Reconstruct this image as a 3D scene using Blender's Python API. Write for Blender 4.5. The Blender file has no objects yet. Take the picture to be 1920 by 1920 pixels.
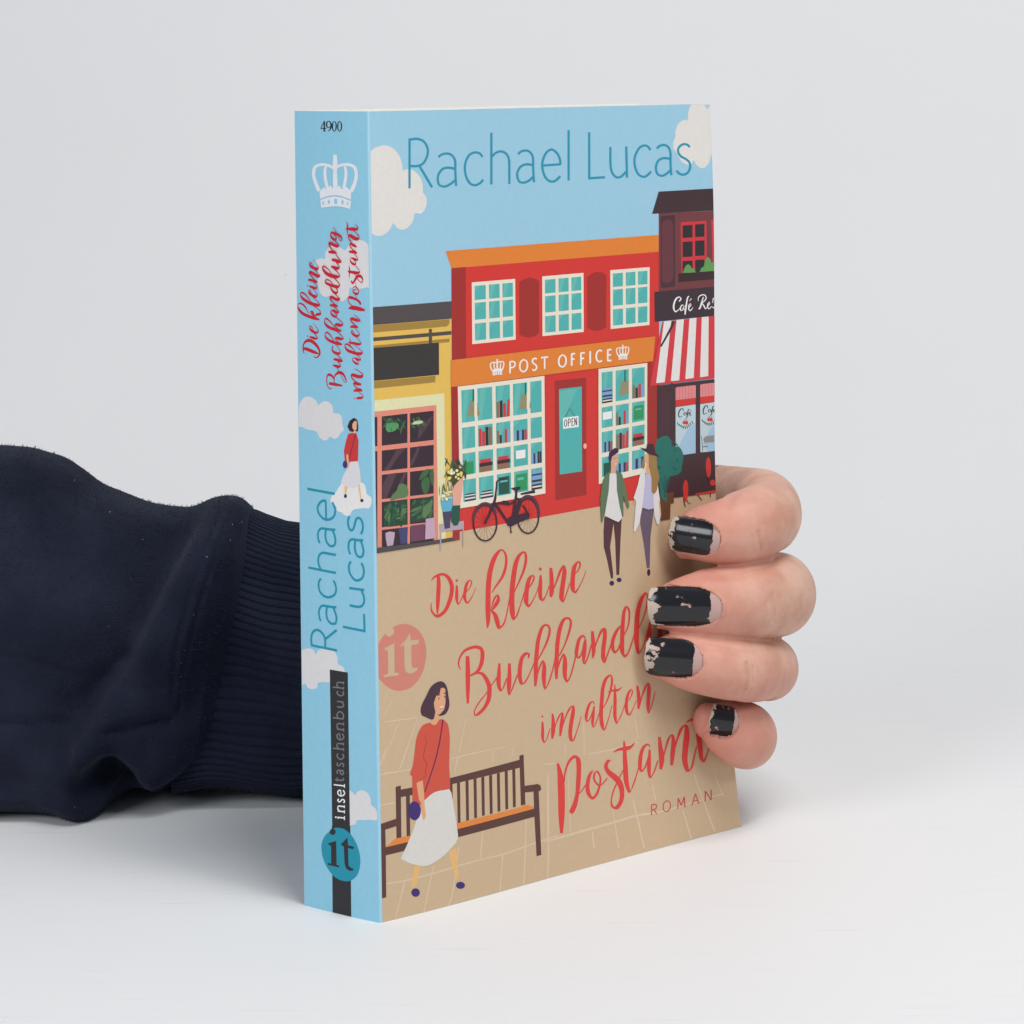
import bpy, bmesh, math, random
import numpy as np
from mathutils import Vector, Matrix
from mathutils.geometry import tessellate_polygon

scene = bpy.context.scene
col = scene.collection
# ---------------------------------------------------------------- camera
cd = bpy.data.cameras.new('camera'); cam = bpy.data.objects.new('camera', cd); col.objects.link(cam)
cd.lens = 93.750; cd.sensor_width = 36.0; cd.shift_x = -0.00000; cd.shift_y = -0.16667; cd.clip_start = 0.01; cd.clip_end = 20
cam.matrix_world = Matrix(((0.999970, 0.007802, -0.000000, 0.031974), (-0.000818, 0.104856, -0.994487, -0.608668), (-0.007759, 0.994457, 0.104859, 0.201347), (0, 0, 0, 1)))
scene.camera = cam
scene.render.resolution_x = 1024; scene.render.resolution_y = 1024
# ---------------------------------------------------------------- light: soft studio lamps, dim room
world = bpy.data.worlds.new('World'); scene.world = world; world.use_nodes = True
world.node_tree.nodes['Background'].inputs[0].default_value = (0.83, 0.87, 1.0, 1)
world.node_tree.nodes['Background'].inputs[1].default_value = 0.19
def softbox(name, loc, target, sx, sy, watts, color):
    ld = bpy.data.lights.new(name, 'AREA'); ld.shape = 'RECTANGLE'; ld.size = sx; ld.size_y = sy; ld.energy = watts; ld.color = color
    lo = bpy.data.objects.new(name, ld); col.objects.link(lo); lo.location = loc
    lo.rotation_euler = (Vector(target) - Vector(loc)).to_track_quat('-Z', 'Y').to_euler()
softbox('softbox_overhead', (0.38, -0.40, 1.25), (0.15, 0.2, 0.0), 0.55, 0.55, 11.2, (1.0, 0.99, 0.975))
softbox('softbox_right', (1.0, -0.75, 0.8), (0.1, 0.0, 0.05), 0.4, 0.4, 4.3, (1.0, 0.975, 0.95))
softbox('softbox_left', (-0.85, -1.0, 0.75), (0.25, 0.25, 0.15), 0.6, 0.6, 8.8, (0.95, 0.97, 1.0))
scene.view_settings.view_transform = 'Standard'; scene.view_settings.look = 'None'
scene.view_settings.exposure = 0.0; scene.view_settings.gamma = 1.0; scene.view_settings.use_curve_mapping = False
# ---------------------------------------------------------------- measured data (millimetres)
W, H, D = 119.299, 190.0, 23.739
CORN = {'A': [-19.131, 14.056, -0.0], 'B': [0.0, 0.0, 0.0], 'C': [91.315, 76.772, 0.0], 'At': [-18.447, 14.838, 189.997], 'Bt': [-0.416, 0.675, 189.998], 'Ct': [83.21, 77.356, 189.826]}
NF, EF, NS = [0.644, -0.765, 0.0], [0.765, 0.644, 0.0], [-0.592, -0.806, -0.0]
SQV = [0, 12, 25, 45, 70, 95, 115, 140, 165, 190]
SQA = [-0.15, 1.15, 2.3, 3.75, 4.45, 4.15, 3.05, 1.45, 0.1, 0.05]
PAL = {'sky': (151, 195, 216), 'sblue': (133, 186, 207)}
KF, KS = 1.04, 1.22
INK = [(198,173,141),(211,189,162),(218,214,209),(151,195,216),(222,182,88),(80,73,74),(158,127,62),(56,53,52),(219,216,170),(219,136,117),(56,42,52),(84,62,70),(44,70,56),(92,122,82),(62,102,66),(82,146,94),(190,200,160),(38,84,70),(186,160,180),(70,70,110),(110,66,92),(190,160,178),(206,56,50),(219,127,52),(158,48,44),(228,219,201),(80,172,168),(100,180,172),(140,106,84),(60,44,44),(196,60,64),(120,160,196),(50,58,92),(232,230,228),(48,145,90),(146,138,104),(232,170,160),(36,36,40),(112,60,64),(66,48,52),(74,48,55),(102,56,63),(203,56,64),(48,44,48),(48,30,40),(98,150,84),(60,40,44),(62,48,54),(205,60,66),(222,220,216),(188,208,214),(160,194,216),(226,160,160),(206,84,90),(140,140,136),(104,120,124),(50,34,52),(98,66,46),(38,110,100),(30,90,84),(176,158,170),(74,66,98),(98,170,196),(220,164,142),(210,170,130),(72,74,40),(230,224,200),(226,206,110),(206,214,150),(228,228,208),(150,44,46),(120,90,84),(58,40,54),(84,56,70),(60,40,72),(216,160,134),(180,80,80),(84,54,60),(216,214,212),(92,116,88),(60,40,78),(152,122,72),(216,168,134),(104,90,108),(186,184,212),(220,218,216),(66,44,52),(60,40,66),(212,62,58),(190,66,60),(45,143,168),(203,128,112),(88,58,52),(221,132,62),(223,178,114),(212,210,204),(203,82,64),(160,52,50),(110,30,70),(219,162,124),(72,48,60),(150,70,60),(62,42,110),(205,202,202),(205,202,204),(190,50,50),(48,26,40),(130,36,60),(40,30,50),(212,212,216),(133,186,207),(38,37,40),(22,134,156),(112,112,112),(182,28,44)]
# printed artwork: (name, face F front / S spine, [(0 outline, 1 smooth outline, 2 brush stroke, 3 straight stroke; ink, layer, hundredths of a millimetre)])
PRINT = [
('printed_pavement','F',[
(0,0,1,[-356,9189,12,9145,2310,9196,5060,9320,8755,9492,13640,9436,12509,-255,-215,-329,-525,-260]),
(2,1,2,[-24,934,3,-16,701,884,4,-19,1565,895,6,-21,2375,927,7,-22,3088,932,5,-19,3726,918,6,-19,4440,960,7,-19,5262,1006,6,-17,5581,1013,5,-15]),
(2,1,3,[701,861,-21,8,585,495,-16,6,427,46,-13,6]),
(2,1,3,[1570,1079,-16,6,1417,602,-19,7,1220,-95,-16,6]),
(2,1,3,[2328,1390,-17,5,2158,449,-20,7,1988,-3,-17,7]),
(2,1,3,[3725,895,-18,5,3605,0,-18,5]),
(2,1,3,[4535,1794,-16,3,4471,953,-22,5,4371,-47,-21,5]),
(2,1,3,[5302,2594,-19,4,5247,1033,-22,5,5168,-26,-22,5]),
(2,1,3,[3108,1653,-15,4,2999,974,-21,6]),
(2,1,2,[24,3552,3,-14,949,3531,3,-16]),
(2,1,2,[250,4191,-13,6,55,3772,-15,7]),
(2,1,3,[792,3966,-13,6,605,3589,-15,7]),
(2,1,2,[37,2827,3,-16,467,2819,3,-16]),
(2,1,2,[2149,3573,3,-12,2832,3591,3,-12,3906,3561,2,-10]),
(2,1,3,[3531,3535,-12,4,3461,3268,-12,4]),
(2,1,2,[4156,3516,-12,3,4117,3288,-12,3]),
(2,1,3,[2356,3583,-12,4,2257,3208,-11,4]),
(2,1,4,[5091,958,3,-15,5377,947,8,-27,6373,962,10,-32,7474,976,9,-30,8266,993,6,-30,9164,931,5,-25,10225,952,5,-17,11416,977,5,-20]),
(2,1,2,[6723,893,-22,2,6760,455,-25,3]),
(2,1,5,[7462,1257,-16,1,7586,291,-29,2]),
(2,1,5,[8170,1438,-19,0,8291,903,-32,1,8453,119,-29,1]),
(2,1,2,[8898,1668,-17,1,8961,1264,-23,1]),
(2,1,2,[9899,816,-23,-1,10112,34,-29,-1]),
(2,1,5,[10416,1658,-20,-1,10668,893,-30,-2,10966,43,-33,-2]),
(2,1,5,[11144,1549,-17,-2,11401,880,-20,-2]),
(2,1,5,[5254,2449,-16,3,5219,979,-22,4]),
(2,1,5,[5980,2694,-13,2,5989,1015,-22,4]),
(2,1,2,[5177,2892,1,-14,5531,2849,1,-14]),
(2,1,2,[6747,2865,2,-12,7474,2830,3,-15,8490,2843,4,-15]),
(2,1,2,[6598,3708,-13,2,6567,2873,-16,3]),
(2,1,2,[8403,3467,-13,0,8500,2963,-13,0]),
(2,1,2,[5913,3304,-13,2,5930,2990,-13,2]),
(2,1,2,[189,4797,1,-10,611,4771,2,-13,1160,4747,2,-11]),
(2,1,2,[428,5277,-7,4,191,4931,-8,5]),
(2,1,4,[1160,4731,-9,4,626,3602,-15,7]),
(2,1,3,[649,4765,-7,4,172,3917,-12,6]),
(2,1,4,[166,3584,1,-11,741,3534,1,-10]),
(2,1,2,[2650,4469,-8,3,2419,3695,-12,4]),
(2,1,4,[2354,3576,3,-10,3071,3579,3,-10]),
(2,1,5,[2417,3598,-8,3,2284,3312,-10,4]),
]),
('printed_cloud','F',[
(1,2,1,[-79,18079,47,18084,170,18162,369,18211,568,18206,767,18119,915,17963,992,17769,1009,17634,1163,17653,1343,17615,1522,17484,1621,17288,1624,17104,1719,16994,1736,16838,1658,16686,1500,16606,1358,16631,1302,16450,1131,16302,952,16262,802,16317,691,16427,576,16269,375,16162,179,16161,22,16235,-117,16241]),
]),
('printed_cloud','F',[
(0,2,1,[11206,19027,11080,18817,11035,18596,10859,18610,10661,18508,10550,18341,10540,18173,10444,18049,10451,17880,10587,17761,10646,17664,10766,17534,10954,17465,11116,17481,11211,17585,11307,17454,11464,17364,11626,17370,11795,17483,11905,17694,12004,17712,12069,17711,12183,19013]),
(0,3,2,[11706,18977,11934,18974,11813,18858]),
]),
('printed_yellow_house','F',[
(0,4,2,[-149,14122,2449,14102,2303,8793,-251,8900]),
(0,5,3,[-141,14523,2461,14514,2462,14101,-150,14109]),
(0,6,4,[-150,14103,2390,14092,2379,13984,2297,13927,-153,13940]),
(0,5,3,[-155,13823,2441,13813,2438,13724,-157,13737]),
(0,6,3,[-159,13637,2382,13639,2367,13552,-160,13576]),
(2,5,5,[1776,13908,-47,3,1765,13497,-52,4]),
(0,7,6,[-160,13583,2035,13566,2020,12810,-175,12823]),
(0,6,7,[-175,12811,1909,12795,1892,12643,-179,12644]),
(0,8,3,[-184,12365,2174,12360,2122,8895,-250,8958]),
]),
('printed_shop_window','F',[
(0,9,4,[-300,12106,1915,12103,1900,8887,-360,8928]),
(0,10,5,[-185,11977,133,11977,119,11297,-198,11299]),
(0,10,5,[-200,11185,117,11183,74,8932,-244,8942]),
(0,10,5,[262,11976,1023,11980,1007,11294,249,11296]),
(0,10,5,[247,11181,1005,11179,994,10696,237,10701]),
(0,10,5,[236,10617,992,10611,979,10037,224,10047]),
(0,10,5,[223,9979,978,9969,964,9373,212,9388]),
(0,10,5,[210,9328,963,9313,954,8906,203,8924]),
(0,10,5,[1099,11976,1828,11976,1811,11286,1083,11290]),
(0,10,5,[1081,11175,1808,11170,1795,10683,1070,10691]),
(0,10,5,[1068,10606,1793,10597,1779,10018,1055,10032]),
(0,10,5,[1053,9964,1777,9950,1762,9350,1040,9368]),
(0,10,5,[1039,9308,1761,9290,1750,8879,1030,8900]),
(0,11,6,[692,11182,972,11181,731,11009,448,10698,258,10699,473,10898]),
(0,11,6,[252,10379,425,10615,680,10620,350,10047,245,10050]),
(0,11,6,[1095,10838,1322,11182,1410,11182,1249,10890,1092,10702]),
(0,11,6,[1354,11579,1717,11836,1818,11835,1575,11558,1326,11343]),
(0,11,6,[694,10300,894,10611,981,10611,824,10321,626,10086]),
]),
('printed_window_plant','F',[
(1,12,6,[432,11933,450,11852,500,11778,482,11859]),
(1,13,6,[705,11850,625,11812,579,11748,659,11786]),
(1,13,7,[409,11898,471,11823,569,11778,506,11853]),
(1,13,7,[720,11908,763,11800,851,11708,807,11816]),
(1,12,8,[400,11851,362,11756,361,11655,398,11749]),
(1,14,9,[552,11780,463,11679,423,11558,511,11659]),
(1,12,8,[924,11818,826,11730,766,11621,865,11709]),
(1,14,10,[545,11890,552,11803,596,11722,590,11808]),
(1,13,10,[464,11853,360,11798,292,11716,395,11770]),
(1,12,11,[287,11818,399,11721,539,11651,427,11749]),
(1,13,12,[520,11882,466,11805,455,11715,509,11791]),
(1,12,13,[304,11970,372,11861,478,11772,409,11881]),
(1,14,14,[353,11745,381,11672,444,11613,416,11686]),
(1,13,9,[879,11756,820,11641,793,11516,852,11631]),
(1,14,14,[532,11960,488,11845,496,11721,540,11836]),
(1,12,15,[473,11911,478,11831,523,11755,518,11836]),
(1,13,16,[436,11923,506,11856,604,11820,534,11887]),
(1,14,10,[868,11797,869,11711,923,11632,922,11718]),
(1,14,17,[273,11962,354,11866,462,11787,380,11883]),
(1,13,17,[597,11803,615,11727,681,11667,662,11743]),
(1,12,18,[853,11830,754,11773,685,11694,783,11751]),
(1,12,18,[575,11926,589,11815,645,11709,631,11820]),
(1,12,19,[554,11933,599,11851,675,11783,630,11865]),
(1,14,20,[497,11927,549,11806,638,11696,585,11818]),
(1,14,19,[968,11839,871,11765,817,11665,915,11740]),
(1,12,21,[515,11948,591,11833,709,11742,633,11857]),
(1,12,22,[572,11826,496,11739,469,11632,544,11720]),
(1,14,22,[614,11819,676,11697,786,11595,723,11717]),
(1,12,23,[826,11867,797,11789,810,11704,839,11783]),
(1,12,24,[839,11896,744,11804,693,11690,787,11782]),
(1,15,25,[362,11685,407,11799,705,11790,734,11669,572,11599,424,11604]),
(1,13,7,[1403,11765,1346,11704,1315,11631,1371,11692]),
(1,13,6,[1072,11790,1146,11689,1254,11605,1179,11707]),
(1,14,8,[1279,11773,1337,11675,1424,11588,1366,11687]),
(1,14,9,[1390,11813,1471,11722,1575,11644,1493,11736]),
(1,13,10,[1327,11885,1356,11776,1422,11673,1392,11783]),
(1,13,11,[1159,11856,1251,11752,1369,11665,1278,11769]),
(1,13,12,[1377,11835,1417,11743,1498,11665,1458,11758]),
(1,14,12,[1214,11772,1162,11697,1156,11609,1208,11684]),
(1,14,13,[1358,11776,1449,11677,1564,11593,1472,11692]),
(1,13,14,[1407,11804,1474,11715,1568,11641,1501,11730]),
(1,13,13,[1205,11877,1203,11790,1240,11706,1241,11792]),
(1,14,15,[1360,11886,1394,11790,1462,11702,1428,11799]),
(1,13,16,[1315,11812,1329,11728,1374,11648,1360,11732]),
(1,14,16,[1519,11800,1490,11703,1494,11602,1524,11698]),
(1,14,17,[1489,11796,1418,11723,1380,11635,1451,11708]),
(1,14,17,[1295,11892,1281,11772,1300,11650,1315,11770]),
(1,16,18,[1159,11716,1226,11777,1447,11775,1468,11722,1312,11702]),
(2,12,26,[532,11687,-8,1,515,11548,-4,1]),
(2,12,26,[681,11674,-9,0,688,11527,-4,0]),
(2,12,13,[1157,11631,-9,0,1167,11454,-4,0]),
(2,12,13,[1222,11625,-9,1,1221,11452,-4,0]),
(2,12,17,[1487,11601,-9,1,1488,11467,-4,0]),
]),
('printed_window_plant','F',[
(0,12,6,[273,9869,454,9952,977,9955,971,9368,442,9376,264,9395]),
(0,12,6,[1068,9664,1183,9925,1771,9964,1765,9449,1303,9407,1063,9408]),
(1,17,7,[583,9551,537,9465,552,9367,598,9453]),
(1,17,7,[927,9651,826,9597,768,9511,868,9565]),
(1,14,8,[811,9515,766,9431,788,9336,834,9419]),
(1,12,9,[777,9516,735,9426,769,9327,810,9417]),
(1,12,10,[736,9592,661,9505,648,9395,723,9482]),
(1,13,10,[885,9600,825,9546,823,9468,884,9523]),
(1,13,11,[919,9759,831,9687,798,9588,886,9659]),
(1,17,12,[782,9776,670,9789,579,9747,691,9733]),
(1,17,13,[562,9798,541,9710,586,9622,607,9710]),
(1,13,13,[688,9807,660,9735,690,9658,718,9730]),
(1,14,12,[859,9573,820,9505,843,9428,882,9495]),
(1,17,8,[522,9585,408,9571,344,9496,458,9511]),
(1,14,7,[432,9827,335,9830,279,9770,377,9768]),
(1,12,8,[509,9878,410,9910,323,9875,422,9844]),
(1,17,14,[890,9576,751,9598,629,9558,767,9536]),
(1,17,15,[809,9596,716,9555,664,9480,758,9521]),
(1,13,14,[638,9955,593,9857,607,9748,652,9846]),
(1,14,15,[692,9799,628,9753,610,9683,674,9729]),
(1,14,14,[540,9678,474,9595,458,9494,525,9576]),
(1,12,16,[849,9568,792,9491,801,9397,858,9473]),
(1,13,16,[964,9695,830,9678,737,9606,870,9623]),
(1,17,16,[593,9862,511,9833,481,9764,563,9793]),
(1,12,15,[624,9613,507,9618,406,9582,522,9577]),
(1,17,15,[560,9544,459,9533,410,9464,510,9476]),
(1,14,13,[830,9898,782,9832,787,9751,835,9817]),
(1,14,17,[786,9636,683,9655,589,9632,691,9612]),
(1,14,18,[692,9677,606,9651,560,9587,646,9613]),
(1,14,19,[539,9693,499,9622,527,9540,567,9611]),
(1,14,9,[424,9906,347,9817,348,9703,425,9791]),
(1,17,16,[364,9664,310,9602,330,9522,384,9583]),
(1,13,18,[864,9803,788,9737,759,9648,835,9714]),
(1,17,17,[695,9915,600,9873,561,9791,656,9833]),
(1,13,18,[838,9596,770,9554,746,9485,814,9528]),
(1,13,19,[969,9760,860,9756,789,9697,897,9701]),
(1,17,20,[552,9691,499,9617,497,9527,549,9601]),
(1,12,19,[777,9616,668,9586,600,9514,708,9545]),
(1,13,20,[785,9561,688,9576,604,9545,701,9530]),
(1,14,21,[762,9660,749,9569,794,9478,807,9570]),
(1,12,21,[482,9622,448,9515,474,9401,509,9508]),
(1,14,19,[949,9839,852,9852,784,9804,880,9792]),
(1,12,7,[1631,9580,1526,9575,1472,9509,1577,9514]),
(1,14,7,[1403,9549,1291,9540,1245,9461,1358,9470]),
(1,14,7,[1577,9881,1507,9828,1539,9748,1609,9801]),
(1,14,8,[1631,9762,1499,9775,1395,9725,1525,9711]),
(1,13,9,[1664,9737,1553,9714,1491,9641,1602,9664]),
(1,14,8,[1617,9556,1528,9557,1473,9508,1562,9507]),
(1,13,9,[1443,9757,1296,9763,1183,9700,1330,9694]),
(1,12,8,[1433,9613,1334,9631,1258,9589,1356,9572]),
(1,12,10,[1320,9946,1228,9872,1223,9762,1315,9837]),
(1,14,10,[1484,9913,1387,9851,1359,9753,1456,9814]),
(1,13,10,[1724,9644,1641,9620,1637,9548,1720,9573]),
(1,13,9,[1260,9628,1152,9618,1079,9560,1186,9570]),
(1,14,11,[1496,9888,1430,9835,1453,9756,1519,9809]),
(1,14,10,[1340,9696,1220,9676,1160,9594,1280,9615]),
(1,12,12,[1449,9824,1337,9793,1269,9718,1381,9749]),
(1,13,13,[1367,9779,1277,9720,1246,9628,1336,9687]),
(1,12,11,[1739,9566,1620,9548,1548,9477,1666,9495]),
(1,14,14,[1405,9713,1297,9695,1258,9615,1366,9633]),
(1,14,15,[1441,9639,1379,9560,1385,9462,1447,9541]),
(1,14,15,[1292,9649,1198,9645,1167,9577,1261,9581]),
(1,12,13,[1615,9839,1519,9844,1452,9798,1548,9792]),
(1,13,16,[1272,9721,1171,9734,1101,9684,1202,9671]),
(1,14,16,[1452,9641,1382,9589,1413,9510,1482,9562]),
(1,13,17,[1281,9715,1145,9711,1035,9657,1170,9662]),
(1,12,17,[1583,9571,1494,9575,1437,9528,1526,9523]),
(1,14,18,[1711,9622,1610,9546,1604,9431,1705,9506]),
(1,14,14,[1219,9946,1131,9892,1112,9802,1201,9856]),
(1,14,17,[1464,9789,1389,9741,1401,9660,1476,9708]),
(1,14,6,[1400,10261,1458,10391,1614,10426,1666,10267,1583,10053,1472,10056]),
(1,13,19,[1442,9708,1622,9826,1724,9900,1708,9696,1525,9476,1415,9506]),
(1,14,7,[1337,10404,1463,10579,1664,10610,1593,10480,1414,10396]),
(1,14,8,[1661,10507,1787,10597,1784,10220,1700,10280]),
(1,13,15,[475,9983,520,10114,650,10203,717,10332,824,10355,973,10271,979,10041,667,10014]),
(1,14,17,[500,9905,429,9837,411,9747,482,9814]),
(1,13,22,[451,9720,381,9616,384,9491,454,9595]),
(1,14,18,[460,9946,401,9858,418,9753,477,9841]),
(1,14,23,[461,9593,396,9503,399,9392,464,9483]),
(1,13,24,[429,9775,322,9699,280,9586,386,9662]),
(1,14,25,[442,9741,336,9658,300,9539,405,9621]),
]),
('printed_flower_pot','F',[
(0,18,6,[313,9246,440,9266,587,9232,574,9123,528,8932,359,8926,321,9117]),
(0,19,10,[695,9313,974,9313,944,8926,751,8932]),
(0,20,6,[1061,9332,1488,9326,1468,8950,1052,8948]),
(0,21,20,[1513,9443,1780,9447,1801,8953,1479,8957]),
]),
('printed_yellow_house','F',[
(0,5,21,[-244,8930,1890,8900,2481,8906,2444,8815,-246,8795]),
]),
('printed_post_office','F',[
(0,22,2,[2478,15289,9813,15315,9682,9054,8698,9047,2542,9014]),
(0,23,3,[2307,15704,9823,15730,9812,15304,2478,15289]),
(0,24,4,[2478,15289,2949,15294,2901,13126,2434,13112]),
(0,24,22,[2392,12508,2624,12514,2562,8819,2350,8820]),
(0,24,3,[9295,12511,9519,12520,9342,11756,9628,11758,9619,9600,9228,9603]),
(0,23,23,[2400,13127,9611,13161,9511,12534,2383,12490]),
]),
('printed_window','F',[
(0,25,3,[3139,14916,4611,14917,4581,13450,3112,13448]),
(0,26,4,[3231,14828,3601,14829,3595,14492,3225,14491]),
(0,27,5,[3229,14710,3231,14828,3434,14828]),
(0,26,4,[3224,14425,3594,14426,3586,14022,3216,14021]),
(0,27,5,[3221,14284,3224,14425,3427,14425]),
(0,26,4,[3214,13933,3584,13934,3576,13530,3207,13529]),
(0,27,5,[3207,13529,3288,13933,3436,13934,3299,13529]),
(0,26,4,[3711,14829,4072,14829,4065,14492,3705,14492]),
(0,27,5,[3705,14492,3783,14829,3927,14829,3794,14492]),
(0,26,4,[3703,14426,4064,14426,4056,14022,3695,14022]),
(0,27,5,[3695,14022,3775,14426,3919,14426,3785,14022]),
(0,26,4,[3694,13934,4054,13934,4046,13530,3686,13530]),
(0,27,5,[3691,13793,3694,13934,3892,13934]),
(0,26,4,[4168,14829,4526,14829,4520,14492,4162,14492]),
(0,27,5,[4162,14492,4240,14829,4383,14829,4251,14492]),
(0,26,4,[4160,14426,4518,14426,4510,14023,4152,14023]),
(0,27,5,[4158,14285,4160,14426,4357,14426]),
(0,26,4,[4151,13934,4508,13935,4500,13531,4143,13530]),
(0,27,5,[4148,13793,4151,13934,4347,13935]),
]),
('printed_window','F',[
(0,25,3,[5556,14919,7021,14923,6989,13461,5519,13463]),
(0,26,4,[5649,14832,6021,14832,6012,14498,5640,14497]),
(0,27,5,[5646,14715,5649,14832,5853,14832]),
(0,26,4,[5638,14432,6011,14432,6001,14031,5628,14031]),
(0,27,5,[5635,14292,5638,14432,5843,14432]),
(0,26,4,[5626,13944,5999,13944,5989,13542,5616,13543]),
(0,27,5,[5616,13543,5700,13944,5849,13944,5709,13543]),
(0,26,4,[6131,14833,6491,14834,6483,14498,6122,14498]),
(0,27,5,[6122,14498,6203,14833,6347,14833,6212,14498]),
(0,26,4,[6121,14432,6481,14433,6472,14031,6111,14031]),
(0,27,5,[6111,14031,6193,14432,6337,14432,6201,14031]),
(0,26,4,[6109,13944,6470,13944,6461,13542,6099,13542]),
(0,27,5,[6105,13803,6109,13944,6307,13944]),
(0,26,4,[6587,14834,6938,14835,6930,14500,6579,14498]),
(0,27,5,[6579,14498,6657,14834,6797,14835,6666,14499]),
(0,26,4,[6577,14433,6929,14434,6920,14032,6568,14031]),
(0,27,5,[6574,14292,6577,14433,6770,14433]),
(0,26,4,[6566,13944,6918,13944,6909,13542,6557,13541]),
(0,27,5,[6563,13803,6566,13944,6759,13944]),
]),
('printed_window','F',[
(0,25,3,[7986,14934,9441,14933,9406,13464,7961,13463]),
(0,26,4,[8078,14846,8445,14846,8438,14508,8071,14508]),
(0,27,5,[8075,14728,8078,14846,8279,14846]),
(0,26,4,[8070,14442,8437,14442,8429,14038,8063,14038]),
(0,27,5,[8068,14301,8070,14442,8271,14442]),
(0,26,4,[8062,13949,8427,13949,8420,13544,8055,13544]),
(0,27,5,[8055,13544,8134,13949,8281,13949,8146,13544]),
(0,26,4,[8554,14846,8910,14845,8903,14508,8547,14508]),
(0,27,5,[8547,14508,8625,14846,8767,14846,8635,14508]),
(0,26,4,[8545,14442,8901,14442,8892,14038,8537,14038]),
(0,27,5,[8537,14038,8616,14442,8758,14442,8626,14038]),
(0,26,4,[8535,13949,8890,13950,8882,13545,8528,13545]),
(0,27,5,[8533,13808,8535,13949,8730,13950]),
(0,26,4,[9005,14845,9358,14845,9349,14508,8997,14508]),
(0,27,5,[8997,14508,9076,14845,9216,14845,9085,14508]),
(0,26,4,[8996,14442,9348,14442,9338,14038,8987,14038]),
(0,27,5,[8993,14301,8996,14442,9189,14442]),
(0,26,4,[8985,13950,9336,13950,9327,13545,8977,13545]),
(0,27,5,[8982,13808,8985,13950,9178,13950]),
]),
('printed_shutter','F',[
(0,24,3,[4752,14837,4923,14885,5118,14924,5310,14876,5442,14813,5401,13563,5289,13487,5045,13462,4829,13504,4710,13571]),
]),
('printed_shutter','F',[
(0,24,3,[7152,14823,7321,14888,7497,14922,7699,14889,7847,14820,7798,13531,7660,13469,7442,13451,7253,13485,7115,13556]),
]),
('printed_window','F',[
(0,25,24,[2597,12482,5542,12492,5484,9599,2592,9572]),
(0,26,25,[2709,12379,3133,12381,3129,11611,2707,11607]),
(0,27,26,[2707,11607,2793,12379,2962,12380,2811,11608]),
(0,26,25,[2706,11488,3128,11492,3125,10984,2705,10979]),
(0,27,26,[2705,10979,2790,11489,2958,11491,2809,10981]),
(0,26,25,[2705,10869,3124,10873,3121,10359,2703,10353]),
(0,27,26,[2703,10353,2788,10870,2955,10872,2807,10355]),
(0,26,25,[2703,10237,3120,10242,3117,9717,2702,9711]),
(0,27,26,[2702,9711,2786,10238,2953,10240,2805,9713]),
(0,26,25,[3233,12382,3726,12384,3718,11615,3228,11612]),
(0,27,26,[3228,11612,3331,12382,3528,12383,3350,11612]),
(0,26,25,[3227,11493,3717,11496,3712,10988,3224,10985]),
(0,27,26,[3226,11315,3227,11493,3495,11495]),
(0,26,25,[3223,10874,3711,10878,3705,10364,3220,10360]),
(0,27,26,[3222,10694,3223,10874,3490,10877]),
(0,26,25,[3219,10243,3704,10248,3699,9724,3215,9719]),
(0,27,26,[3215,9719,3315,10244,3509,10246,3335,9720]),
(0,26,25,[3843,12384,4331,12386,4320,11617,3835,11615]),
(0,27,26,[3835,11615,3940,12385,4135,12385,3955,11616]),
(0,26,25,[3833,11496,4319,11499,4312,10992,3828,10989]),
(0,27,26,[3828,10989,3930,11497,4124,11498,3948,10990]),
(0,26,25,[3827,10879,4310,10882,4303,10368,3821,10365]),
(0,27,26,[3821,10365,3923,10879,4116,10881,3941,10366]),
(0,26,25,[3820,10249,4301,10252,4294,9729,3814,9725]),
(0,27,26,[3814,9725,3916,10249,4108,10251,3933,9726]),
(0,26,25,[4435,12386,4931,12387,4918,11619,4424,11618]),
(0,27,26,[4424,11618,4534,12386,4732,12387,4547,11618]),
(0,26,25,[4423,11499,4916,11501,4908,10994,4415,10992]),
(0,27,26,[4420,11322,4423,11499,4693,11500]),
(0,26,25,[4414,10882,4906,10884,4897,10371,4406,10369]),
(0,27,26,[4411,10702,4414,10882,4684,10883]),
(0,26,25,[4405,10252,4895,10255,4886,9732,4397,9729]),
(0,27,26,[4402,10069,4405,10252,4674,10254]),
(0,26,25,[5037,12387,5433,12388,5418,11621,5024,11619]),
(0,27,26,[5032,12119,5037,12387,5254,12388]),
(0,26,25,[5022,11501,5416,11502,5407,10996,5013,10995]),
(0,27,26,[5019,11324,5022,11501,5238,11502]),
(0,26,25,[5011,10885,5404,10886,5394,10373,5002,10372]),
(0,27,26,[5008,10705,5011,10885,5227,10885]),
(0,26,25,[5000,10256,5392,10257,5381,9735,4990,9733]),
(0,27,26,[4997,10073,5000,10256,5215,10257]),
]),
('printed_window','F',[
(0,25,24,[7480,12502,9295,12508,9231,9699,7407,9609]),
(0,26,25,[7594,12402,7997,12404,7980,11631,7576,11624]),
(0,27,26,[7576,11624,7674,12402,7835,12403,7677,11626]),
(0,26,25,[7574,11523,7977,11531,7965,11014,7561,11003]),
(0,27,26,[7561,11003,7654,11524,7815,11527,7662,11006]),
(0,26,25,[7559,10902,7963,10914,7949,10397,7545,10382]),
(0,27,26,[7545,10382,7639,10904,7800,10909,7646,10386]),
(0,26,25,[7542,10266,7946,10282,7932,9793,7528,9774]),
(0,27,26,[7537,10094,7542,10266,7764,10275]),
(0,26,25,[8105,12404,8595,12407,8579,11641,8088,11633]),
(0,27,26,[8099,12134,8105,12404,8373,12406]),
(0,26,25,[8086,11533,8577,11542,8565,11031,8073,11017]),
(0,27,26,[8081,11352,8086,11533,8355,11538]),
(0,26,25,[8071,10917,8563,10931,8550,10419,8058,10401]),
(0,27,26,[8058,10401,8169,10920,8365,10926,8180,10406]),
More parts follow.
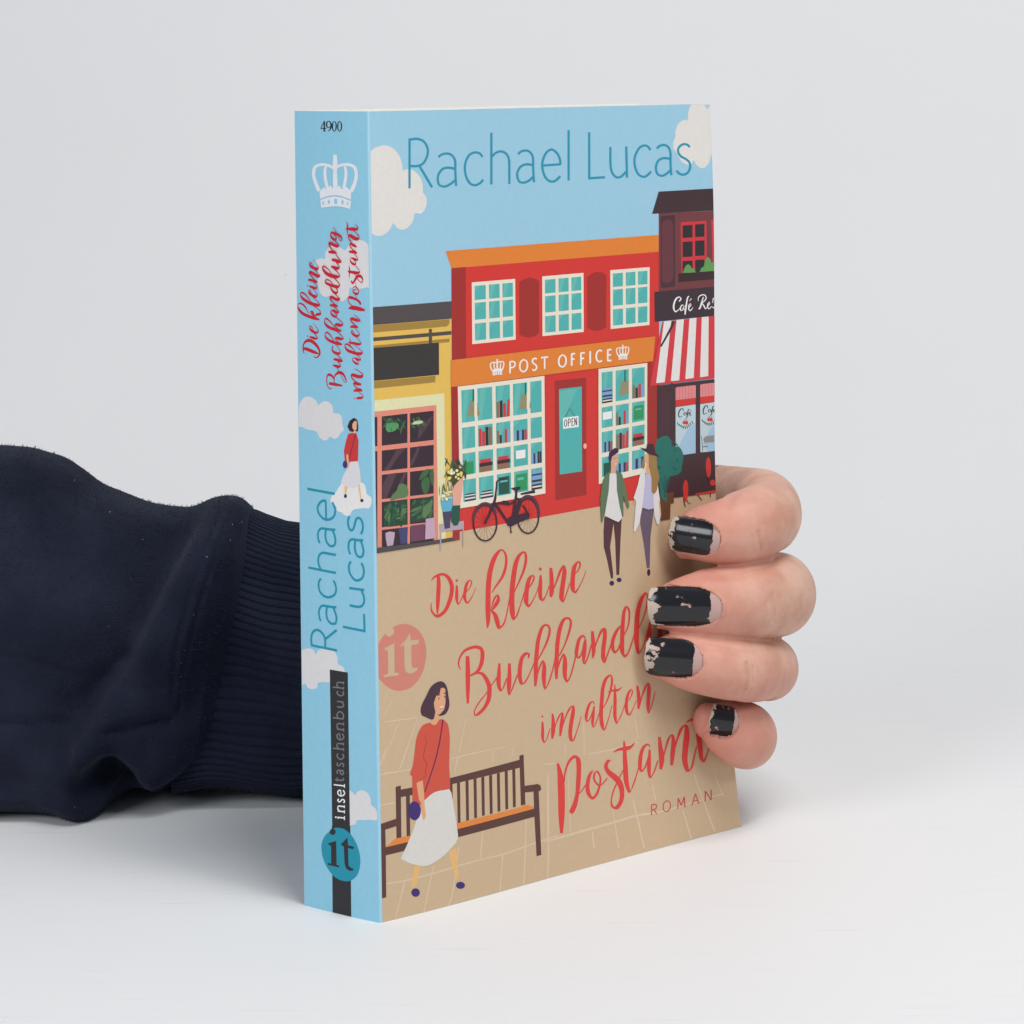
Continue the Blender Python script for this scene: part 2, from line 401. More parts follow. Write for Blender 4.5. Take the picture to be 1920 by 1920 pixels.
(0,26,25,[8055,10286,8547,10305,8533,9821,8040,9798]),
(0,27,26,[8050,10115,8055,10286,8324,10297]),
(0,26,25,[8713,12407,9192,12409,9177,11651,8698,11643]),
(0,27,26,[8708,12140,8713,12407,8976,12408]),
(0,26,25,[8696,11544,9175,11553,9165,11047,8684,11034]),
(0,27,26,[8692,11366,8696,11544,8959,11549]),
(0,26,25,[8682,10935,9162,10948,9150,10441,8669,10423]),
(0,27,26,[8678,10756,8682,10935,8945,10942]),
(0,26,25,[8666,10310,9147,10328,9133,9849,8652,9827]),
(0,27,26,[8652,9827,8762,10314,8954,10321,8772,9832]),
]),
('printed_books','F',[
(0,28,27,[3858,12000,3954,12000,3949,11616,3854,11615]),
(0,29,28,[3970,12024,4066,12024,4061,11616,3965,11616]),
(0,30,29,[4081,11952,4177,11953,4173,11617,4077,11616]),
(0,30,30,[4243,12030,4320,12030,4285,11617,4188,11617]),
(0,30,27,[3246,11417,3342,11417,3339,10986,3243,10985]),
(0,30,28,[3357,11341,3454,11342,3451,10987,3355,10986]),
(0,29,29,[3470,11433,3567,11434,3563,10987,3467,10987]),
(0,28,30,[3583,11424,3681,11425,3676,10988,3579,10987]),
(0,28,27,[3851,11304,3927,11304,3923,10990,3847,10989]),
(0,29,28,[3938,11193,4014,11193,4012,10990,3936,10990]),
(0,26,29,[4025,11041,4102,11041,4101,10991,4024,10990]),
(0,30,30,[4118,11325,4195,11326,4190,10991,4113,10991]),
(0,31,31,[4207,11326,4284,11326,4280,10992,4203,10991]),
(0,31,26,[4439,11246,4516,11246,4512,10993,4435,10992]),
(0,32,27,[4529,11246,4607,11246,4603,10993,4525,10993]),
(0,31,28,[4619,11236,4697,11237,4693,10993,4615,10993]),
(0,32,29,[4710,11247,4788,11247,4784,10994,4706,10993]),
(0,30,30,[4801,11247,4879,11247,4875,10994,4797,10994]),
(0,28,26,[3245,10494,3658,10497,3656,10364,3244,10360]),
(0,29,27,[3245,10581,3683,10585,3682,10498,3245,10494]),
(0,30,28,[3270,10669,3635,10672,3634,10585,3269,10582]),
(0,28,27,[3846,10499,4256,10501,4255,10368,3845,10365]),
(0,29,28,[3847,10586,4282,10589,4281,10501,3846,10499]),
(0,30,29,[3872,10674,4234,10676,4233,10588,3871,10586]),
(0,33,27,[4486,10755,4814,10756,4810,10553,4483,10552]),
(0,31,26,[5022,10628,5084,10629,5079,10372,5018,10372]),
(0,32,27,[5094,10629,5156,10629,5152,10372,5090,10372]),
(0,31,28,[5166,10629,5229,10629,5224,10373,5162,10372]),
(0,29,29,[5239,10655,5301,10655,5296,10373,5234,10373]),
(0,32,30,[5312,10655,5374,10655,5368,10373,5306,10373]),
(0,32,27,[2743,9759,3097,9764,3096,9717,2743,9712]),
(0,25,28,[2743,9796,3076,9801,3076,9764,2743,9759]),
(0,32,29,[2743,9838,3076,9843,3076,9801,2743,9796]),
(0,25,30,[2764,9865,3076,9869,3076,9843,2764,9839]),
(0,32,31,[2764,9896,3076,9901,3076,9869,2764,9865]),
(0,32,27,[3264,9767,3675,9771,3675,9724,3263,9719]),
(0,25,28,[3264,9803,3651,9807,3651,9771,3264,9767]),
(0,32,29,[3264,9845,3651,9849,3651,9807,3264,9803]),
(0,25,30,[3288,9872,3652,9875,3651,9849,3288,9845]),
(0,32,31,[3289,9903,3652,9907,3652,9875,3288,9872]),
(0,17,27,[3877,10170,4242,10173,4236,9751,3872,9749]),
(0,27,28,[3919,10084,4182,10085,4181,10042,3919,10040]),
(0,34,27,[4463,10174,4849,10176,4842,9770,4456,9768]),
(0,27,28,[4506,10087,4743,10089,4742,10031,4505,10029]),
(0,29,26,[5011,9785,5363,9787,5362,9735,5010,9733]),
(0,25,27,[5031,9822,5344,9824,5343,9787,5030,9786]),
(0,32,28,[5012,9869,5364,9871,5363,9824,5011,9822]),
(0,31,29,[5013,9921,5346,9923,5345,9871,5012,9869]),
(0,29,30,[5014,9974,5367,9975,5365,9923,5013,9921]),
(0,31,31,[5016,10078,5349,10080,5347,9975,5014,9974]),
(0,32,32,[5017,10120,5370,10122,5369,10080,5016,10078]),
(0,31,33,[5038,10204,5352,10205,5350,10122,5036,10120]),
(0,34,27,[2760,10654,3052,10658,3051,10358,2759,10354]),
]),
('printed_books','F',[
(0,29,27,[7597,11667,7960,11673,7959,11631,7596,11624]),
(0,25,28,[7618,11697,7941,11703,7940,11673,7617,11667]),
(0,32,29,[7599,11735,7962,11741,7961,11703,7598,11697]),
(0,31,30,[7600,11778,7943,11783,7942,11741,7599,11735]),
(0,29,31,[7601,11821,7964,11826,7963,11784,7600,11778]),
(0,31,32,[7603,11907,7945,11911,7943,11826,7601,11821]),
(0,32,33,[7603,11941,7966,11945,7966,11911,7603,11907]),
(0,31,34,[7625,12009,7948,12013,7946,11945,7623,11941]),
(0,28,26,[8724,11980,8818,11982,8811,11645,8717,11644]),
(0,29,27,[8832,11910,8927,11911,8921,11647,8827,11646]),
(0,30,28,[8944,11993,9039,11994,9032,11649,8937,11647]),
(0,31,29,[9054,11984,9149,11985,9142,11651,9047,11649]),
(0,33,27,[7606,11394,7938,11401,7934,11214,7602,11206]),
(0,28,27,[8101,11337,8178,11339,8170,11020,8093,11018]),
(0,29,28,[8188,11226,8265,11228,8261,11022,8183,11020]),
(0,26,29,[8275,11074,8352,11076,8351,11025,8273,11023]),
(0,30,30,[8372,11364,8449,11366,8442,11027,8364,11025]),
(0,31,31,[8462,11366,8540,11367,8532,11030,8454,11028]),
(0,34,27,[8758,11446,9127,11454,9119,11102,8750,11092]),
(0,27,28,[8811,11377,9051,11382,9050,11339,8810,11334]),
(0,31,27,[7568,10643,7632,10645,7625,10385,7561,10382]),
(0,32,28,[7642,10645,7706,10647,7699,10388,7635,10385]),
(0,31,29,[7716,10637,7780,10639,7773,10390,7709,10388]),
(0,32,30,[7791,10650,7855,10652,7848,10393,7784,10391]),
(0,30,31,[7865,10652,7929,10655,7923,10396,7858,10394]),
(0,28,27,[8087,10789,8184,10792,8174,10405,8077,10402]),
(0,29,28,[8201,10818,8298,10821,8287,10409,8190,10406]),
(0,30,29,[8312,10770,8410,10773,8400,10414,8303,10410]),
(0,30,30,[8467,10852,8549,10854,8514,10418,8416,10414]),
(0,28,26,[8696,10557,9105,10571,9102,10439,8693,10424]),
(0,29,27,[8699,10644,9131,10658,9129,10572,8696,10557]),
(0,30,28,[8725,10732,9085,10743,9083,10657,8723,10645]),
(0,17,27,[7600,10110,7924,10123,7914,9807,7591,9791]),
(0,31,26,[8067,10043,8145,10046,8137,9803,8060,9799]),
(0,32,27,[8157,10047,8235,10050,8228,9807,8150,9803]),
(0,31,28,[8247,10041,8325,10044,8318,9811,8240,9808]),
(0,32,29,[8338,10055,8416,10058,8409,9816,8331,9812]),
(0,30,30,[8429,10059,8507,10062,8500,9820,8422,9816]),
(0,31,27,[8679,10093,8774,10097,8766,9832,8671,9828]),
(0,32,28,[8789,10098,8884,10102,8876,9837,8781,9833]),
(0,31,29,[8899,10078,8994,10082,8987,9842,8892,9838]),
(0,32,30,[9011,10131,9107,10135,9098,9847,9003,9843]),
]),
('printed_lamp','F',[
(0,35,27,[2993,12100,3213,12081,3309,11729,2878,11741]),
(2,17,28,[3097,12370,-21,2,3088,12085,-21,2]),
(0,25,29,[3125,12158,3219,12158,3206,11718,3112,11718]),
]),
('printed_lamp','F',[
(0,35,26,[4719,12101,4973,12107,5053,11743,4637,11753]),
(2,17,27,[4870,12372,-22,2,4861,12088,-22,2]),
(0,25,28,[4909,12141,5009,12143,4996,11731,4896,11729]),
]),
('printed_lamp','F',[
(0,35,26,[8304,12112,8589,12112,8575,11772,8224,11779]),
(2,17,27,[8453,12390,-24,2,8446,12100,-24,2]),
]),
('printed_door','F',[
(0,24,3,[5916,12336,7043,12319,6961,9387,5837,9386]),
(0,26,4,[6063,12117,6874,12110,6827,9995,6022,10004]),
(0,27,5,[6047,11273,6062,12075,6711,12069,6294,11482]),
(1,36,4,[7011,10608,6998,10568,6967,10546,6931,10549,6901,10578,6891,10620,6904,10660,6935,10683,6972,10679,7001,10651]),
]),
('printed_open_sign','F',[
(0,33,6,[6178,11395,6738,11394,6736,11115,6173,11123]),
(3,17,7,[6275,11414,10,-4,6423,11611,1,-8,6601,11402,-10,-3]),
(2,37,7,[6272,11345,1,-9,6304,11316,-12,-2,6313,11256,-13,1,6300,11195,-12,4,6267,11167,-1,9,6235,11195,12,2,6226,11256,13,-1,6239,11316,12,-4,6272,11345,1,-9]),
(3,37,7,[6369,11354,-13,1,6363,11164,-13,1]),
(2,37,8,[6368,11346,1,-9,6411,11346,-4,-8,6440,11325,-12,-2,6439,11281,-12,3,6408,11253,-7,8,6365,11253,-1,9]),
(3,37,7,[6500,11354,-13,1,6494,11167,-13,1]),
(3,37,8,[6500,11346,1,-9,6557,11346,1,-9]),
(3,37,8,[6497,11264,1,-9,6548,11264,1,-9]),
(3,37,8,[6494,11174,1,-9,6552,11174,1,-9]),
(3,37,7,[6596,11168,13,-1,6601,11355,13,-1]),
(3,37,8,[6601,11355,-12,-1,6663,11168,-12,-1]),
(3,37,9,[6663,11168,13,-1,6669,11355,13,-1]),
]),
('printed_sign_lettering','F',[
(3,33,24,[4359,12943,-26,2,4349,12651,-26,2]),
(2,33,25,[4359,12931,2,-18,4456,12931,-5,-18,4523,12899,-24,-6,4521,12832,-24,9,4451,12788,-11,17,4354,12788,-2,18]),
(2,33,24,[4828,12948,2,-19,4926,12900,-22,-9,4957,12799,-26,2,4919,12699,-22,11,4818,12652,-2,19,4720,12700,22,9,4690,12801,26,-2,4727,12901,22,-11,4828,12948,2,-19]),
(2,33,24,[5287,12919,12,16,5220,12947,-1,19,5151,12926,-21,13,5130,12871,-26,-1,5177,12819,-19,-12,5244,12785,-20,-11,5281,12732,-27,1,5250,12675,-20,13,5181,12657,1,18,5120,12688,14,15]),
(3,33,24,[5441,12942,2,-19,5688,12942,2,-19]),
(3,33,25,[5564,12942,-27,2,5555,12659,-27,2]),
(2,33,24,[6197,12952,3,-20,6294,12904,-25,-9,6325,12804,-30,2,6288,12703,-25,12,6188,12657,-3,20,6091,12704,25,9,6060,12805,29,-2,6097,12905,25,-12,6197,12952,3,-20]),
(3,33,24,[6531,12963,-30,2,6522,12657,-30,2]),
(3,33,25,[6531,12950,3,-21,6653,12950,3,-21]),
(3,33,25,[6527,12816,3,-21,6627,12816,3,-21]),
(3,33,24,[6860,12956,-29,2,6852,12649,-29,2]),
(3,33,25,[6860,12944,3,-21,7000,12944,3,-21]),
(3,33,25,[6856,12809,3,-21,6971,12808,3,-21]),
(3,33,24,[7192,12969,-30,2,7183,12661,-30,2]),
(2,33,24,[7621,12936,11,18,7540,12963,-3,21,7459,12936,-23,15,7413,12867,-29,6,7410,12776,-29,-2,7453,12706,-22,-13,7533,12678,3,-21,7615,12705,15,-19]),
(3,33,24,[7831,12962,-30,2,7823,12665,-30,2]),
(3,33,25,[7831,12950,3,-21,7967,12950,3,-21]),
(3,33,25,[7827,12819,3,-21,7948,12819,3,-21]),
(3,33,25,[7824,12677,3,-21,7961,12676,3,-21]),
]),
('printed_crown','F',[
(2,33,24,[3742,12769,20,5,3708,12824,19,4,3685,12885,19,0,3699,12940,16,-8,3757,12962,5,-12,3837,12959,-3,-12,3908,12935,-6,-11]),
(2,33,25,[3908,12935,8,-11,3980,12960,5,-12,4070,12963,-1,-12,4128,12942,-16,-7,4144,12887,-19,2,4124,12825,-19,6,4082,12763,-21,8]),
(2,33,25,[3832,12787,19,2,3812,12855,18,1,3807,12916,17,-2,3819,12950,13,-3]),
(2,33,26,[4006,12788,19,-4,4026,12855,18,-3,4033,12917,17,-1,4020,12951,13,2]),
(2,33,26,[3917,12935,-23,2,3916,12855,-26,2,3916,12775,-29,2]),
(2,33,27,[3920,13036,-20,1,3920,12990,-26,2,3917,12929,-28,3]),
(0,33,27,[3746,12762,3796,12799,3814,12781,3868,12812,3885,12787,3921,12781,3958,12812,3983,12782,4038,12800,4086,12760,4081,12705,3991,12729,3910,12738,3830,12732,3749,12710]),
(0,33,28,[3751,12701,3830,12723,3910,12730,3990,12721,4084,12694,4068,12637,3988,12652,3917,12657,3845,12653,3760,12645]),
(1,23,29,[3792,12679,3788,12667,3781,12663,3775,12668,3772,12680,3775,12692,3782,12696,3789,12691]),
(1,23,29,[3857,12688,3853,12675,3843,12671,3834,12677,3830,12690,3834,12703,3844,12707,3854,12701]),
(1,23,29,[3936,12691,3929,12673,3915,12667,3902,12676,3897,12694,3903,12711,3917,12717,3931,12709]),
(1,23,29,[4003,12685,3999,12672,3989,12667,3979,12673,3976,12687,3980,12701,3990,12706,4000,12699]),
(1,23,29,[4053,12676,4051,12666,4045,12662,4040,12667,4038,12678,4040,12688,4046,12692,4051,12688]),
]),
('printed_crown','F',[
(2,33,24,[8206,12785,20,5,8172,12839,19,3,8149,12898,19,0,8162,12952,16,-8,8220,12972,4,-11,8299,12968,-3,-11,8370,12944,-6,-10]),
(2,33,25,[8370,12944,8,-11,8442,12967,5,-11,8531,12970,-2,-11,8588,12948,-16,-7,8605,12894,-19,1,8586,12835,-19,6,8544,12775,-21,8]),
(2,33,25,[8295,12802,19,2,8275,12867,18,1,8270,12927,17,-2,8281,12960,13,-3]),
(2,33,26,[8469,12800,19,-4,8488,12865,18,-3,8494,12925,17,-1,8481,12958,13,2]),
(2,33,26,[8379,12944,-22,1,8379,12866,-26,2,8380,12789,-29,2]),
(2,33,27,[8381,13042,-20,1,8382,12998,-26,2,8379,12938,-28,3]),
(0,33,27,[8211,12779,8260,12814,8278,12796,8332,12825,8349,12801,8384,12795,8420,12824,8447,12794,8500,12812,8549,12772,8545,12718,8454,12743,8374,12753,8294,12748,8214,12728]),
(0,33,28,[8215,12719,8294,12739,8374,12745,8454,12736,8547,12708,8533,12653,8453,12669,8381,12674,8310,12672,8226,12664]),
(1,23,29,[8257,12697,8253,12686,8246,12682,8240,12687,8237,12699,8240,12710,8247,12714,8254,12709]),
(1,23,29,[8322,12705,8318,12693,8308,12689,8298,12695,8295,12707,8299,12719,8309,12723,8318,12718]),
(1,23,29,[8400,12707,8394,12690,8380,12684,8366,12692,8361,12710,8367,12726,8381,12732,8395,12724]),
(1,23,29,[8467,12700,8463,12688,8453,12683,8443,12689,8440,12703,8444,12715,8454,12720,8463,12714]),
(1,23,29,[8517,12691,8515,12681,8509,12677,8504,12682,8502,12693,8504,12703,8510,12707,8515,12702]),
]),
('printed_cafe','F',[
(0,38,4,[9817,16269,12311,16252,12290,13821,9764,13985]),
(0,39,5,[9838,16822,12331,16829,12311,16259,9567,16272]),
(0,40,5,[9884,16203,10425,16208,10396,14372,9849,14377]),
(0,41,6,[9922,15955,9989,16065,10137,16100,10304,16065,10360,15964,10347,14631,10271,14522,10079,14476,9932,14528,9892,14629]),
]),
('printed_cafe_window','F',[
(0,42,5,[10642,16011,11639,16010,11629,15018,11609,14673,10647,14699]),
(0,43,6,[10714,15927,11098,15925,11091,15604,10706,15607]),
(0,43,6,[11195,15934,11562,15932,11555,15603,11188,15606]),
(0,43,6,[10704,15508,11089,15505,11083,15112,10697,15117]),
(0,43,6,[11186,15513,11554,15510,11548,15116,11180,15120]),
(0,43,6,[10695,15017,11081,15012,11077,14690,10690,14697]),
(0,43,6,[11178,15020,11547,15015,11543,14692,11174,14698]),
(0,42,5,[11825,16028,12305,16022,12290,14664,11871,14658]),
(0,44,6,[11931,15923,12303,15921,12297,15589,11925,15592]),
(0,44,6,[11924,15506,12296,15503,12292,14982,11918,15002]),
]),
('printed_window_box','F',[
(0,45,7,[10701,14711,10767,14835,10832,14903,10919,14927,11004,14879,11046,14805,11154,14799,11196,14697]),
(0,45,7,[11348,14702,11414,14799,11523,14836,11557,14978,11667,15080,11776,15010,11818,14907,11917,14930,12291,14895,12290,14664]),
(0,46,8,[10530,14706,12290,14693,12290,14482,10526,14485]),
]),
('printed_cafe_sign','F',[
(0,47,5,[9602,14293,12624,14282,12628,13524,9607,13530]),
(2,33,6,[10550,13988,18,-9,10617,14054,26,-2,10551,14103,0,14,10433,14066,-24,14,10349,13946,-30,7,10335,13821,-30,-2,10405,13738,-7,-18,10523,13777,9,-8,10595,13836,8,-4]),
(2,33,7,[10726,13866,5,5,10667,13894,-8,12,10600,13835,-23,6,10606,13756,-21,-6,10665,13752,9,-6,10725,13843,5,-9,10732,13763,-21,-6,10784,13760,0,-6]),
(2,33,8,[10930,14105,-13,7,10870,14054,-25,7,10821,13884,-28,5,10784,13713,-28,4,10771,13635,-24,3]),
(2,33,9,[10725,13843,4,-6,10856,13881,7,-9]),
(2,33,10,[10903,13799,7,-5,10999,13856,15,-6,10988,13904,2,9,10928,13869,-20,6,10915,13767,-26,-2,10974,13724,8,-14,11082,13803,7,-4]),
(2,33,6,[10953,13978,9,-5,11025,14036,13,-7]),
(2,33,6,[11287,13948,10,-1,11300,14043,15,-6,11408,14099,8,-14,11552,14090,-12,-11,11600,14008,-22,3,11527,13933,-14,9,11431,13891,-9,8]),
(2,33,7,[11492,14046,-18,5,11419,13892,-27,8,11346,13754,-25,12,11286,13758,0,11]),
(2,33,8,[11431,13891,-12,-5,11515,13807,-22,-8,11575,13731,-4,-14,11648,13782,7,-5]),
(2,33,9,[11648,13798,6,-5,11733,13840,15,-6,11733,13896,5,9,11672,13860,-21,6,11660,13765,-24,-2,11720,13721,6,-13,11817,13787,7,-5]),
(2,33,6,[11866,13863,12,-1,11879,13974,15,-6,11964,13992,5,-8]),
(2,33,10,[11842,13769,-11,-10,11915,13732,10,-13,11988,13807,24,-3,11939,13890,18,4]),
]),
('printed_awning','F',[
(0,48,24,[9897,13514,12628,13524,12640,11884,9369,11905]),
(0,49,25,[9944,13516,10226,13521,9953,11956,9623,11961]),
(0,49,25,[10431,13524,10715,13523,10514,11955,10190,11962]),
(0,49,25,[10932,13526,11207,13526,11088,11969,10757,11966]),
(0,49,25,[11415,13527,11688,13524,11669,11967,11339,11963]),
(2,39,26,[10319,13493,-54,19,10211,13327,-42,17,9818,12886,-29,13]),
]),
('printed_cafe_front','F',[
(0,39,25,[9648,11890,12138,11857,12121,8854,10212,8931,10221,8807,9572,8839]),
(0,24,26,[9290,11908,9649,11895,9604,9283,9229,9327]),
(0,40,26,[9738,11600,9818,11723,9958,11747,10111,11696,10174,11579,10161,10495,9716,10503]),
(2,40,27,[10232,11910,-31,3,10190,9102,-31,4]),
(2,40,26,[11236,11822,-32,3,11204,8983,-32,4]),
(3,40,26,[10370,9759,16,-9,11121,9809,-13,-9,11115,9164,-15,11,10351,9196,14,8,10370,9759,16,-9]),
(2,40,26,[11354,9802,3,-13,11885,9801,3,-14]),
(3,40,27,[11354,9802,-20,2,11333,9139,-14,-8,11863,9115,2,-14]),
]),
('printed_cafe_window','F',[
(0,50,26,[10365,11271,11160,11272,11140,9996,10635,10003,10349,10025]),
(0,51,27,[11155,10809,11140,9996,10635,10003,10469,10256,10791,10619]),
(0,22,27,[10367,11458,11161,11447,11160,11278,10365,11284]),
(0,52,28,[10371,11767,10408,11786,11135,11778,11164,11753,11161,11447,10367,11458]),
(2,53,29,[10408,11786,-13,1,10399,11465,-13,1]),
(2,53,29,[10466,11785,-13,1,10457,11464,-13,1]),
(2,53,29,[10524,11785,-13,1,10516,11463,-13,1]),
(2,53,29,[10583,11784,-13,1,10575,11462,-13,1]),
(2,53,29,[10641,11783,-13,1,10634,11461,-13,1]),
(2,53,29,[10699,11783,-13,1,10693,11460,-13,1]),
(2,53,29,[10757,11782,-13,1,10752,11459,-13,1]),
(2,53,29,[10816,11781,-13,1,10811,11458,-13,1]),
(2,53,29,[10874,11781,-13,1,10870,11458,-13,1]),
(2,53,29,[10933,11780,-13,1,10929,11457,-13,1]),
(2,53,29,[10992,11779,-13,1,10989,11456,-13,1]),
(2,53,29,[11050,11779,-13,1,11048,11455,-13,1]),
(2,53,29,[11109,11778,-13,1,11108,11454,-13,1]),
]),
('printed_cafe_lettering','F',[
(2,7,27,[10656,11140,14,-1,10657,11197,14,8,10571,11205,-13,11,10490,11119,-22,5,10497,11005,-14,-8,10625,11012,2,-8]),
(2,7,27,[10775,11101,-2,8,10712,11097,-13,9,10683,11044,-17,-2,10740,11029,7,-6,10784,11091,0,-9,10797,11023,-11,0]),
(2,7,28,[10914,11172,-10,8,10856,11140,-19,6,10811,10975,-19,5,10782,10950,-9,5]),
(2,7,29,[10740,11057,3,-6,10884,11081,4,-7]),
(2,7,30,[10884,11043,6,-7,10956,11065,13,-5,10927,11096,-4,7,10884,11053,-17,2,10926,11001,-2,-9,10999,11032,5,-5]),
(2,7,31,[10942,11113,8,-6,10985,11137,8,-6]),
(2,7,27,[10421,10872,-11,-3,10454,10827,-14,-3,10471,10788,-11,-1]),
(2,7,28,[10491,10828,-11,-3,10525,10783,-14,-3,10541,10744,-11,-1]),
(2,7,29,[10562,10790,-11,-3,10595,10746,-14,-3,10612,10706,-11,-1]),
(2,7,30,[10633,10764,-11,-3,10667,10720,-15,-3,10683,10680,-11,-1]),
(2,7,31,[10704,10754,-11,-3,10738,10709,-15,-3,10755,10670,-11,-1]),
(2,7,32,[10776,10760,-11,-3,10810,10715,-15,-3,10827,10675,-11,-1]),
(2,7,33,[10848,10781,-11,-3,10882,10736,-15,-3,10899,10697,-11,-1]),
(2,7,28,[10921,10814,-11,-3,10955,10769,-15,-3,10971,10730,-11,-1]),
(2,7,28,[10993,10853,-11,-3,11027,10808,-15,-3,11044,10769,-11,-1]),
(1,22,31,[10751,10834,10734,10801,10694,10791,10653,10809,10637,10845,10654,10878,10695,10888,10735,10870]),
(1,22,34,[10852,10824,10835,10791,10794,10781,10753,10799,10737,10835,10754,10868,10795,10878,10836,10860]),
(2,7,35,[10695,10883,6,-3,10762,10951,0,-5,10795,10873,-7,-1]),
]),
('printed_cafe_window','F',[
(0,50,26,[11339,11259,12153,11259,12141,9968,11623,9976,11330,9998]),
(0,51,27,[12151,10791,12141,9968,11623,9976,11452,10233,11780,10599]),
(0,22,27,[11341,11448,12153,11436,12153,11265,11339,11272]),
(0,52,28,[11343,11760,11380,11779,12124,11771,12153,11745,12153,11436,11341,11448]),
(2,53,29,[11380,11779,-13,1,11372,11455,-13,1]),
(2,53,29,[11440,11779,-13,1,11432,11454,-13,1]),
(2,53,29,[11499,11778,-13,1,11493,11453,-13,1]),
(2,53,29,[11558,11777,-13,1,11553,11452,-13,1]),
(2,53,29,[11618,11776,-13,1,11613,11451,-13,1]),
(2,53,29,[11678,11776,-13,1,11673,11450,-13,1]),
(2,53,29,[11737,11775,-13,1,11734,11449,-13,1]),
(2,53,29,[11797,11774,-13,1,11795,11448,-13,1]),
(2,53,29,[11857,11774,-13,1,11855,11447,-13,1]),
(2,53,29,[11917,11773,-13,1,11916,11446,-13,1]),
(2,53,29,[11977,11772,-13,1,11977,11445,-13,1]),
(2,53,29,[12037,11772,-13,1,12038,11444,-13,1]),
(2,53,29,[12097,11771,-13,1,12099,11443,-13,1]),
]),
('printed_cafe_lettering','F',[
(2,7,27,[11638,11126,15,-1,11638,11183,15,8,11551,11192,-13,11,11469,11105,-23,6,11476,10990,-15,-8,11608,10996,2,-8]),
(2,7,27,[11761,11086,-3,8,11696,11083,-13,9,11667,11029,-17,-2,11725,11013,8,-7,11770,11076,0,-10,11784,11008,-12,0]),
(2,7,28,[11902,11158,-10,8,11843,11126,-20,6,11798,10959,-20,5,11769,10933,-10,5]),
(2,7,29,[11725,11042,3,-6,11872,11066,4,-7]),
(2,7,30,[11872,11028,6,-7,11946,11049,13,-6,11917,11081,-4,7,11872,11037,-18,2,11916,10986,-2,-9,11990,11017,6,-5]),
(2,7,31,[11931,11099,8,-6,11976,11123,8,-6]),
(2,7,27,[11399,10855,-12,-3,11434,10810,-15,-3,11451,10770,-11,-1]),
(2,7,28,[11472,10811,-12,-3,11506,10765,-15,-3,11523,10726,-11,-1]),
(2,7,29,[11544,10772,-12,-3,11579,10727,-15,-3,11596,10688,-11,-1]),
(2,7,30,[11617,10746,-12,-3,11652,10701,-15,-3,11669,10661,-11,-1]),
(2,7,31,[11690,10735,-12,-3,11725,10690,-15,-3,11742,10650,-11,-1]),
(2,7,32,[11764,10741,-12,-3,11799,10696,-15,-3,11816,10656,-11,-1]),
(2,7,33,[11838,10763,-12,-3,11873,10717,-15,-3,11890,10677,-11,-1]),
(2,7,28,[11912,10796,-12,-3,11947,10750,-15,-3,11964,10711,-11,-1]),
(2,7,28,[11986,10836,-12,-3,12021,10790,-15,-3,12038,10750,-11,-1]),
(1,22,31,[11738,10816,11721,10783,11679,10773,11638,10791,11621,10828,11638,10861,11680,10871,11721,10853]),
(1,22,34,[11841,10806,11824,10773,11782,10762,11740,10781,11724,10818,11741,10851,11783,10861,11824,10843]),
(2,7,35,[11680,10866,6,-3,11748,10935,0,-5,11783,10856,-7,-1]),
]),
('printed_cafe_table','F',[
(0,54,28,[11454,10343,11542,10391,11896,10392,11893,10201,11481,10235]),
(2,55,28,[11382,10426,-12,0,11420,10118,-15,1,11403,10006,-12,2]),
(2,55,29,[11406,10129,2,-13,11626,10125,2,-13]),
]),
('printed_cafe_chair','F',[
(1,22,27,[10608,9166,10656,9293,10730,9341,10798,9239,10810,9029,10752,8809,10651,8802,10615,8977]),
(2,56,28,[10625,8881,-14,1,10647,8727,-14,0,10695,8646,-11,-2]),
(2,56,28,[10752,8809,-10,-2,10820,8716,-8,-5,10920,8694,-1,-5]),
(1,22,27,[11542,9667,11604,9813,11678,9824,11748,9644,11741,9416,11662,9291,11577,9377]),
(0,22,26,[11091,8939,12095,8934,12091,8858,11119,8898]),
(2,56,27,[11191,8889,-12,-4,11346,8737,-12,-4]),
(2,56,27,[11706,8894,-15,2,11701,8771,-15,2]),
(2,56,28,[11576,9358,-14,0,11628,9161,-14,-2,11715,9113,-7,-6]),
(1,22,29,[11923,9127,11887,9077,11802,9065,11719,9097,11687,9155,11724,9204,11808,9217,11891,9185]),
]),
('printed_tree','F',[
(0,57,28,[9686,9100,10240,9078,10229,8797,10097,8792,10062,8395,9688,8398]),
(1,58,29,[9546,10279,9615,10466,9811,10564,10039,10552,10182,10407,10212,10274,10326,10241,10474,10236,10603,10103,10649,9945,10577,9735,10539,9566,10305,9505,10075,9488,9937,9287,9954,8896,9840,8909,9732,9052,9681,9403,9597,9801,9540,10065]),
(1,58,30,[9863,10384,9743,10383,9656,10335,9776,10335]),
(1,58,30,[9975,10275,10027,10206,10123,10161,10071,10230]),
(1,59,30,[10387,10191,10315,10171,10283,10122,10355,10143]),
(1,58,30,[9695,10527,9621,10521,9596,10475,9671,10481]),
(1,58,30,[9685,9781,9733,9711,9828,9665,9780,9735]),
(1,58,30,[9938,9884,9980,9832,10063,9821,10021,9872]),
(1,58,30,[9725,10195,9746,10138,9824,10107,9803,10164]),
(1,58,30,[10033,9681,10075,9620,10167,9591,10125,9652]),
(1,58,31,[9873,10440,9905,10383,9982,10351,9951,10407]),
(1,58,31,[9945,9896,9968,9843,10039,9812,10017,9865]),
(1,59,30,[10221,10365,10299,10339,10373,10357,10295,10383]),
(1,59,30,[10200,9743,10261,9673,10372,9642,10310,9712]),
(1,58,31,[10468,9853,10391,9824,10367,9766,10444,9795]),
(1,58,32,[10299,9898,10322,9820,10416,9764,10392,9842]),
(1,58,31,[10349,10336,10362,10281,10434,10245,10420,10301]),
(1,59,33,[10419,9947,10374,9901,10386,9843,10430,9888]),
(1,58,31,[9893,10079,9796,10074,9736,10027,9833,10032]),
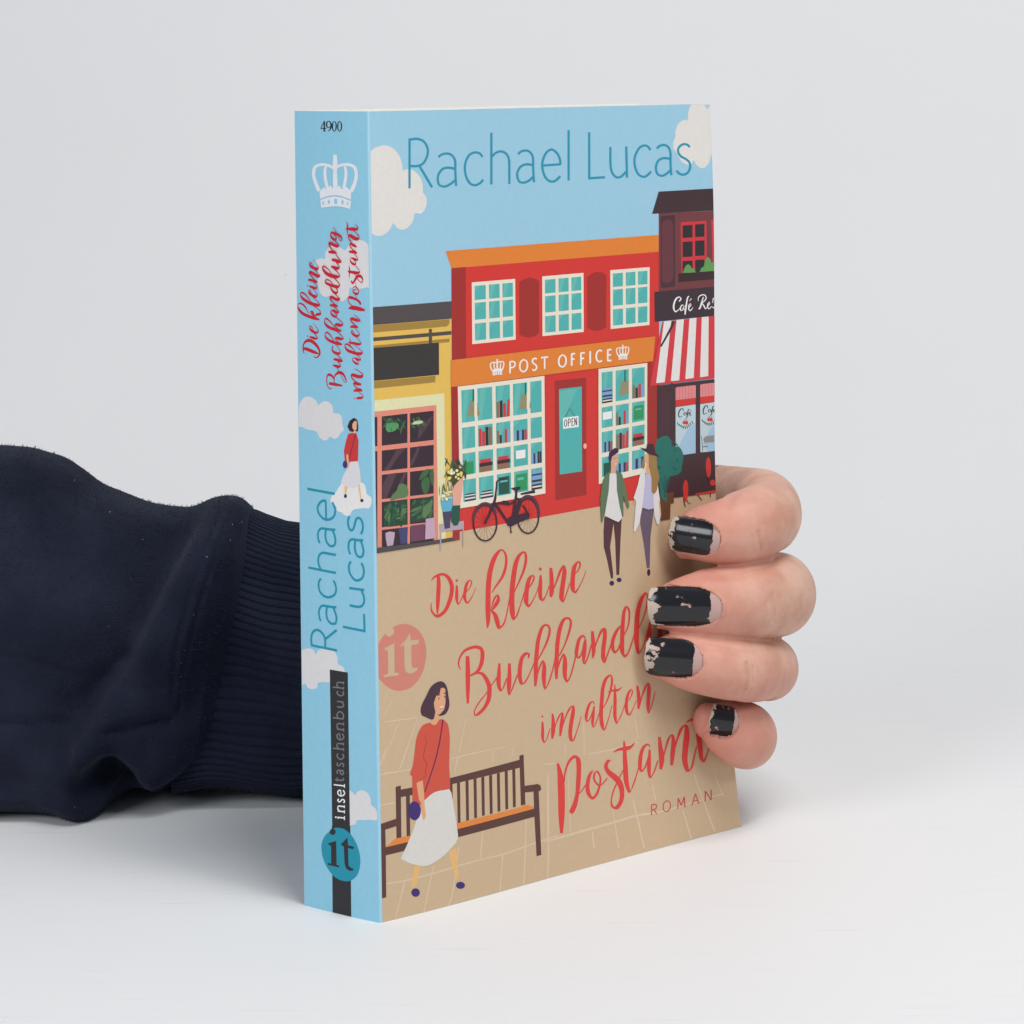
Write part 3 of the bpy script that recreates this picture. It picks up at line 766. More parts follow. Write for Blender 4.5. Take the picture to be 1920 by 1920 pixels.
(1,59,31,[9607,9758,9721,9746,9810,9786,9696,9797]),
(1,58,34,[10318,9816,10397,9776,10489,9770,10410,9811]),
(1,58,33,[10276,10046,10217,9974,10236,9887,10295,9958]),
(1,58,30,[10516,9683,10448,9645,10443,9583,10511,9620]),
(1,58,35,[10182,9913,10265,9859,10372,9837,10289,9891]),
(1,58,32,[10034,9815,10052,9739,10133,9679,10115,9755]),
(1,59,32,[9676,9860,9604,9835,9601,9778,9673,9803]),
(1,58,31,[10061,10222,10138,10203,10202,10228,10125,10247]),
(1,58,32,[10238,10299,10249,10228,10323,10172,10312,10242]),
(2,59,30,[9781,9478,-22,-1,9867,9166,-26,-1]),
(2,59,31,[10107,9484,-22,7,9898,9119,-24,8]),
(2,59,32,[9914,9549,-23,3,9876,8991,-26,3]),
]),
('printed_table_flowers','F',[
(0,60,23,[1933,9265,2699,9262,2698,9062,1939,9084]),
(2,60,24,[1963,9133,-20,2,1951,8633,-18,2]),
(2,60,24,[2675,9082,-18,2,2663,8623,-16,2]),
(0,17,25,[2318,9653,2599,9647,2572,9286,2500,9173,2374,9179,2308,9282,2291,9509]),
(0,61,26,[2042,9555,2303,9542,2258,9141,2088,9135]),
(0,62,27,[1982,9855,2359,9916,2353,9675,2303,9542,2042,9546]),
(0,63,28,[2412,10144,2718,10344,2673,9985,2594,9647,2364,9665,2362,10020]),
(0,64,29,[2197,10262,2311,10250,2365,10123,2359,9916,2259,10031]),
(1,12,4,[2138,10840,2207,10715,2314,10604,2245,10729]),
(1,17,23,[2414,10686,2452,10581,2528,10486,2490,10591]),
(1,17,25,[2606,10538,2568,10449,2571,10353,2608,10441]),
(1,12,28,[2822,10720,2752,10658,2736,10575,2806,10637]),
(1,12,26,[2342,10675,2441,10554,2581,10457,2482,10578]),
(1,13,29,[2805,10525,2707,10432,2655,10318,2752,10410]),
(1,13,30,[2722,10707,2770,10619,2861,10550,2813,10638]),
(1,17,31,[2748,10637,2712,10548,2734,10451,2769,10541]),
(1,12,27,[2558,10694,2496,10609,2491,10508,2552,10593]),
(1,13,27,[2318,10559,2184,10473,2096,10356,2230,10443]),
(1,12,32,[2503,10760,2572,10633,2687,10523,2618,10650]),
(1,12,33,[2464,10752,2479,10666,2542,10590,2527,10676]),
(1,12,34,[2535,10771,2558,10678,2635,10598,2612,10692]),
(1,13,35,[2631,10605,2687,10469,2780,10341,2723,10478]),
(1,14,28,[2411,10537,2333,10441,2311,10325,2389,10422]),
(1,12,36,[2653,10634,2716,10496,2818,10369,2755,10507]),
(1,14,37,[2804,10738,2778,10602,2799,10460,2826,10597]),
(1,12,37,[2680,10601,2683,10474,2735,10347,2732,10475]),
(1,13,38,[2654,10589,2676,10501,2750,10426,2728,10514]),
(1,12,39,[2765,10460,2738,10351,2778,10239,2804,10347]),
(1,13,29,[2209,10542,2276,10452,2373,10378,2306,10468]),
(1,14,35,[2450,10727,2455,10635,2505,10548,2501,10640]),
(1,17,30,[2379,10770,2371,10649,2411,10527,2418,10648]),
(1,14,31,[2376,10761,2318,10646,2315,10520,2372,10634]),
(1,12,39,[2653,10490,2623,10393,2653,10291,2683,10388]),
(1,17,5,[2234,10805,2167,10718,2147,10614,2213,10702]),
(0,65,40,[2157,10490,2412,10567,2712,10518,2718,10344,2412,10144,2288,10252]),
(1,66,41,[2441,10443,2430,10414,2406,10409,2387,10432,2388,10466,2408,10485,2432,10475]),
(1,67,41,[2303,10456,2289,10436,2260,10433,2237,10451,2238,10474,2262,10487,2291,10479]),
(1,67,41,[2594,10285,2578,10262,2542,10260,2513,10280,2514,10307,2543,10321,2579,10311]),
(1,66,42,[2503,10334,2490,10312,2463,10309,2441,10327,2442,10354,2464,10368,2492,10359]),
(1,67,42,[2675,10350,2662,10325,2635,10321,2613,10342,2614,10372,2636,10388,2663,10378]),
(1,67,43,[2595,10385,2574,10357,2530,10354,2494,10379,2495,10413,2532,10430,2576,10418]),
(1,66,44,[2554,10483,2534,10459,2493,10457,2460,10478,2461,10507,2495,10521,2536,10511]),
(1,67,42,[2384,10509,2364,10477,2321,10473,2288,10500,2289,10538,2324,10558,2366,10545]),
(1,67,41,[2305,10322,2284,10292,2238,10289,2202,10315,2203,10351,2240,10369,2286,10357]),
(1,66,43,[2387,10435,2366,10406,2320,10403,2285,10429,2286,10463,2323,10481,2368,10469]),
(1,67,44,[2280,10479,2263,10448,2227,10443,2199,10469,2200,10506,2229,10526,2265,10514]),
(1,67,44,[2691,10407,2670,10376,2626,10372,2591,10399,2592,10435,2628,10454,2672,10442]),
(1,66,45,[2362,10487,2347,10461,2316,10457,2291,10479,2292,10510,2318,10527,2349,10517]),
(1,67,42,[2327,10337,2310,10316,2274,10314,2245,10333,2246,10358,2276,10371,2312,10361]),
(1,8,4,[1976,10227,1956,10126,1970,10020,1990,10122]),
(1,14,4,[2112,10233,2087,10121,2100,10004,2124,10116]),
(1,14,41,[2243,10186,2257,10085,2296,9984,2283,10086]),
(1,13,5,[1961,10187,1943,10065,1956,9939,1974,10061]),
(1,14,28,[2063,10194,2034,10062,2033,9926,2062,10058]),
(1,14,30,[2058,10224,2104,10096,2177,9973,2131,10102]),
(1,8,42,[2232,10257,2254,10139,2308,10023,2285,10142]),
(1,14,43,[2294,10232,2292,10112,2321,9991,2322,10111]),
(1,13,43,[2201,10284,2204,10187,2233,10090,2231,10187]),
(1,8,44,[2318,10253,2275,10172,2256,10084,2298,10165]),
(1,8,44,[2199,10317,2157,10248,2143,10171,2184,10240]),
(1,13,31,[2024,10075,2060,9964,2123,9858,2087,9969]),
(1,8,45,[2167,10124,2204,10013,2264,9906,2227,10017]),
(1,8,46,[2208,10186,2181,10101,2188,10010,2215,10095]),
(1,68,46,[2145,9869,2135,9850,2116,9847,2100,9863,2101,9886,2117,9899,2136,9891]),
(1,69,47,[2123,9921,2108,9901,2077,9899,2052,9917,2052,9941,2078,9954,2109,9945]),
(1,69,47,[2201,9845,2191,9820,2170,9815,2153,9836,2154,9866,2172,9882,2193,9873]),
(1,68,48,[2156,9917,2147,9905,2127,9903,2112,9915,2112,9930,2128,9938,2148,9932]),
(1,69,48,[2064,9948,2053,9925,2032,9921,2015,9940,2016,9966,2034,9981,2055,9973]),
(1,69,49,[2075,9920,2060,9899,2027,9897,2001,9915,2002,9940,2028,9953,2061,9944]),
(1,68,46,[2335,9855,2320,9842,2288,9843,2262,9855,2263,9871,2289,9877,2321,9870]),
(1,69,49,[2189,9989,2177,9967,2152,9964,2132,9982,2133,10008,2153,10022,2178,10013]),
(1,69,50,[2259,10002,2250,9989,2229,9988,2213,9999,2214,10015,2230,10024,2250,10018]),
(1,68,48,[2257,9864,2248,9849,2229,9848,2214,9860,2214,9877,2230,9886,2249,9880]),
(1,69,50,[2050,9849,2042,9829,2023,9826,2009,9842,2009,9865,2024,9878,2043,9871]),
(1,69,51,[2320,10003,2306,9987,2277,9985,2254,10000,2254,10020,2278,10030,2307,10023]),
(1,68,52,[2226,9947,2217,9922,2197,9918,2181,9937,2182,9966,2198,9982,2218,9973]),
(1,69,49,[2184,9836,2171,9811,2144,9808,2122,9828,2123,9858,2145,9873,2173,9864]),
]),
('printed_bicycle','F',[
(2,70,3,[3434,9101,-1,-3,3752,9033,-1,-3]),
(2,70,3,[4893,9101,-1,-3,5199,9027,-1,-3]),
(2,71,4,[3429,9088,-3,-2,3706,8891,-3,-2]),
(2,71,4,[4888,9088,-3,-2,5154,8885,-3,-2]),
(2,71,5,[3419,9078,-4,-1,3613,8783,-4,-1]),
(2,71,5,[4877,9078,-5,-1,5063,8777,-5,-1]),
(2,71,6,[3406,9073,-5,0,3487,8726,-5,0]),
(2,71,6,[4863,9073,-5,0,4940,8720,-5,0]),
(2,71,7,[3391,9073,-5,1,3348,8728,-5,1]),
(2,71,7,[4847,9073,-5,1,4804,8723,-5,1]),
(2,71,8,[3377,9079,-4,2,3218,8790,-4,2]),
(2,71,8,[4832,9079,-5,2,4676,8784,-5,2]),
(2,71,9,[3365,9090,-4,3,3114,8901,-4,3]),
(2,71,9,[4820,9090,-4,3,4575,8894,-4,3]),
(2,70,10,[3359,9103,-2,3,3054,9044,-2,3]),
(2,70,10,[4813,9104,-2,3,4517,9037,-2,3]),
(2,70,11,[3358,9118,1,3,3045,9198,1,3]),
(2,70,11,[4812,9118,1,3,4509,9191,1,3]),
(2,70,12,[3362,9131,3,2,3090,9340,3,2]),
(2,70,12,[4817,9131,3,2,4553,9332,3,2]),
(2,70,13,[3372,9141,4,1,3181,9448,4,1]),
(2,70,13,[4828,9141,5,1,4643,9440,5,1]),
(2,70,14,[3386,9146,5,0,3305,9506,5,0]),
(2,70,14,[4842,9147,5,0,4765,9498,5,0]),
(2,70,15,[3401,9145,5,-1,3444,9505,5,-1]),
(2,70,15,[4858,9146,5,-1,4901,9496,5,-1]),
(2,70,16,[3415,9140,5,-2,3576,9444,5,-2]),
(2,70,16,[4873,9140,5,-2,5030,9436,5,-2]),
(2,70,17,[3426,9129,4,-3,3682,9333,4,-3]),
(2,70,17,[4885,9129,4,-3,5132,9326,4,-3]),
(2,70,18,[3433,9116,2,-3,3744,9189,2,-3]),
(2,70,18,[4892,9116,2,-3,5192,9182,2,-3]),
(2,72,25,[3785,9076,-25,3,3761,8945,-25,7,3702,8832,-23,11,3613,8747,-18,15,3503,8700,-11,18,3383,8694,1,18,3265,8730,12,15,3160,8804,19,10,3079,8909,23,5,3029,9035,24,1,3014,9170,25,-3,3037,9300,24,-7,3094,9413,22,-10,3181,9497,18,-14,3290,9546,11,-18,3410,9553,-1,-18,3529,9518,-12,-15,3635,9444,-19,-10,3718,9339,-23,-5,3770,9212,-25,-1,3785,9076,-25,3]),
(2,72,25,[5231,9070,-27,3,5208,8941,-26,7,5150,8830,-24,11,5063,8746,-20,15,4955,8699,-12,18,4838,8693,1,19,4722,8729,13,15,4620,8802,20,10,4541,8906,24,5,4492,9030,26,1,4478,9162,26,-3,4501,9290,25,-7,4558,9402,24,-11,4644,9485,19,-14,4750,9533,12,-18,4868,9540,-1,-19,4984,9505,-13,-15,5087,9433,-20,-10,5168,9329,-24,-5,5218,9204,-26,-1,5231,9070,-27,3]),
(2,73,26,[3007,9227,41,-8,3024,9320,41,-10,3059,9406,39,-15,3110,9480,36,-19,3174,9539,31,-24,3249,9579,23,-28,3331,9599,12,-31,3416,9599,-2,-31,3501,9577,-15,-27,3582,9535,-26,-22,3653,9475,-34,-16,3713,9400,-38,-10,3758,9313,-40,-7]),
(2,73,26,[4482,9269,43,-11,4513,9376,43,-13,4565,9468,40,-18,4636,9541,34,-23,4721,9589,25,-29,4815,9609,10,-32,4912,9599,-9,-30,5005,9561,-25,-24,5088,9497,-35,-16,5157,9410,-41,-9,5206,9307,-44,-3,5233,9193,-45,2,5235,9077,-45,4]),
(2,72,29,[3382,9104,26,-12,3514,9286,35,-16,3657,9496,45,-18,3741,9670,42,-11,3776,9850,29,-6,3800,9975,27,-5,3813,10073,24,-12,3913,10118,7,-18,4151,10106,2,-21]),
(2,72,30,[3718,9559,-39,-18,3870,9400,-36,-14,4022,9211,-35,-13,4156,9052,-36,-14]),
(2,72,28,[4274,9009,39,-11,4363,9269,45,-11,4433,9547,46,-9,4470,9770,40,-7]),
(2,72,29,[4465,9600,-20,-20,4593,9528,-59,-3,4528,9392,-76,26,4421,9191,-75,27]),
(2,72,31,[3737,9543,2,-17,3934,9534,-1,-21,4230,9485,4,-22,4392,9537,13,-17]),
(0,72,29,[4273,9864,4424,9876,4625,9874,4592,9799,4460,9757,4361,9812]),
(0,72,30,[4609,9704,5109,9733,5123,9652,4618,9661]),
(0,72,31,[4118,9099,4220,9172,4501,9195,4866,9201,4914,9131,4891,9055,4575,9000,4272,8931,4153,8960,4115,9014]),
(0,72,32,[3945,9561,4025,9601,4212,9544,4229,9449,4051,9492]),
(2,72,32,[4690,9402,-21,-6,4865,9165,-23,-7]),
(2,72,32,[4242,8942,-16,1,4257,8797,-18,1]),
(2,72,33,[4207,8796,0,-10,4291,8785,0,-10]),
]),
('printed_person','F',[
(0,74,32,[8019,10461,8158,10425,8155,10341,8030,10290,7920,10239,7854,10119,7807,10103,7775,10233,7816,10376]),
(0,75,33,[7870,10138,7920,10260,8123,10297,8150,10150,8099,10029,8043,9929,8030,9803,7845,9824,7866,9991]),
(2,76,34,[7934,10205,0,-5,8120,10196,0,-5]),
(2,33,34,[8007,10049,4,-8,8069,10058,4,-8]),
(0,77,2,[7589,8755,8235,8654,8163,8088,8075,7216,7967,7231,7963,8114,7919,8544,7771,7969,7852,7279,7841,7163,7764,7163,7622,7735,7536,8000,7543,8380]),
(0,78,34,[7814,9838,8030,9814,8129,9538,8141,9027,8235,8654,8091,8566,7938,8627,7757,8713,7591,8797,7682,9166,7773,9536]),
(0,79,35,[7816,9891,7644,9825,7531,9648,7440,9237,7454,8666,7492,8629,7645,9002,7759,9411]),
(0,79,35,[8064,9895,8262,9778,8348,9555,8513,8940,8479,8869,8432,8875,8289,9222,8284,8712,8251,8673,8153,8941,8061,9376]),
(1,80,2,[7874,7031,7856,6996,7812,6979,7759,6986,7717,7015,7703,7055,7721,7090,7765,7107,7818,7100,7859,7071]),
(1,80,3,[8155,7077,8135,7044,8088,7029,8031,7037,7986,7065,7970,7103,7989,7135,8037,7150,8094,7142,8139,7114]),
]),
('printed_person','F',[
(0,81,31,[9111,10175,9042,10012,9015,9865,9083,9793,9150,9893]),
(0,82,32,[9159,10181,9287,10178,9292,9834,9399,9651,9365,9590,9175,9676,9163,9806,9215,9929,9128,10002]),
(0,83,2,[8990,8829,9455,8772,9427,8571,9300,8048,9225,7239,9114,7244,9021,7912,8918,8419,8941,8717]),
(0,84,33,[9159,9677,9382,9620,9416,9218,9448,8752,9236,8745,8990,8829,9049,9261]),
(0,85,34,[9147,9786,8953,9701,8848,9413,8678,9112,8769,9016,8642,8262,8704,8243,8871,8447,9000,8838,9119,9425]),
(0,85,34,[9424,9433,9615,9368,9681,8972,9693,8516,9619,8310,9539,8341,9453,8568,9433,9001]),
(0,81,35,[9286,10157,9589,10081,9613,9777,9685,9532,9576,9200,9476,9114,9366,9181,9378,9524,9308,9832]),
(0,86,36,[8957,10373,9194,10316,9246,10440,9485,10404,9559,10171,9702,10069,9685,10049,9224,10217]),
(1,87,3,[9244,7118,9229,7067,9195,7039,9156,7044,9126,7081,9117,7136,9132,7187,9166,7215,9205,7210,9235,7173]),
(2,82,35,[8739,9062,-24,8,8688,8962,-27,9]),
(2,82,35,[9662,8909,-23,1,9694,8538,-26,2]),
]),
('printed_title_lettering','F',[
(2,88,2,[1873,8046,-47,4,1882,7843,-63,9,1855,7527,-63,11,1836,7316,-52,9,1823,7136,-19,3]),
(2,88,3,[1657,7953,8,-7,1763,8029,16,-24,1998,8062,-2,-32,2176,7964,-43,-23,2283,7768,-63,-2,2272,7556,-63,16,2188,7353,-56,25,2044,7159,-39,32,1821,7079,-3,41,1674,7189,25,10,1631,7322,19,-2,1660,7425,11,-3]),
(2,88,2,[2445,7736,-31,4,2439,7533,-50,7,2436,7405,-47,1,2480,7283,-8,-26,2567,7365,15,-8,2701,7583,16,-7]),
(2,88,3,[2728,7526,13,-10,2859,7627,15,-8,2920,7748,20,-3,2864,7802,-7,17,2762,7726,-42,19,2700,7541,-50,12,2690,7391,-50,-1,2763,7274,-6,-27,2880,7344,14,-9,2984,7480,10,-5,3045,7601,8,-3]),
(2,88,2,[2449,7879,-26,3,2448,7849,-37,7,2442,7820,-23,6]),
]),
('printed_title_lettering','F',[
(2,88,2,[3565,7400,12,-8,3748,7569,27,-17,3934,7740,40,-20,4046,7942,47,-14,4084,8177,42,-3,4014,8349,26,11,3880,8395,-21,26,3680,8230,-66,32,3538,7945,-80,24,3469,7630,-85,17,3443,7265,-85,13,3434,6984,-85,12,3426,6725,-64,11,3398,6566,-23,5]),
(2,88,3,[3537,6969,16,7,3586,7136,22,-8,3679,7275,27,-17,3764,7311,-26,-18,3781,7195,-57,19,3658,7060,-48,31,3537,6969,35,16]),
(2,88,4,[3537,6980,-23,-10,3666,6842,-61,-14,3734,6657,-74,-7,3789,6523,-34,-36,3909,6555,24,-16,4020,6724,20,-7,4138,7100,21,-6,4206,7331,24,-6]),
(2,88,5,[4327,7303,14,-6,4503,7552,28,-12,4665,7792,40,-15,4750,8022,46,-10,4747,8198,39,2,4681,8246,-8,24,4525,8183,-45,27,4396,7982,-76,25,4309,7666,-84,20,4252,7346,-87,16,4235,7021,-87,11,4249,6800,-84,4,4289,6667,-25,-39,4398,6734,24,-12,4512,6936,17,-7,4677,7264,20,-7]),
(2,88,6,[4818,7332,13,-8,4962,7466,25,-12,5022,7589,25,-3,4968,7630,-8,18,4857,7568,-55,27,4773,7382,-72,20,4735,7168,-76,14,4729,7015,-75,0,4802,6898,-1,-35,4929,6986,18,-11,5075,7163,14,-6,5209,7409,18,-7]),
(2,88,7,[5253,7601,-34,6,5233,7383,-65,11,5214,7143,-68,8,5240,7018,-52,-8,5301,6971,16,-21,5414,7070,17,-8,5549,7295,17,-7]),
(2,88,8,[5613,7733,-47,4,5628,7549,-69,7,5629,7328,-75,10,5621,7129,-78,15,5585,7012,-40,11]),
(2,88,9,[5669,7166,17,-7,5804,7369,29,-12,5957,7615,37,-17,6072,7710,-1,-31,6099,7595,-70,11,6041,7336,-78,18,5983,7099,-81,18,5960,6924,-72,6,6004,6833,12,-22,6104,6948,18,-7,6277,7258,18,-7]),
(2,88,10,[6445,7458,11,-9,6577,7529,18,-11,6662,7652,28,-8,6649,7732,22,10,6570,7743,-21,19,6453,7636,-66,24,6396,7420,-76,16,6372,7245,-80,11,6381,7087,-68,-4,6458,7004,10,-27,6590,7102,16,-9,6758,7303,12,-5,6862,7491,9,-3]),
(2,88,2,[5248,7792,-36,5,5247,7752,-53,9,5239,7714,-33,7]),
]),
('printed_title_lettering','F',[
(2,88,2,[2738,5982,-56,8,2739,5636,-74,11,2728,5232,-67,11,2716,4827,-35,6]),
(2,88,3,[2508,5686,13,2,2451,5816,24,-3,2491,5972,25,-13,2653,6122,23,-27,2939,6168,7,-38,3152,6109,-35,-30,3221,5968,-65,6,3177,5730,-58,22,3046,5561,-36,31,2813,5489,-13,18]),
(2,88,4,[2920,5513,4,-14,3063,5518,-1,-24,3206,5468,-33,-24,3346,5295,-62,-13,3419,5093,-72,7,3386,4825,-66,24,3235,4632,-43,31,3034,4516,-25,30,2934,4511,19,9,2930,4629,17,-7,3078,4795,17,-12,3281,4952,14,-10,3468,5125,15,-10,3676,5310,15,-10]),
(2,88,5,[3768,5643,-33,6,3745,5395,-62,12,3726,5151,-69,6,3794,4970,-25,-23,3889,5042,20,-11,4007,5242,21,-9]),
(2,88,6,[4101,5589,-45,7,4091,5284,-67,12,4067,5013,-70,12,4068,4826,-12,-24,4185,4966,20,-10,4365,5266,21,-9]),
(2,88,7,[4746,5618,26,-8,4772,5702,34,8,4667,5741,-20,33,4530,5653,-55,26,4458,5444,-67,17,4439,5227,-68,7,4488,5031,-40,-15,4602,5034,19,-16,4761,5201,17,-9,4943,5462,17,-8]),
(2,88,8,[5040,5488,16,-9,5242,5705,24,-12,5427,5954,36,-15,5515,6190,39,-6,5443,6326,16,20,5267,6311,-37,25,5121,6057,-63,21,5051,5763,-68,16,5000,5439,-69,13,4988,5136,-69,13,4959,4883,-34,7]),
(2,88,9,[5026,5130,18,-7,5131,5335,24,-12,5251,5454,-1,-33,5284,5310,-65,9,5260,5008,-69,9,5300,4771,-19,-28,5442,4922,21,-10,5592,5232,22,-8,5702,5521,26,-9]),
(2,88,10,[5819,5502,17,-9,6027,5748,25,-11,6199,6057,38,-13,6269,6270,40,-5,6194,6388,14,21,6015,6378,-39,29,5868,6164,-67,23,5775,5844,-70,16,5732,5488,-70,13,5707,5185,-66,11,5696,4941,-35,6]),
(2,88,11,[5746,5179,18,-7,5853,5385,25,-12,5976,5505,-1,-31,6017,5358,-66,8,5993,5026,-74,7,6062,4825,-10,-31,6207,4963,22,-9,6407,5408,23,-8]),
(2,88,12,[6763,5796,18,9,6687,5870,-4,26,6546,5807,-45,23,6456,5597,-58,17,6428,5433,-55,2,6503,5345,11,-23,6627,5457,22,-9,6731,5722,30,-10]),
(2,88,13,[6762,5774,-31,6,6739,5552,-55,12,6679,5308,-58,11,6692,5171,-1,-28,6816,5287,22,-10,6971,5601,23,-8]),
(2,88,14,[7020,5937,-44,4,7035,5675,-67,7,7043,5448,-67,11,7001,5263,-31,8]),
(2,88,15,[7064,5473,18,-8,7218,5732,25,-11,7368,5907,35,-24,7462,5921,-49,-7,7459,5723,-68,13,7395,5450,-71,15,7369,5199,-64,8,7403,5086,16,-25,7512,5233,22,-10,7668,5492,22,-9]),
(2,88,16,[8060,5916,-18,14,7911,5824,-41,23,7757,5620,-58,20,7725,5426,-60,4,7798,5281,-18,-26,7923,5338,24,-14,8066,5544,22,-10]),
(2,88,17,[8169,5671,15,-7,8325,5875,24,-8,8392,6151,29,-4,8352,6328,27,4,8272,6368,-28,20,8180,6211,-56,15,8118,5850,-69,13,8075,5486,-73,12,8073,5258,-68,1,8155,5125,-2,-31,8305,5221,22,-10,8537,5614,19,-7]),
(2,88,18,[8735,5784,15,-7,8917,6015,19,-7,9065,6338,33,-9,9098,6534,38,-1,9019,6617,-22,27,8840,6457,-65,28,8696,6163,-81,21,8630,5772,-90,16,8608,5431,-86,8,8670,5126,-25,-30,8870,5304,23,-10,9065,5705,20,-7]),
(2,88,19,[9134,5850,-37,7,9099,5591,-71,13,9069,5336,-79,6,9139,5147,-30,-24,9249,5222,22,-11,9392,5430,23,-10]),
(2,88,20,[9511,5793,-51,8,9488,5473,-75,13,9450,5190,-79,13,9443,4995,-15,-25,9582,5140,23,-10,9798,5454,23,-10]),
(2,88,21,[9913,6074,-47,5,9924,5806,-72,8,9927,5573,-72,12,9878,5384,-33,8]),
(2,88,22,[9951,5599,20,-8,10122,5863,27,-12,10288,6041,37,-24,10389,6055,-53,-7,10382,5853,-73,14,10307,5573,-77,16,10273,5316,-68,8,10306,5201,17,-25,10428,5351,24,-10,10603,5615,24,-9]),
(2,88,23,[10975,5851,23,11,10892,5922,-5,27,10733,5858,-48,25,10629,5670,-64,16,10614,5497,-55,-1,10696,5426,12,-26,10836,5521,24,-10,10954,5767,33,-11]),
(2,88,24,[10990,5878,-35,6,10947,5533,-61,11,10872,5194,-59,16,10743,4980,-39,23,10611,4972,25,8,10625,5116,20,-8,10815,5290,14,-8,11099,5510,15,-8,11296,5715,11,-6]),
]),
('printed_title_lettering','F',[
(2,88,2,[5168,3959,-31,5,5167,3756,-51,9,5159,3569,-51,5,5205,3435,-11,-19,5298,3507,16,-8,5425,3748,15,-6]),
(2,88,3,[5519,4099,-31,3,5537,3916,-57,8,5526,3673,-72,16,5483,3473,-33,9]),
(2,88,4,[5551,3650,15,-6,5638,3842,19,-8,5764,4009,24,-15,5857,4053,-28,-13,5851,3918,-57,13,5801,3700,-59,15,5759,3490,-31,8]),
(2,88,5,[5825,3658,15,-6,5970,3935,22,-10,6138,4133,25,-17,6245,4156,-34,-10,6237,4002,-65,17,6158,3750,-67,19,6111,3512,-65,12,6136,3327,-49,-6,6213,3300,18,-14,6314,3457,17,-7,6431,3664,17,-7,6516,3858,10,-4]),
(2,88,2,[5169,4115,-23,4,5168,4088,-34,8,5162,4063,-21,6]),
]),
('printed_title_lettering','F',[
(2,88,2,[6996,4077,17,4,6947,4156,6,16,6839,4127,-32,21,6738,3972,-47,18,6689,3809,-52,10,6709,3697,-13,-19,6818,3749,18,-11,6942,3938,19,-9]),
(2,88,3,[6985,4035,-29,7,6941,3823,-47,12,6904,3639,-50,9,6923,3517,-8,-21,7020,3599,17,-8,7155,3844,15,-6]),
(2,88,4,[7294,3935,14,-8,7437,4083,21,-11,7557,4274,33,-13,7637,4472,40,-11,7656,4641,35,-2,7598,4718,-3,23,7446,4657,-44,27,7326,4466,-62,20,7269,4188,-66,15,7225,3908,-68,14,7211,3681,-68,8,7239,3485,-62,0,7290,3380,5,-27,7385,3478,17,-8,7507,3707,15,-6,7617,3957,13,-5]),
(2,88,5,[7745,4463,-19,2,7745,4339,-32,5,7736,4109,-56,9,7714,3863,-59,10,7704,3634,-56,4,7759,3467,-18,-19,7846,3552,16,-9,7965,3705,15,-7,8089,3915,15,-6]),
(2,88,6,[7478,4306,4,-8,7614,4322,5,-21,7803,4300,8,-33,7926,4318,11,-17,8011,4352,7,-7]),
(2,88,6,[8216,3970,11,-7,8319,4069,19,-9,8374,4176,24,-4,8331,4231,-8,18,8230,4161,-41,20,8150,4001,-53,15,8121,3794,-57,7,8152,3653,-43,-6,8216,3600,14,-21,8333,3699,14,-8,8501,3922,12,-6]),
(2,88,7,[8557,4296,-35,2,8584,4102,-60,5,8593,3868,-68,12,8552,3693,-30,7]),
(2,88,8,[8614,3787,16,-5,8715,4002,23,-9,8856,4211,31,-16,8960,4282,-20,-25,8983,4151,-66,10,8943,3906,-68,14,8911,3697,-63,10,8920,3535,-11,-23,9019,3659,18,-8,9135,3873,16,-6,9211,4035,8,-3]),
]),
('printed_title_lettering','F',[
(2,88,2,[5644,2824,-38,1,5698,2604,-80,5,5732,2311,-119,17,5728,1905,-115,21,5708,1502,-105,21,5685,1047,-48,10]),
(2,88,6,[5846,2313,22,-5,5873,2523,28,-10,6018,2783,33,-20,6221,2889,12,-37,6347,2794,-72,-5,6359,2528,-78,14,6320,2199,-77,19,6266,1921,-63,20,6170,1675,-76,33,6055,1530,-73,42,6014,1490,-27,18]),
(2,88,7,[6298,1915,13,-13,6433,1985,15,-12,6571,2103,16,-11]),
(2,88,8,[6835,2420,-16,11,6714,2317,-48,22,6635,2091,-64,15,6655,1871,-61,-6,6792,1724,-2,-36,6944,1816,36,-22,7055,2012,31,-11,7084,2200,29,-2,6995,2362,19,17,6895,2332,-29,15,6870,2192,-31,-1,6990,2025,-16,-13,7121,2012,10,-14,7326,2131,14,-12]),
(2,88,6,[7471,2552,1,17,7389,2567,-35,31,7298,2451,-65,12,7370,2292,-67,-25,7590,2107,-76,-39,7743,1932,-93,-16,7809,1701,-82,11,7758,1468,-67,29,7599,1328,-33,47,7455,1380,30,10,7424,1556,23,-6,7534,1802,24,-11,7717,2034,20,-11,7900,2243,17,-10]),
(2,88,7,[7972,2971,-23,2,7984,2811,-50,7,7975,2570,-73,11,7977,2278,-83,12,7977,1937,-82,5,8071,1647,-33,-25,8198,1774,21,-10,8355,2038,19,-8,8477,2284,19,-7]),
(2,88,8,[7585,2750,6,-10,7773,2789,10,-32,8041,2765,13,-57,8212,2783,24,-33,8354,2855,9,-8]),
(2,88,8,[8886,2657,20,7,8824,2734,1,22,8665,2689,-40,28,8548,2515,-62,21,8492,2257,-67,11,8529,2098,-17,-27,8672,2175,23,-13,8823,2416,25,-11]),
(2,88,9,[8873,2591,-34,7,8840,2340,-57,12,8802,2102,-67,10,8833,1881,-25,-25,8980,1996,21,-11,9142,2260,19,-8]),
(2,88,10,[9250,2849,-45,5,9262,2607,-75,8,9283,2284,-95,16,9222,2013,-47,12]),
(2,88,11,[9312,2230,19,-7,9443,2501,26,-10,9590,2745,33,-18,9719,2808,-33,-21,9752,2618,-76,12,9685,2310,-78,19,9622,2043,-44,11]),
(2,88,12,[9700,2282,20,-7,9856,2599,26,-10,10066,2907,38,-23,10250,2962,-48,-23,10259,2725,-101,19,10166,2371,-103,24,10115,2084,-97,10,10188,1804,-53,-21,10334,1846,30,-16,10472,2118,23,-8,10591,2369,20,-7]),
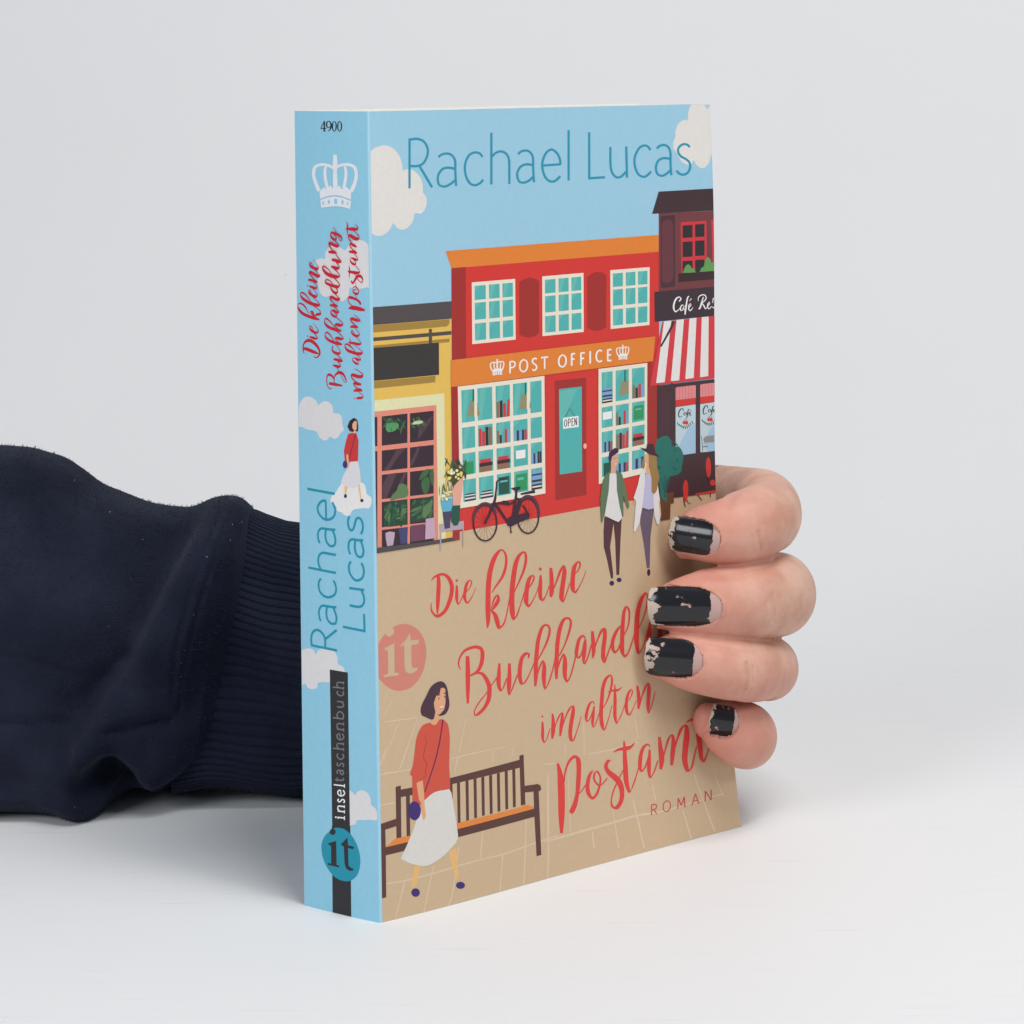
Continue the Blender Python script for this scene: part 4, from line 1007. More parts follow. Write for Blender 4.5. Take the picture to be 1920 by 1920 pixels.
(2,88,13,[10663,3274,-25,2,10684,2997,-53,5,10692,2698,-88,9,10708,2447,-95,9,10716,2223,-84,8,10734,1996,-61,-2,10803,1929,21,-25,10927,2061,22,-10,11042,2251,13,-5]),
(2,88,14,[10277,3048,5,-10,10478,3083,10,-32,10765,3070,15,-58,10949,3088,24,-33,11104,3161,9,-9]),
]),
('printed_subtitle_lettering','F',[
(3,89,5,[8811,1173,-18,3,8786,904,-18,3]),
(2,89,6,[8810,1163,3,-14,8916,1160,-2,-13,8977,1128,-17,-3,8971,1066,-16,8,8904,1036,-7,13,8799,1039,-3,14]),
(3,89,7,[8883,1036,-16,-4,8965,899,-16,-4]),
(2,89,5,[9355,1173,3,-14,9448,1126,-15,-5,9471,1030,-18,3,9428,936,-15,10,9326,895,-3,14,9234,942,15,5,9210,1038,18,-3,9253,1132,15,-10,9355,1173,3,-14]),
(3,89,5,[9720,887,18,-4,9768,1162,18,-4]),
(3,89,6,[9768,1162,-18,-2,9855,952,-18,-2]),
(3,89,7,[9855,952,17,-8,9990,1155,17,-8]),
(3,89,8,[9990,1155,-19,3,9975,879,-18,3]),
(3,89,5,[10234,886,17,-7,10398,1157,17,-7]),
(3,89,6,[10398,1157,-18,-1,10492,878,-18,-1]),
(3,89,7,[10297,980,2,-14,10453,976,2,-14]),
(3,89,6,[10724,898,19,-4,10760,1164,19,-3]),
(3,89,7,[10760,1164,-17,-4,10943,891,-17,-4]),
(3,89,8,[10943,891,19,-4,10980,1158,19,-4]),
]),
('printed_author_lettering','F',[
(3,90,2,[1237,18361,-36,1,1209,17209,-36,1]),
(2,90,3,[1236,18328,4,-27,1475,18344,-5,-27,1683,18276,-26,-19,1798,18113,-36,-5,1780,17940,-35,9,1644,17770,-25,20,1460,17717,-6,27,1252,17723,1,27]),
(3,90,4,[1538,17705,-32,-13,1915,17208,-32,-13]),
(2,90,1,[2139,17901,24,-21,2234,17957,14,-25,2424,17981,-4,-27,2586,17928,-27,-19,2678,17798,-38,-4,2678,17525,-38,0,2694,17212,-38,0]),
(2,90,2,[2673,17617,7,27,2442,17649,-1,27,2252,17616,-24,22,2113,17465,-36,7,2135,17270,-32,-13,2321,17213,1,-27,2513,17267,19,-24,2665,17350,24,-22]),
(2,90,1,[3598,17867,31,17,3502,17952,20,23,3335,17980,-7,27,3137,17913,-30,18,3006,17711,-38,6,3013,17476,-38,-5,3131,17276,-30,-17,3310,17210,-2,-27,3493,17253,20,-24,3600,17329,28,-20]),
(3,90,1,[3915,18434,-40,1,3873,17207,-40,1]),
(2,90,2,[3910,17862,27,-20,4041,17947,19,-24,4228,17982,-4,-28,4413,17917,-30,-18,4499,17766,-40,-3,4498,17488,-40,1,4490,17199,-40,1]),
(2,90,1,[4817,17896,26,-22,4935,17963,15,-26,5125,17978,-8,-27,5269,17914,-33,-16,5337,17782,-41,-3,5333,17521,-41,0,5350,17210,-41,0]),
(2,90,2,[5331,17622,6,28,5098,17649,-4,28,4892,17595,-28,21,4771,17439,-40,5,4822,17258,-33,-15,4994,17212,2,-28,5200,17265,21,-24,5320,17341,28,-21]),
(3,90,1,[5668,17602,2,-28,6289,17614,2,-28]),
(2,90,2,[6294,17597,42,0,6293,17715,41,5,6225,17848,36,13,6110,17942,27,22,5993,17982,-7,28,5813,17910,-32,18,5672,17712,-40,7,5664,17511,-41,-4,5759,17307,-35,-14,5932,17210,-14,-26,6095,17219,18,-26,6286,17326,27,-22]),
(3,90,1,[6627,18436,-41,1,6575,17209,-41,1]),
]),
('printed_author_lettering','F',[
(3,90,1,[7356,18370,-42,1,7311,17231,-42,1]),
(3,90,2,[7267,17241,1,-29,7876,17248,1,-29]),
(2,90,1,[8107,17993,-42,1,8092,17561,-42,-1,8144,17353,-39,-11,8290,17235,-17,-26,8474,17249,20,-26,8647,17358,29,-21]),
(3,90,2,[8686,17989,-43,0,8680,17212,-43,1]),
(2,90,1,[9585,17873,35,17,9480,17970,26,23,9342,17994,-9,29,9152,17926,-34,18,8986,17701,-42,7,8990,17472,-42,-5,9105,17281,-33,-18,9303,17212,-3,-29,9460,17260,25,-24,9573,17340,32,-20]),
(2,90,1,[9821,17905,28,-22,9934,17969,19,-27,10093,17990,-6,-29,10248,17940,-35,-18,10329,17791,-44,-3,10319,17496,-44,0,10337,17217,-44,-1]),
(2,90,2,[10311,17633,7,29,10075,17661,-5,29,9868,17603,-31,21,9766,17449,-43,4,9805,17280,-38,-15,9974,17216,-3,-29,10149,17259,23,-25,10306,17349,29,-22]),
(2,90,2,[11082,17909,32,21,10983,17975,21,26,10840,17993,-10,29,10676,17929,-35,19,10622,17815,-44,-3,10711,17696,-33,-20,10899,17617,-27,-23,11038,17528,-40,-13,11063,17400,-44,5,10977,17275,-32,21,10798,17217,-5,30,10640,17254,24,25,10533,17331,32,20]),
]),
('printed_publisher_logo','F',[
(1,91,2,[15,6554,101,6708,255,6874,321,6810,405,6794,490,6828,526,6913,485,6988,647,7035,853,7028,1060,6951,1266,6797,1402,6582,1467,6321,1434,6046,1331,5781,1151,5584,924,5472,649,5458,397,5545,183,5715,28,5917,-7,6254]),
(0,0,3,[223,6519,520,6623,514,5916,632,5892,623,5838,210,5850,211,5898,329,5916,331,6462,264,6486]),
(0,0,3,[688,6509,706,6542,845,6633,987,6801,1009,6610,1241,6605,1228,6495,1015,6495,1013,6010,1055,5941,1203,5940,1175,5881,1052,5823,914,5837,830,5912,807,6041,808,6527]),
]),
('printed_bench','F',[
(0,92,3,[488,3190,639,3193,632,1936,491,1951]),
(0,92,4,[623,3099,995,3090,992,2908,619,2917]),
(0,92,5,[784,2922,895,2914,888,1934,783,1942]),
(0,92,2,[2079,3114,4396,3154,4389,2955,2075,2953]),
(0,92,3,[4352,3256,4496,3261,4511,2011,4360,2005]),
(0,92,3,[2090,2962,2184,2963,2179,2086,2092,2085]),
(0,92,3,[2324,2954,2419,2955,2411,1972,2322,1971]),
(0,92,3,[2591,2951,2686,2952,2677,1978,2588,1977]),
(0,92,3,[2844,2951,2940,2951,2931,1987,2841,1986]),
(0,92,3,[3091,2951,3189,2952,3179,1997,3088,1996]),
(0,92,3,[3344,2951,3442,2951,3432,1994,3340,1994]),
(0,92,3,[3597,2951,3696,2951,3684,2004,3591,2003]),
(0,92,3,[3854,2956,3954,2956,3941,2005,3848,2004]),
(0,92,3,[4105,2954,4206,2954,4191,2010,4097,2010]),
(0,93,6,[178,1793,478,1954,916,1940,912,1781]),
(0,93,4,[2255,1972,4352,1971,4511,2006,4807,1882,4789,1838,2251,1822]),
(0,92,7,[178,1793,913,1804,909,1610,175,1600]),
(0,92,5,[2251,1827,4806,1847,4813,1643,2246,1626]),
(0,92,8,[-3,2370,190,2392,500,2423,497,2246,173,2218,179,1804,170,589,-3,588]),
(0,92,6,[4497,2475,4942,2437,5035,2383,5056,2273,4965,2243,4975,1564,4986,645,4828,642,4797,1647,4791,2276,4507,2307]),
]),
('printed_person','F',[
(0,94,3,[983,1183,1177,1180,1042,701,890,686,936,929]),
(0,94,4,[2020,1301,2212,1413,2254,1358,2323,624,2249,569,2181,792]),
(1,95,8,[2073,2873,2207,2386,2296,1860,2304,1580,2065,1373,1715,1200,1344,1119,956,1234,622,1425,632,1492,801,1756,974,2067,1119,2360,1205,2435,1310,2737,1612,2888]),
(1,96,9,[1536,4557,1315,4529,1192,4389,1108,4210,1063,3961,997,3619,925,3471,923,3391,972,3350,973,2980,996,2670,1232,2635,1314,2709,1638,2860,2076,2853,2109,2937,2105,3165,2092,3460,2128,4070,2084,4402,2005,4512,1924,4571,1801,4586,1738,4508,1697,4475,1596,4499]),
(2,97,10,[1359,4297,-6,0,1409,4112,-8,1,1341,3914,-8,2,1327,3739,-8,0,1423,3561,-10,1,1370,3442,-8,2,1367,3297,-5,3,1206,3229,-3,4]),
(2,98,10,[1924,4566,-20,6,1831,4121,-18,6,1655,3586,-17,7,1338,2915,-15,7]),
(0,99,10,[1706,4852,1816,4770,1811,4585,1738,4508,1697,4475,1596,4499,1537,4565,1640,4637]),
(1,100,11,[1885,5503,1700,5480,1556,5390,1431,5217,1306,5044,1260,4924,1281,4792,1379,4728,1579,4628,1660,4650,1704,4788,1804,4683,1968,4680,2072,4744,2138,4895,2113,5109,2076,5309,2007,5433]),
(0,99,12,[1881,5339,1963,5335,2020,5285,2016,4963,1971,4809,1866,4729,1804,4707,1714,4754,1667,4923,1659,5020,1734,5169,1837,5201]),
(2,100,13,[1775,5179,2,-8,1853,5180,3,-11]),
(2,100,13,[1960,5195,4,-11,2032,5199,3,-10]),
(1,100,13,[1830,5093,1821,5072,1805,5075,1797,5098,1806,5119,1822,5117]),
(1,100,13,[2011,5109,2003,5088,1986,5091,1979,5114,1987,5135,2004,5133]),
(2,33,13,[1839,4887,-1,-6,1894,4873,3,-16,1948,4885,4,-6]),
(2,101,14,[1849,4861,-2,-3,1893,4838,1,-5,1931,4864,3,-3]),
(0,99,11,[1095,3175,1278,3218,1314,2919,1322,2643,1345,2410,1357,2316,1285,2237,1237,2384,1224,2661,1156,2765]),
(1,102,12,[1209,2485,1182,2376,1112,2305,1020,2291,930,2339,865,2434,843,2552,869,2661,938,2732,1030,2746,1121,2699,1187,2604]),
(1,102,2,[1143,508,1112,446,1036,426,951,456,897,522,898,594,955,638,1040,633,1115,582]),
(1,102,4,[2508,403,2474,353,2390,341,2296,371,2236,430,2238,490,2300,524,2394,514,2477,467]),
]),
('printed_cloud','S',[
(1,103,1,[1634,15144,1614,15332,1726,15490,1560,15590,1381,15586,1378,15714,1231,15882,1040,15911,854,15848,731,15818,574,15996,392,16060,154,16032,-20,15900,-114,15903,-96,15054,116,14976,444,14917,625,14955,659,14769,846,14621,1033,14659,1157,14746,1414,14699,1574,14820]),
]),
('printed_cloud','S',[
(1,103,1,[2487,11933,2336,11964,2289,12145,2116,12297,1919,12321,1754,12255,1660,12154,1536,12232,1374,12253,1217,12166,1181,11993,1037,12003,922,11914,912,11759,863,11626,967,11540,1047,11436,1179,11386,1297,11436,1391,11350,1526,11329,1660,11407,1740,11518,2045,11543,2271,11593,2493,11565]),
]),
('printed_cloud','S',[
(1,78,1,[1150,10132,1283,10022,1312,9881,1156,9817,1106,9703,976,9676,875,9617,722,9631,618,9768,294,9835,147,9848,72,9971,81,10107,202,10175,235,10328,356,10435,886,10391,1016,10301]),
]),
('printed_cloud','S',[
(1,103,1,[2472,6061,2301,6233,2091,6307,1921,6285,1861,6199,1751,6320,1517,6401,1289,6368,1163,6212,1150,6054,1008,6011,947,5872,1111,5604,1434,5573,1782,5525,1818,5408,1954,5339,2142,5348,2227,5435,2484,5349]),
]),
('printed_cloud','S',[
(1,103,1,[950,3012,797,3046,673,2974,622,3062,473,3125,326,3086,231,2960,210,2804,91,2741,22,2592,72,2465,265,2446,461,2406,634,2379,686,2280,812,2234,964,2225]),
]),
('printed_person','S',[
(0,94,2,[875,10314,759,10324,827,10102,871,10098]),
(0,94,2,[469,10387,407,10392,364,10044,401,10031]),
(0,104,3,[672,10908,441,10926,389,10686,369,10434,483,10318,634,10276,862,10305,989,10382,882,10588,751,10755]),
(0,105,4,[597,11577,484,11566,425,11404,451,10925,724,10884,850,10913,872,11136,817,11336,737,11537]),
(0,99,5,[596,11626,495,11633,496,11574,597,11567]),
(0,106,6,[552,11930,680,11853,754,11712,684,11609,596,11596,533,11630,433,11618,426,11755,453,11889]),
(0,99,7,[528,11864,466,11849,470,11674,533,11620,595,11684,600,11781]),
(0,99,5,[802,11044,745,11068,712,10797,739,10717,775,10831]),
(1,102,6,[768,10822,790,10757,841,10726,892,10748,911,10810,889,10876,838,10906,788,10884]),
(2,107,6,[509,11554,15,2,710,10954,12,1]),
(1,108,3,[800,10075,824,10032,870,10028,892,10067,868,10110,822,10114]),
(1,108,3,[300,10015,326,9979,375,9974,399,10006,374,10042,324,10046]),
]),
('printed_spine_number','S',[
(2,37,1,[1347,18773,24,0,1352,18535,24,0]),
(2,37,2,[1347,18763,11,4,1417,18676,11,4,1464,18595,10,3]),
(2,37,3,[1470,18599,0,-10,1291,18601,0,-10]),
(2,37,2,[1390,18539,0,-7,1309,18539,0,-7]),
(2,37,4,[1129,18688,-22,5,1155,18751,-13,7,1205,18770,1,8,1256,18745,16,7,1276,18687,23,-1,1253,18632,13,-7,1205,18621,-2,-7,1151,18648,-7,-8]),
(2,37,5,[1132,18708,21,-1,1130,18641,22,3,1163,18583,14,7,1231,18536,6,5]),
(2,37,6,[1025,18768,0,8,1070,18737,13,4,1088,18656,19,0,1073,18572,14,-4,1029,18542,0,-8,984,18573,-13,-4,967,18657,-18,0,981,18737,-13,4,1025,18768,0,8]),
(2,37,7,[857,18769,0,8,902,18738,13,4,919,18658,18,0,905,18574,13,-4,862,18544,0,-8,817,18575,-13,-4,800,18659,-18,0,814,18739,-13,4,857,18769,0,8]),
]),
('printed_crown','S',[
(2,109,1,[1541,17155,-58,19,1648,17326,-54,15,1721,17517,-54,4,1682,17692,-45,-19,1502,17763,-8,-32,1259,17757,12,-32,1048,17684,21,-30]),
(2,109,2,[1048,17684,-20,-29,838,17764,-10,-32,581,17778,8,-33,418,17714,41,-22,371,17543,49,-1,425,17352,49,11,542,17158,53,17]),
(2,109,2,[1270,17219,-51,9,1333,17429,-49,6,1348,17621,-46,0,1313,17727,-36,-5]),
(2,109,3,[758,17230,-49,-6,702,17442,-47,-3,686,17633,-44,3,722,17738,-34,8]),
(2,109,3,[1022,17685,61,-2,1022,17435,70,-2,1019,17186,79,-3]),
(2,109,4,[1016,18001,55,-2,1014,17857,70,-1,1023,17666,76,0]),
(0,109,4,[1528,17136,1376,17255,1324,17198,1162,17298,1110,17222,1005,17205,899,17304,823,17209,667,17270,530,17149,541,16977,800,17047,1034,17070,1273,17045,1517,16972]),
(0,109,5,[1512,16943,1274,17017,1035,17045,801,17022,534,16944,575,16765,805,16807,1013,16817,1224,16800,1480,16766]),
(1,110,6,[1389,16879,1398,16846,1417,16832,1436,16845,1443,16877,1435,16910,1415,16924,1396,16911]),
(1,110,6,[1193,16913,1205,16877,1231,16862,1257,16876,1268,16911,1256,16946,1229,16962,1203,16948]),
(1,110,6,[963,16928,980,16879,1017,16858,1054,16877,1068,16925,1052,16975,1014,16996,978,16977]),
(1,110,6,[767,16914,778,16875,804,16859,829,16874,839,16912,828,16950,802,16967,777,16951]),
(1,110,6,[621,16888,628,16859,642,16846,657,16858,662,16888,656,16917,641,16930,627,16918]),
]),
('printed_spine_band','S',[
(0,111,2,[1412,5889,852,5889,854,2032,1401,1941]),
(0,111,3,[1413,2110,843,2205,853,-59,1427,-167]),
]),
('printed_publisher_logo','S',[
(1,112,4,[1328,2074,1197,2102,1017,2096,817,1988,657,1792,570,1545,568,1284,658,1047,836,895,1014,838,1245,853,1452,948,1634,1138,1737,1363,1755,1584,1676,1781,1541,1926]),
(1,111,5,[1293,1989,1321,1930,1388,1896,1455,1907,1482,1957,1453,2016,1385,2050,1319,2039]),
(0,111,5,[1532,1674,1281,1773,1278,1192,1200,1185,1201,1139,1549,1143,1548,1190,1448,1188,1446,1618,1532,1644]),
(0,111,5,[1140,1712,931,1918,917,1729,726,1721,760,1659,918,1658,911,1246,831,1189,756,1192,782,1137,883,1113,983,1153,1032,1265,1045,1667]),
]),
('printed_imprint_lettering','S',[
(2,33,3,[1227,2354,3,-17,1010,2369,3,-16]),
(2,33,4,[1016,2319,-14,2,1014,2419,-14,2]),
(2,33,4,[1214,2318,-14,4,1222,2355,-14,4]),
(2,33,3,[1224,2507,3,-17,1008,2521,3,-16]),
(2,33,4,[1180,2520,-18,11,1216,2567,-21,5,1189,2629,-5,-15,1006,2645,2,-16]),
(2,33,4,[1013,2481,-14,2,1011,2561,-14,2]),
(2,33,5,[1010,2611,-14,2,1009,2680,-14,2]),
(2,33,3,[1186,2808,18,5,1215,2764,21,-5,1176,2731,4,-17,1122,2764,-13,-10,1078,2809,-7,-14,1024,2806,14,-14,1008,2772,20,-1,1036,2730,18,5]),
(2,33,3,[1109,2894,-14,3,1123,3029,-14,3]),
(2,33,4,[1123,3029,7,14,1193,2998,15,9,1212,2944,20,-7,1163,2895,13,-15,1087,2892,-3,-15,1011,2940,-17,-7,1006,2993,-20,7,1046,3037,-18,11]),
(2,33,3,[1333,3126,3,-16,996,3147,3,-16]),
(2,33,4,[1002,3102,-14,2,1000,3192,-14,2]),
(1,33,5,[1252,2352,1263,2333,1288,2324,1307,2333,1307,2353,1287,2368,1263,2368]),
(2,113,3,[1291,3257,3,-15,1073,3270,0,-15,1023,3298,-17,-3,1040,3334,-18,8]),
(2,113,4,[1228,3217,-13,2,1226,3323,-13,2]),
(2,113,3,[1201,3407,-18,9,1228,3453,-19,2,1188,3496,-3,-14,1019,3511,2,-15]),
(2,113,4,[1134,3499,19,-6,1114,3428,17,-10,1060,3407,-2,-15,1021,3450,-19,3,1058,3504,-17,9]),
(2,113,3,[1196,3679,17,4,1225,3634,19,-4,1186,3599,4,-15,1132,3633,-12,-9,1087,3679,-6,-13,1034,3676,13,-13,1017,3640,19,-1,1046,3597,16,5]),
(2,113,3,[1181,3901,16,6,1221,3850,19,-3,1183,3791,14,-12,1107,3770,0,-15,1025,3818,-15,-7,1015,3870,-19,6,1051,3912,-16,10]),
(2,113,3,[1343,4004,3,-15,1006,4023,3,-15]),
(2,113,4,[1179,4024,-17,9,1215,4075,-19,4,1187,4140,-5,-13,1004,4154,2,-15]),
(2,113,4,[1011,3981,-13,2,1009,4065,-13,2]),
(2,113,5,[1008,4118,-13,2,1007,4191,-13,2]),
(2,113,3,[1110,4245,-13,3,1124,4389,-13,3]),
(2,113,4,[1124,4389,7,13,1194,4358,14,8,1213,4301,19,-6,1164,4248,12,-13,1088,4243,-3,-14,1012,4293,-16,-6,1006,4349,-18,6,1046,4397,-17,10]),
(2,113,3,[1214,4485,3,-15,997,4496,3,-15]),
(2,113,4,[1170,4498,-17,9,1206,4552,-19,4,1179,4621,-6,-13,995,4634,2,-15]),
(2,113,4,[1002,4451,-13,2,1001,4540,-13,2]),
(2,113,5,[1000,4596,-13,2,998,4674,-13,2]),
(2,113,3,[1330,4741,3,-15,1003,4758,3,-15]),
(2,113,4,[1166,4755,-18,8,1204,4818,-19,2,1152,4903,-11,-10,1065,4914,10,-14,997,4852,18,-6,1014,4762,19,-1]),
(2,113,3,[1198,5023,2,-15,1041,5035,-3,-14,993,5079,-19,2,1028,5157,-18,7]),
(2,113,4,[1195,5154,3,-15,996,5163,3,-15]),
(2,113,3,[1154,5404,14,8,1194,5364,19,-3,1155,5318,13,-13,1080,5301,0,-15,997,5338,-13,-9,988,5379,-18,6,1024,5412,-15,11]),
(2,113,3,[1317,5479,3,-15,979,5494,3,-15]),
(2,113,4,[1152,5497,-17,9,1188,5548,-19,4,1161,5612,-5,-13,977,5624,2,-15]),
(2,113,4,[984,5452,-13,2,983,5535,-13,2]),
(2,113,5,[982,5588,-13,2,980,5661,-13,2]),
]),
('printed_title_lettering','S',[
(2,114,1,[2148,13452,7,-30,2031,13441,12,-40,1853,13402,14,-40,1734,13376,11,-33,1632,13355,4,-12]),
(2,114,2,[2112,13328,-5,5,2147,13391,-18,8,2147,13521,-21,-4,2076,13610,-11,-30,1956,13652,5,-41,1836,13630,17,-40,1727,13569,22,-34,1627,13477,26,-22,1600,13350,28,2,1674,13279,5,17,1754,13266,-3,12,1810,13290,-3,7]),
(2,114,3,[1924,13738,6,-20,1809,13719,10,-32,1736,13707,5,-31,1663,13722,-17,-8,1703,13775,-7,9,1817,13864,-6,9]),
(2,114,4,[1782,13874,-8,7,1828,13953,-7,9,1893,13995,-4,13,1928,13969,12,-3,1893,13908,17,-25,1792,13860,13,-32,1708,13844,4,-33,1635,13874,-18,-6,1665,13943,-8,8,1735,14009,-4,6,1799,14052,-3,5]),
(2,114,1,[2006,13751,5,-16,1989,13748,8,-23,1973,13742,6,-15]),
]),
('printed_title_lettering','S',[
(2,114,1,[1930,14259,-5,5,1990,14340,-10,11,2049,14421,-13,17,2127,14476,-10,21,2222,14503,-4,19,2297,14486,4,13,2324,14436,14,-8,2267,14349,21,-29,2158,14278,17,-36,2031,14234,14,-38,1881,14204,12,-39,1765,14185,12,-39,1658,14168,10,-29,1594,14149,4,-10]),
(2,114,2,[1753,14225,3,8,1819,14253,-6,10,1872,14297,-10,12,1882,14332,-7,-13,1833,14332,14,-25,1784,14277,19,-21,1753,14225,5,17]),
(2,114,3,[1758,14225,-4,-12,1693,14268,-3,-29,1613,14285,2,-35,1554,14299,-16,-18,1560,14347,-10,10,1624,14400,-5,9,1773,14466,-4,9,1864,14505,-5,11]),
(2,114,4,[1846,14551,-4,6,1939,14633,-8,12,2029,14709,-10,18,2119,14755,-8,21,2192,14763,-2,18,2216,14740,13,-2,2199,14676,17,-19,2123,14615,17,-34,1997,14563,16,-38,1868,14524,14,-40,1734,14500,12,-40,1642,14493,8,-39,1584,14501,-18,-14,1606,14547,-8,10,1683,14603,-4,8,1809,14685,-5,9]),
(2,114,5,[1829,14743,-5,5,1876,14807,-8,11,1924,14837,-3,11,1944,14818,9,-3,1925,14772,17,-24,1853,14729,15,-32,1766,14702,12,-35,1703,14692,5,-35,1651,14714,-17,-3,1679,14768,-7,8,1744,14834,-4,6,1839,14900,-5,8]),
(2,114,6,[1916,14928,5,-16,1827,14908,10,-30,1728,14888,9,-31,1675,14891,0,-25,1652,14912,-12,6,1686,14962,-5,7,1771,15026,-5,8]),
(2,114,7,[1949,15075,5,-22,1872,15071,8,-32,1781,15059,10,-34,1699,15045,13,-35,1652,15025,8,-18]),
(2,114,8,[1711,15066,-5,8,1788,15130,-8,13,1881,15203,-11,16,1913,15253,-15,-3,1864,15257,10,-32,1760,15220,14,-35,1665,15185,14,-37,1594,15166,8,-33,1554,15178,-12,4,1596,15224,-5,8,1714,15308,-5,8]),
(2,114,9,[1787,15384,-5,5,1809,15439,-7,8,1855,15479,-6,12,1889,15479,3,11,1898,15448,11,-8,1861,15397,17,-29,1775,15363,13,-34,1703,15344,11,-36,1637,15339,3,-32,1599,15364,-14,3,1631,15421,-6,7,1705,15498,-3,5,1777,15549,-2,4]),
(2,114,1,[1995,14936,5,-17,1979,14933,8,-24,1963,14928,6,-15]),
]),
('printed_title_lettering','S',[
(2,114,1,[1317,12682,4,-29,1190,12677,6,-38,1041,12666,6,-34,893,12655,3,-18]),
(2,114,2,[1211,12579,1,7,1259,12557,-1,12,1316,12576,-6,13,1369,12648,-12,11,1383,12771,-17,3,1358,12862,-13,-18,1305,12889,4,-33,1218,12867,10,-30,1158,12808,14,-18,1135,12707,8,-6]),
(2,114,3,[1142,12753,-6,2,1142,12814,-11,-1,1122,12875,-10,-17,1056,12932,-5,-32,981,12960,4,-37,883,12942,12,-33,814,12874,14,-22,774,12786,14,-12,774,12744,4,10,817,12744,-3,8,876,12809,-6,9,931,12899,-5,7,992,12982,-5,7,1057,13073,-5,7]),
(2,114,4,[1178,13118,3,-17,1088,13104,6,-32,998,13092,4,-36,931,13119,-10,-13,956,13160,-5,10,1028,13214,-4,10]),
(2,114,5,[1154,13260,4,-23,1042,13250,6,-34,943,13236,7,-36,874,13233,-10,-7,924,13286,-5,10,1032,13367,-4,11]),
(2,114,6,[1156,13536,-4,13,1187,13549,3,18,1203,13504,15,-9,1172,13444,12,-28,1096,13410,9,-34,1017,13398,4,-35,944,13417,-6,-21,944,13465,-7,10,1003,13536,-4,8,1096,13618,-4,9]),
(2,114,7,[1105,13660,-4,8,1182,13750,-6,12,1271,13833,-7,18,1356,13874,-3,20,1407,13845,9,8,1404,13770,11,-19,1313,13703,10,-32,1206,13669,8,-35,1087,13642,7,-35,976,13632,7,-35,884,13616,4,-17]),
(2,114,8,[973,13648,-3,9,1047,13696,-5,12,1089,13750,-15,-1,1036,13761,5,-33,925,13746,5,-35,838,13760,-12,-10,891,13823,-5,11,1003,13892,-4,11,1108,13944,-4,13]),
(2,114,9,[1099,13993,-4,9,1187,14086,-5,13,1298,14165,-6,19,1376,14198,-3,20,1420,14168,9,7,1419,14091,13,-19,1342,14024,11,-34,1226,13980,8,-35,1095,13956,7,-36,985,13940,6,-34,895,13932,3,-18]),
(2,114,10,[982,13957,-3,9,1056,14006,-6,13,1098,14061,-13,-1,1044,14076,5,-34,922,14061,4,-38,847,14087,-14,-6,896,14151,-4,11,1057,14243,-4,11]),
(2,114,11,[1195,14402,4,9,1223,14370,11,-2,1202,14309,11,-23,1126,14267,8,-29,1066,14253,2,-28,1033,14283,-10,5,1072,14338,-4,11,1168,14387,-5,15]),
(2,114,12,[1187,14401,3,-16,1106,14388,6,-28,1017,14358,6,-30,966,14362,-12,-1,1007,14417,-5,11,1120,14488,-4,11]),
(2,114,13,[1243,14514,3,-22,1147,14516,4,-34,1064,14516,6,-34,996,14495,4,-16]),
(2,114,14,[1072,14526,-4,9,1165,14595,-5,13,1228,14662,-11,17,1232,14703,-2,-25,1159,14698,7,-35,1059,14667,8,-36,968,14652,4,-33,926,14665,-11,8,978,14713,-5,11,1071,14784,-4,11]),
(2,114,15,[1222,14959,6,-9,1190,14893,11,-21,1117,14824,10,-29,1046,14808,3,-31,992,14837,-11,-10,1011,14891,-6,12,1085,14956,-5,11]),
(2,114,16,[1130,15001,-3,7,1203,15071,-4,12,1304,15104,-2,15,1369,15090,2,14,1385,15056,9,-14,1329,15015,7,-29,1197,14982,7,-35,1064,14958,6,-37,980,14954,2,-35,930,14987,-14,-2,963,15052,-5,11,1105,15158,-4,10]),
(2,114,17,[1165,15245,-3,7,1247,15327,-4,10,1363,15395,-4,17,1435,15412,-1,19,1467,15380,12,-11,1410,15301,13,-33,1304,15235,11,-41,1161,15200,9,-46,1037,15185,5,-44,924,15207,-13,-13,986,15295,-5,11,1131,15385,-3,10]),
(2,114,18,[1183,15417,4,-19,1089,15398,7,-36,996,15381,4,-40,925,15408,-10,-16,951,15457,-5,11,1026,15521,-5,12]),
(2,114,19,[1157,15578,4,-26,1040,15563,7,-38,937,15542,7,-40,865,15536,-11,-8,917,15598,-5,11,1029,15695,-5,12]),
(2,114,20,[1255,15754,3,-24,1157,15754,4,-37,1071,15752,6,-37,1002,15728,4,-17]),
(2,114,21,[1080,15763,-4,10,1175,15840,-6,14,1238,15914,-11,19,1242,15957,-2,-27,1168,15951,7,-37,1066,15915,8,-39,972,15896,5,-35,929,15909,-11,8,983,15963,-5,12,1078,16042,-5,12]),
(2,114,22,[1159,16205,5,12,1187,16170,12,-2,1165,16101,12,-24,1097,16054,8,-32,1034,16045,1,-28,1007,16079,-12,6,1040,16140,-5,12,1129,16195,-5,17]),
(2,114,23,[1169,16212,3,-18,1043,16188,6,-31,919,16151,8,-30,842,16092,11,-19,841,16036,3,13,894,16043,-4,10,955,16128,-4,7,1032,16253,-4,7,1105,16340,-3,6]),
]),
('printed_title_lettering','S',[
(2,114,1,[475,12387,0,-19,392,12401,1,-32,315,12411,-1,-31,262,12443,-10,-5,297,12486,-3,11,404,12533,-2,9]),
(2,114,2,[553,12555,-1,-19,479,12577,0,-35,379,12589,3,-45,294,12582,2,-21]),
(2,114,3,[371,12603,-2,9,455,12634,-3,12,531,12685,-6,16,554,12730,-8,-16,498,12736,3,-36,406,12726,3,-37,317,12721,2,-19]),
(2,114,4,[390,12742,-2,9,512,12795,-3,14,604,12866,-7,17,619,12919,-7,-20,555,12926,4,-41,447,12904,5,-42,347,12897,1,-41,272,12923,-6,-29,265,12964,-5,12,336,13004,-2,11,428,13048,-2,11,513,13077,-1,6]),
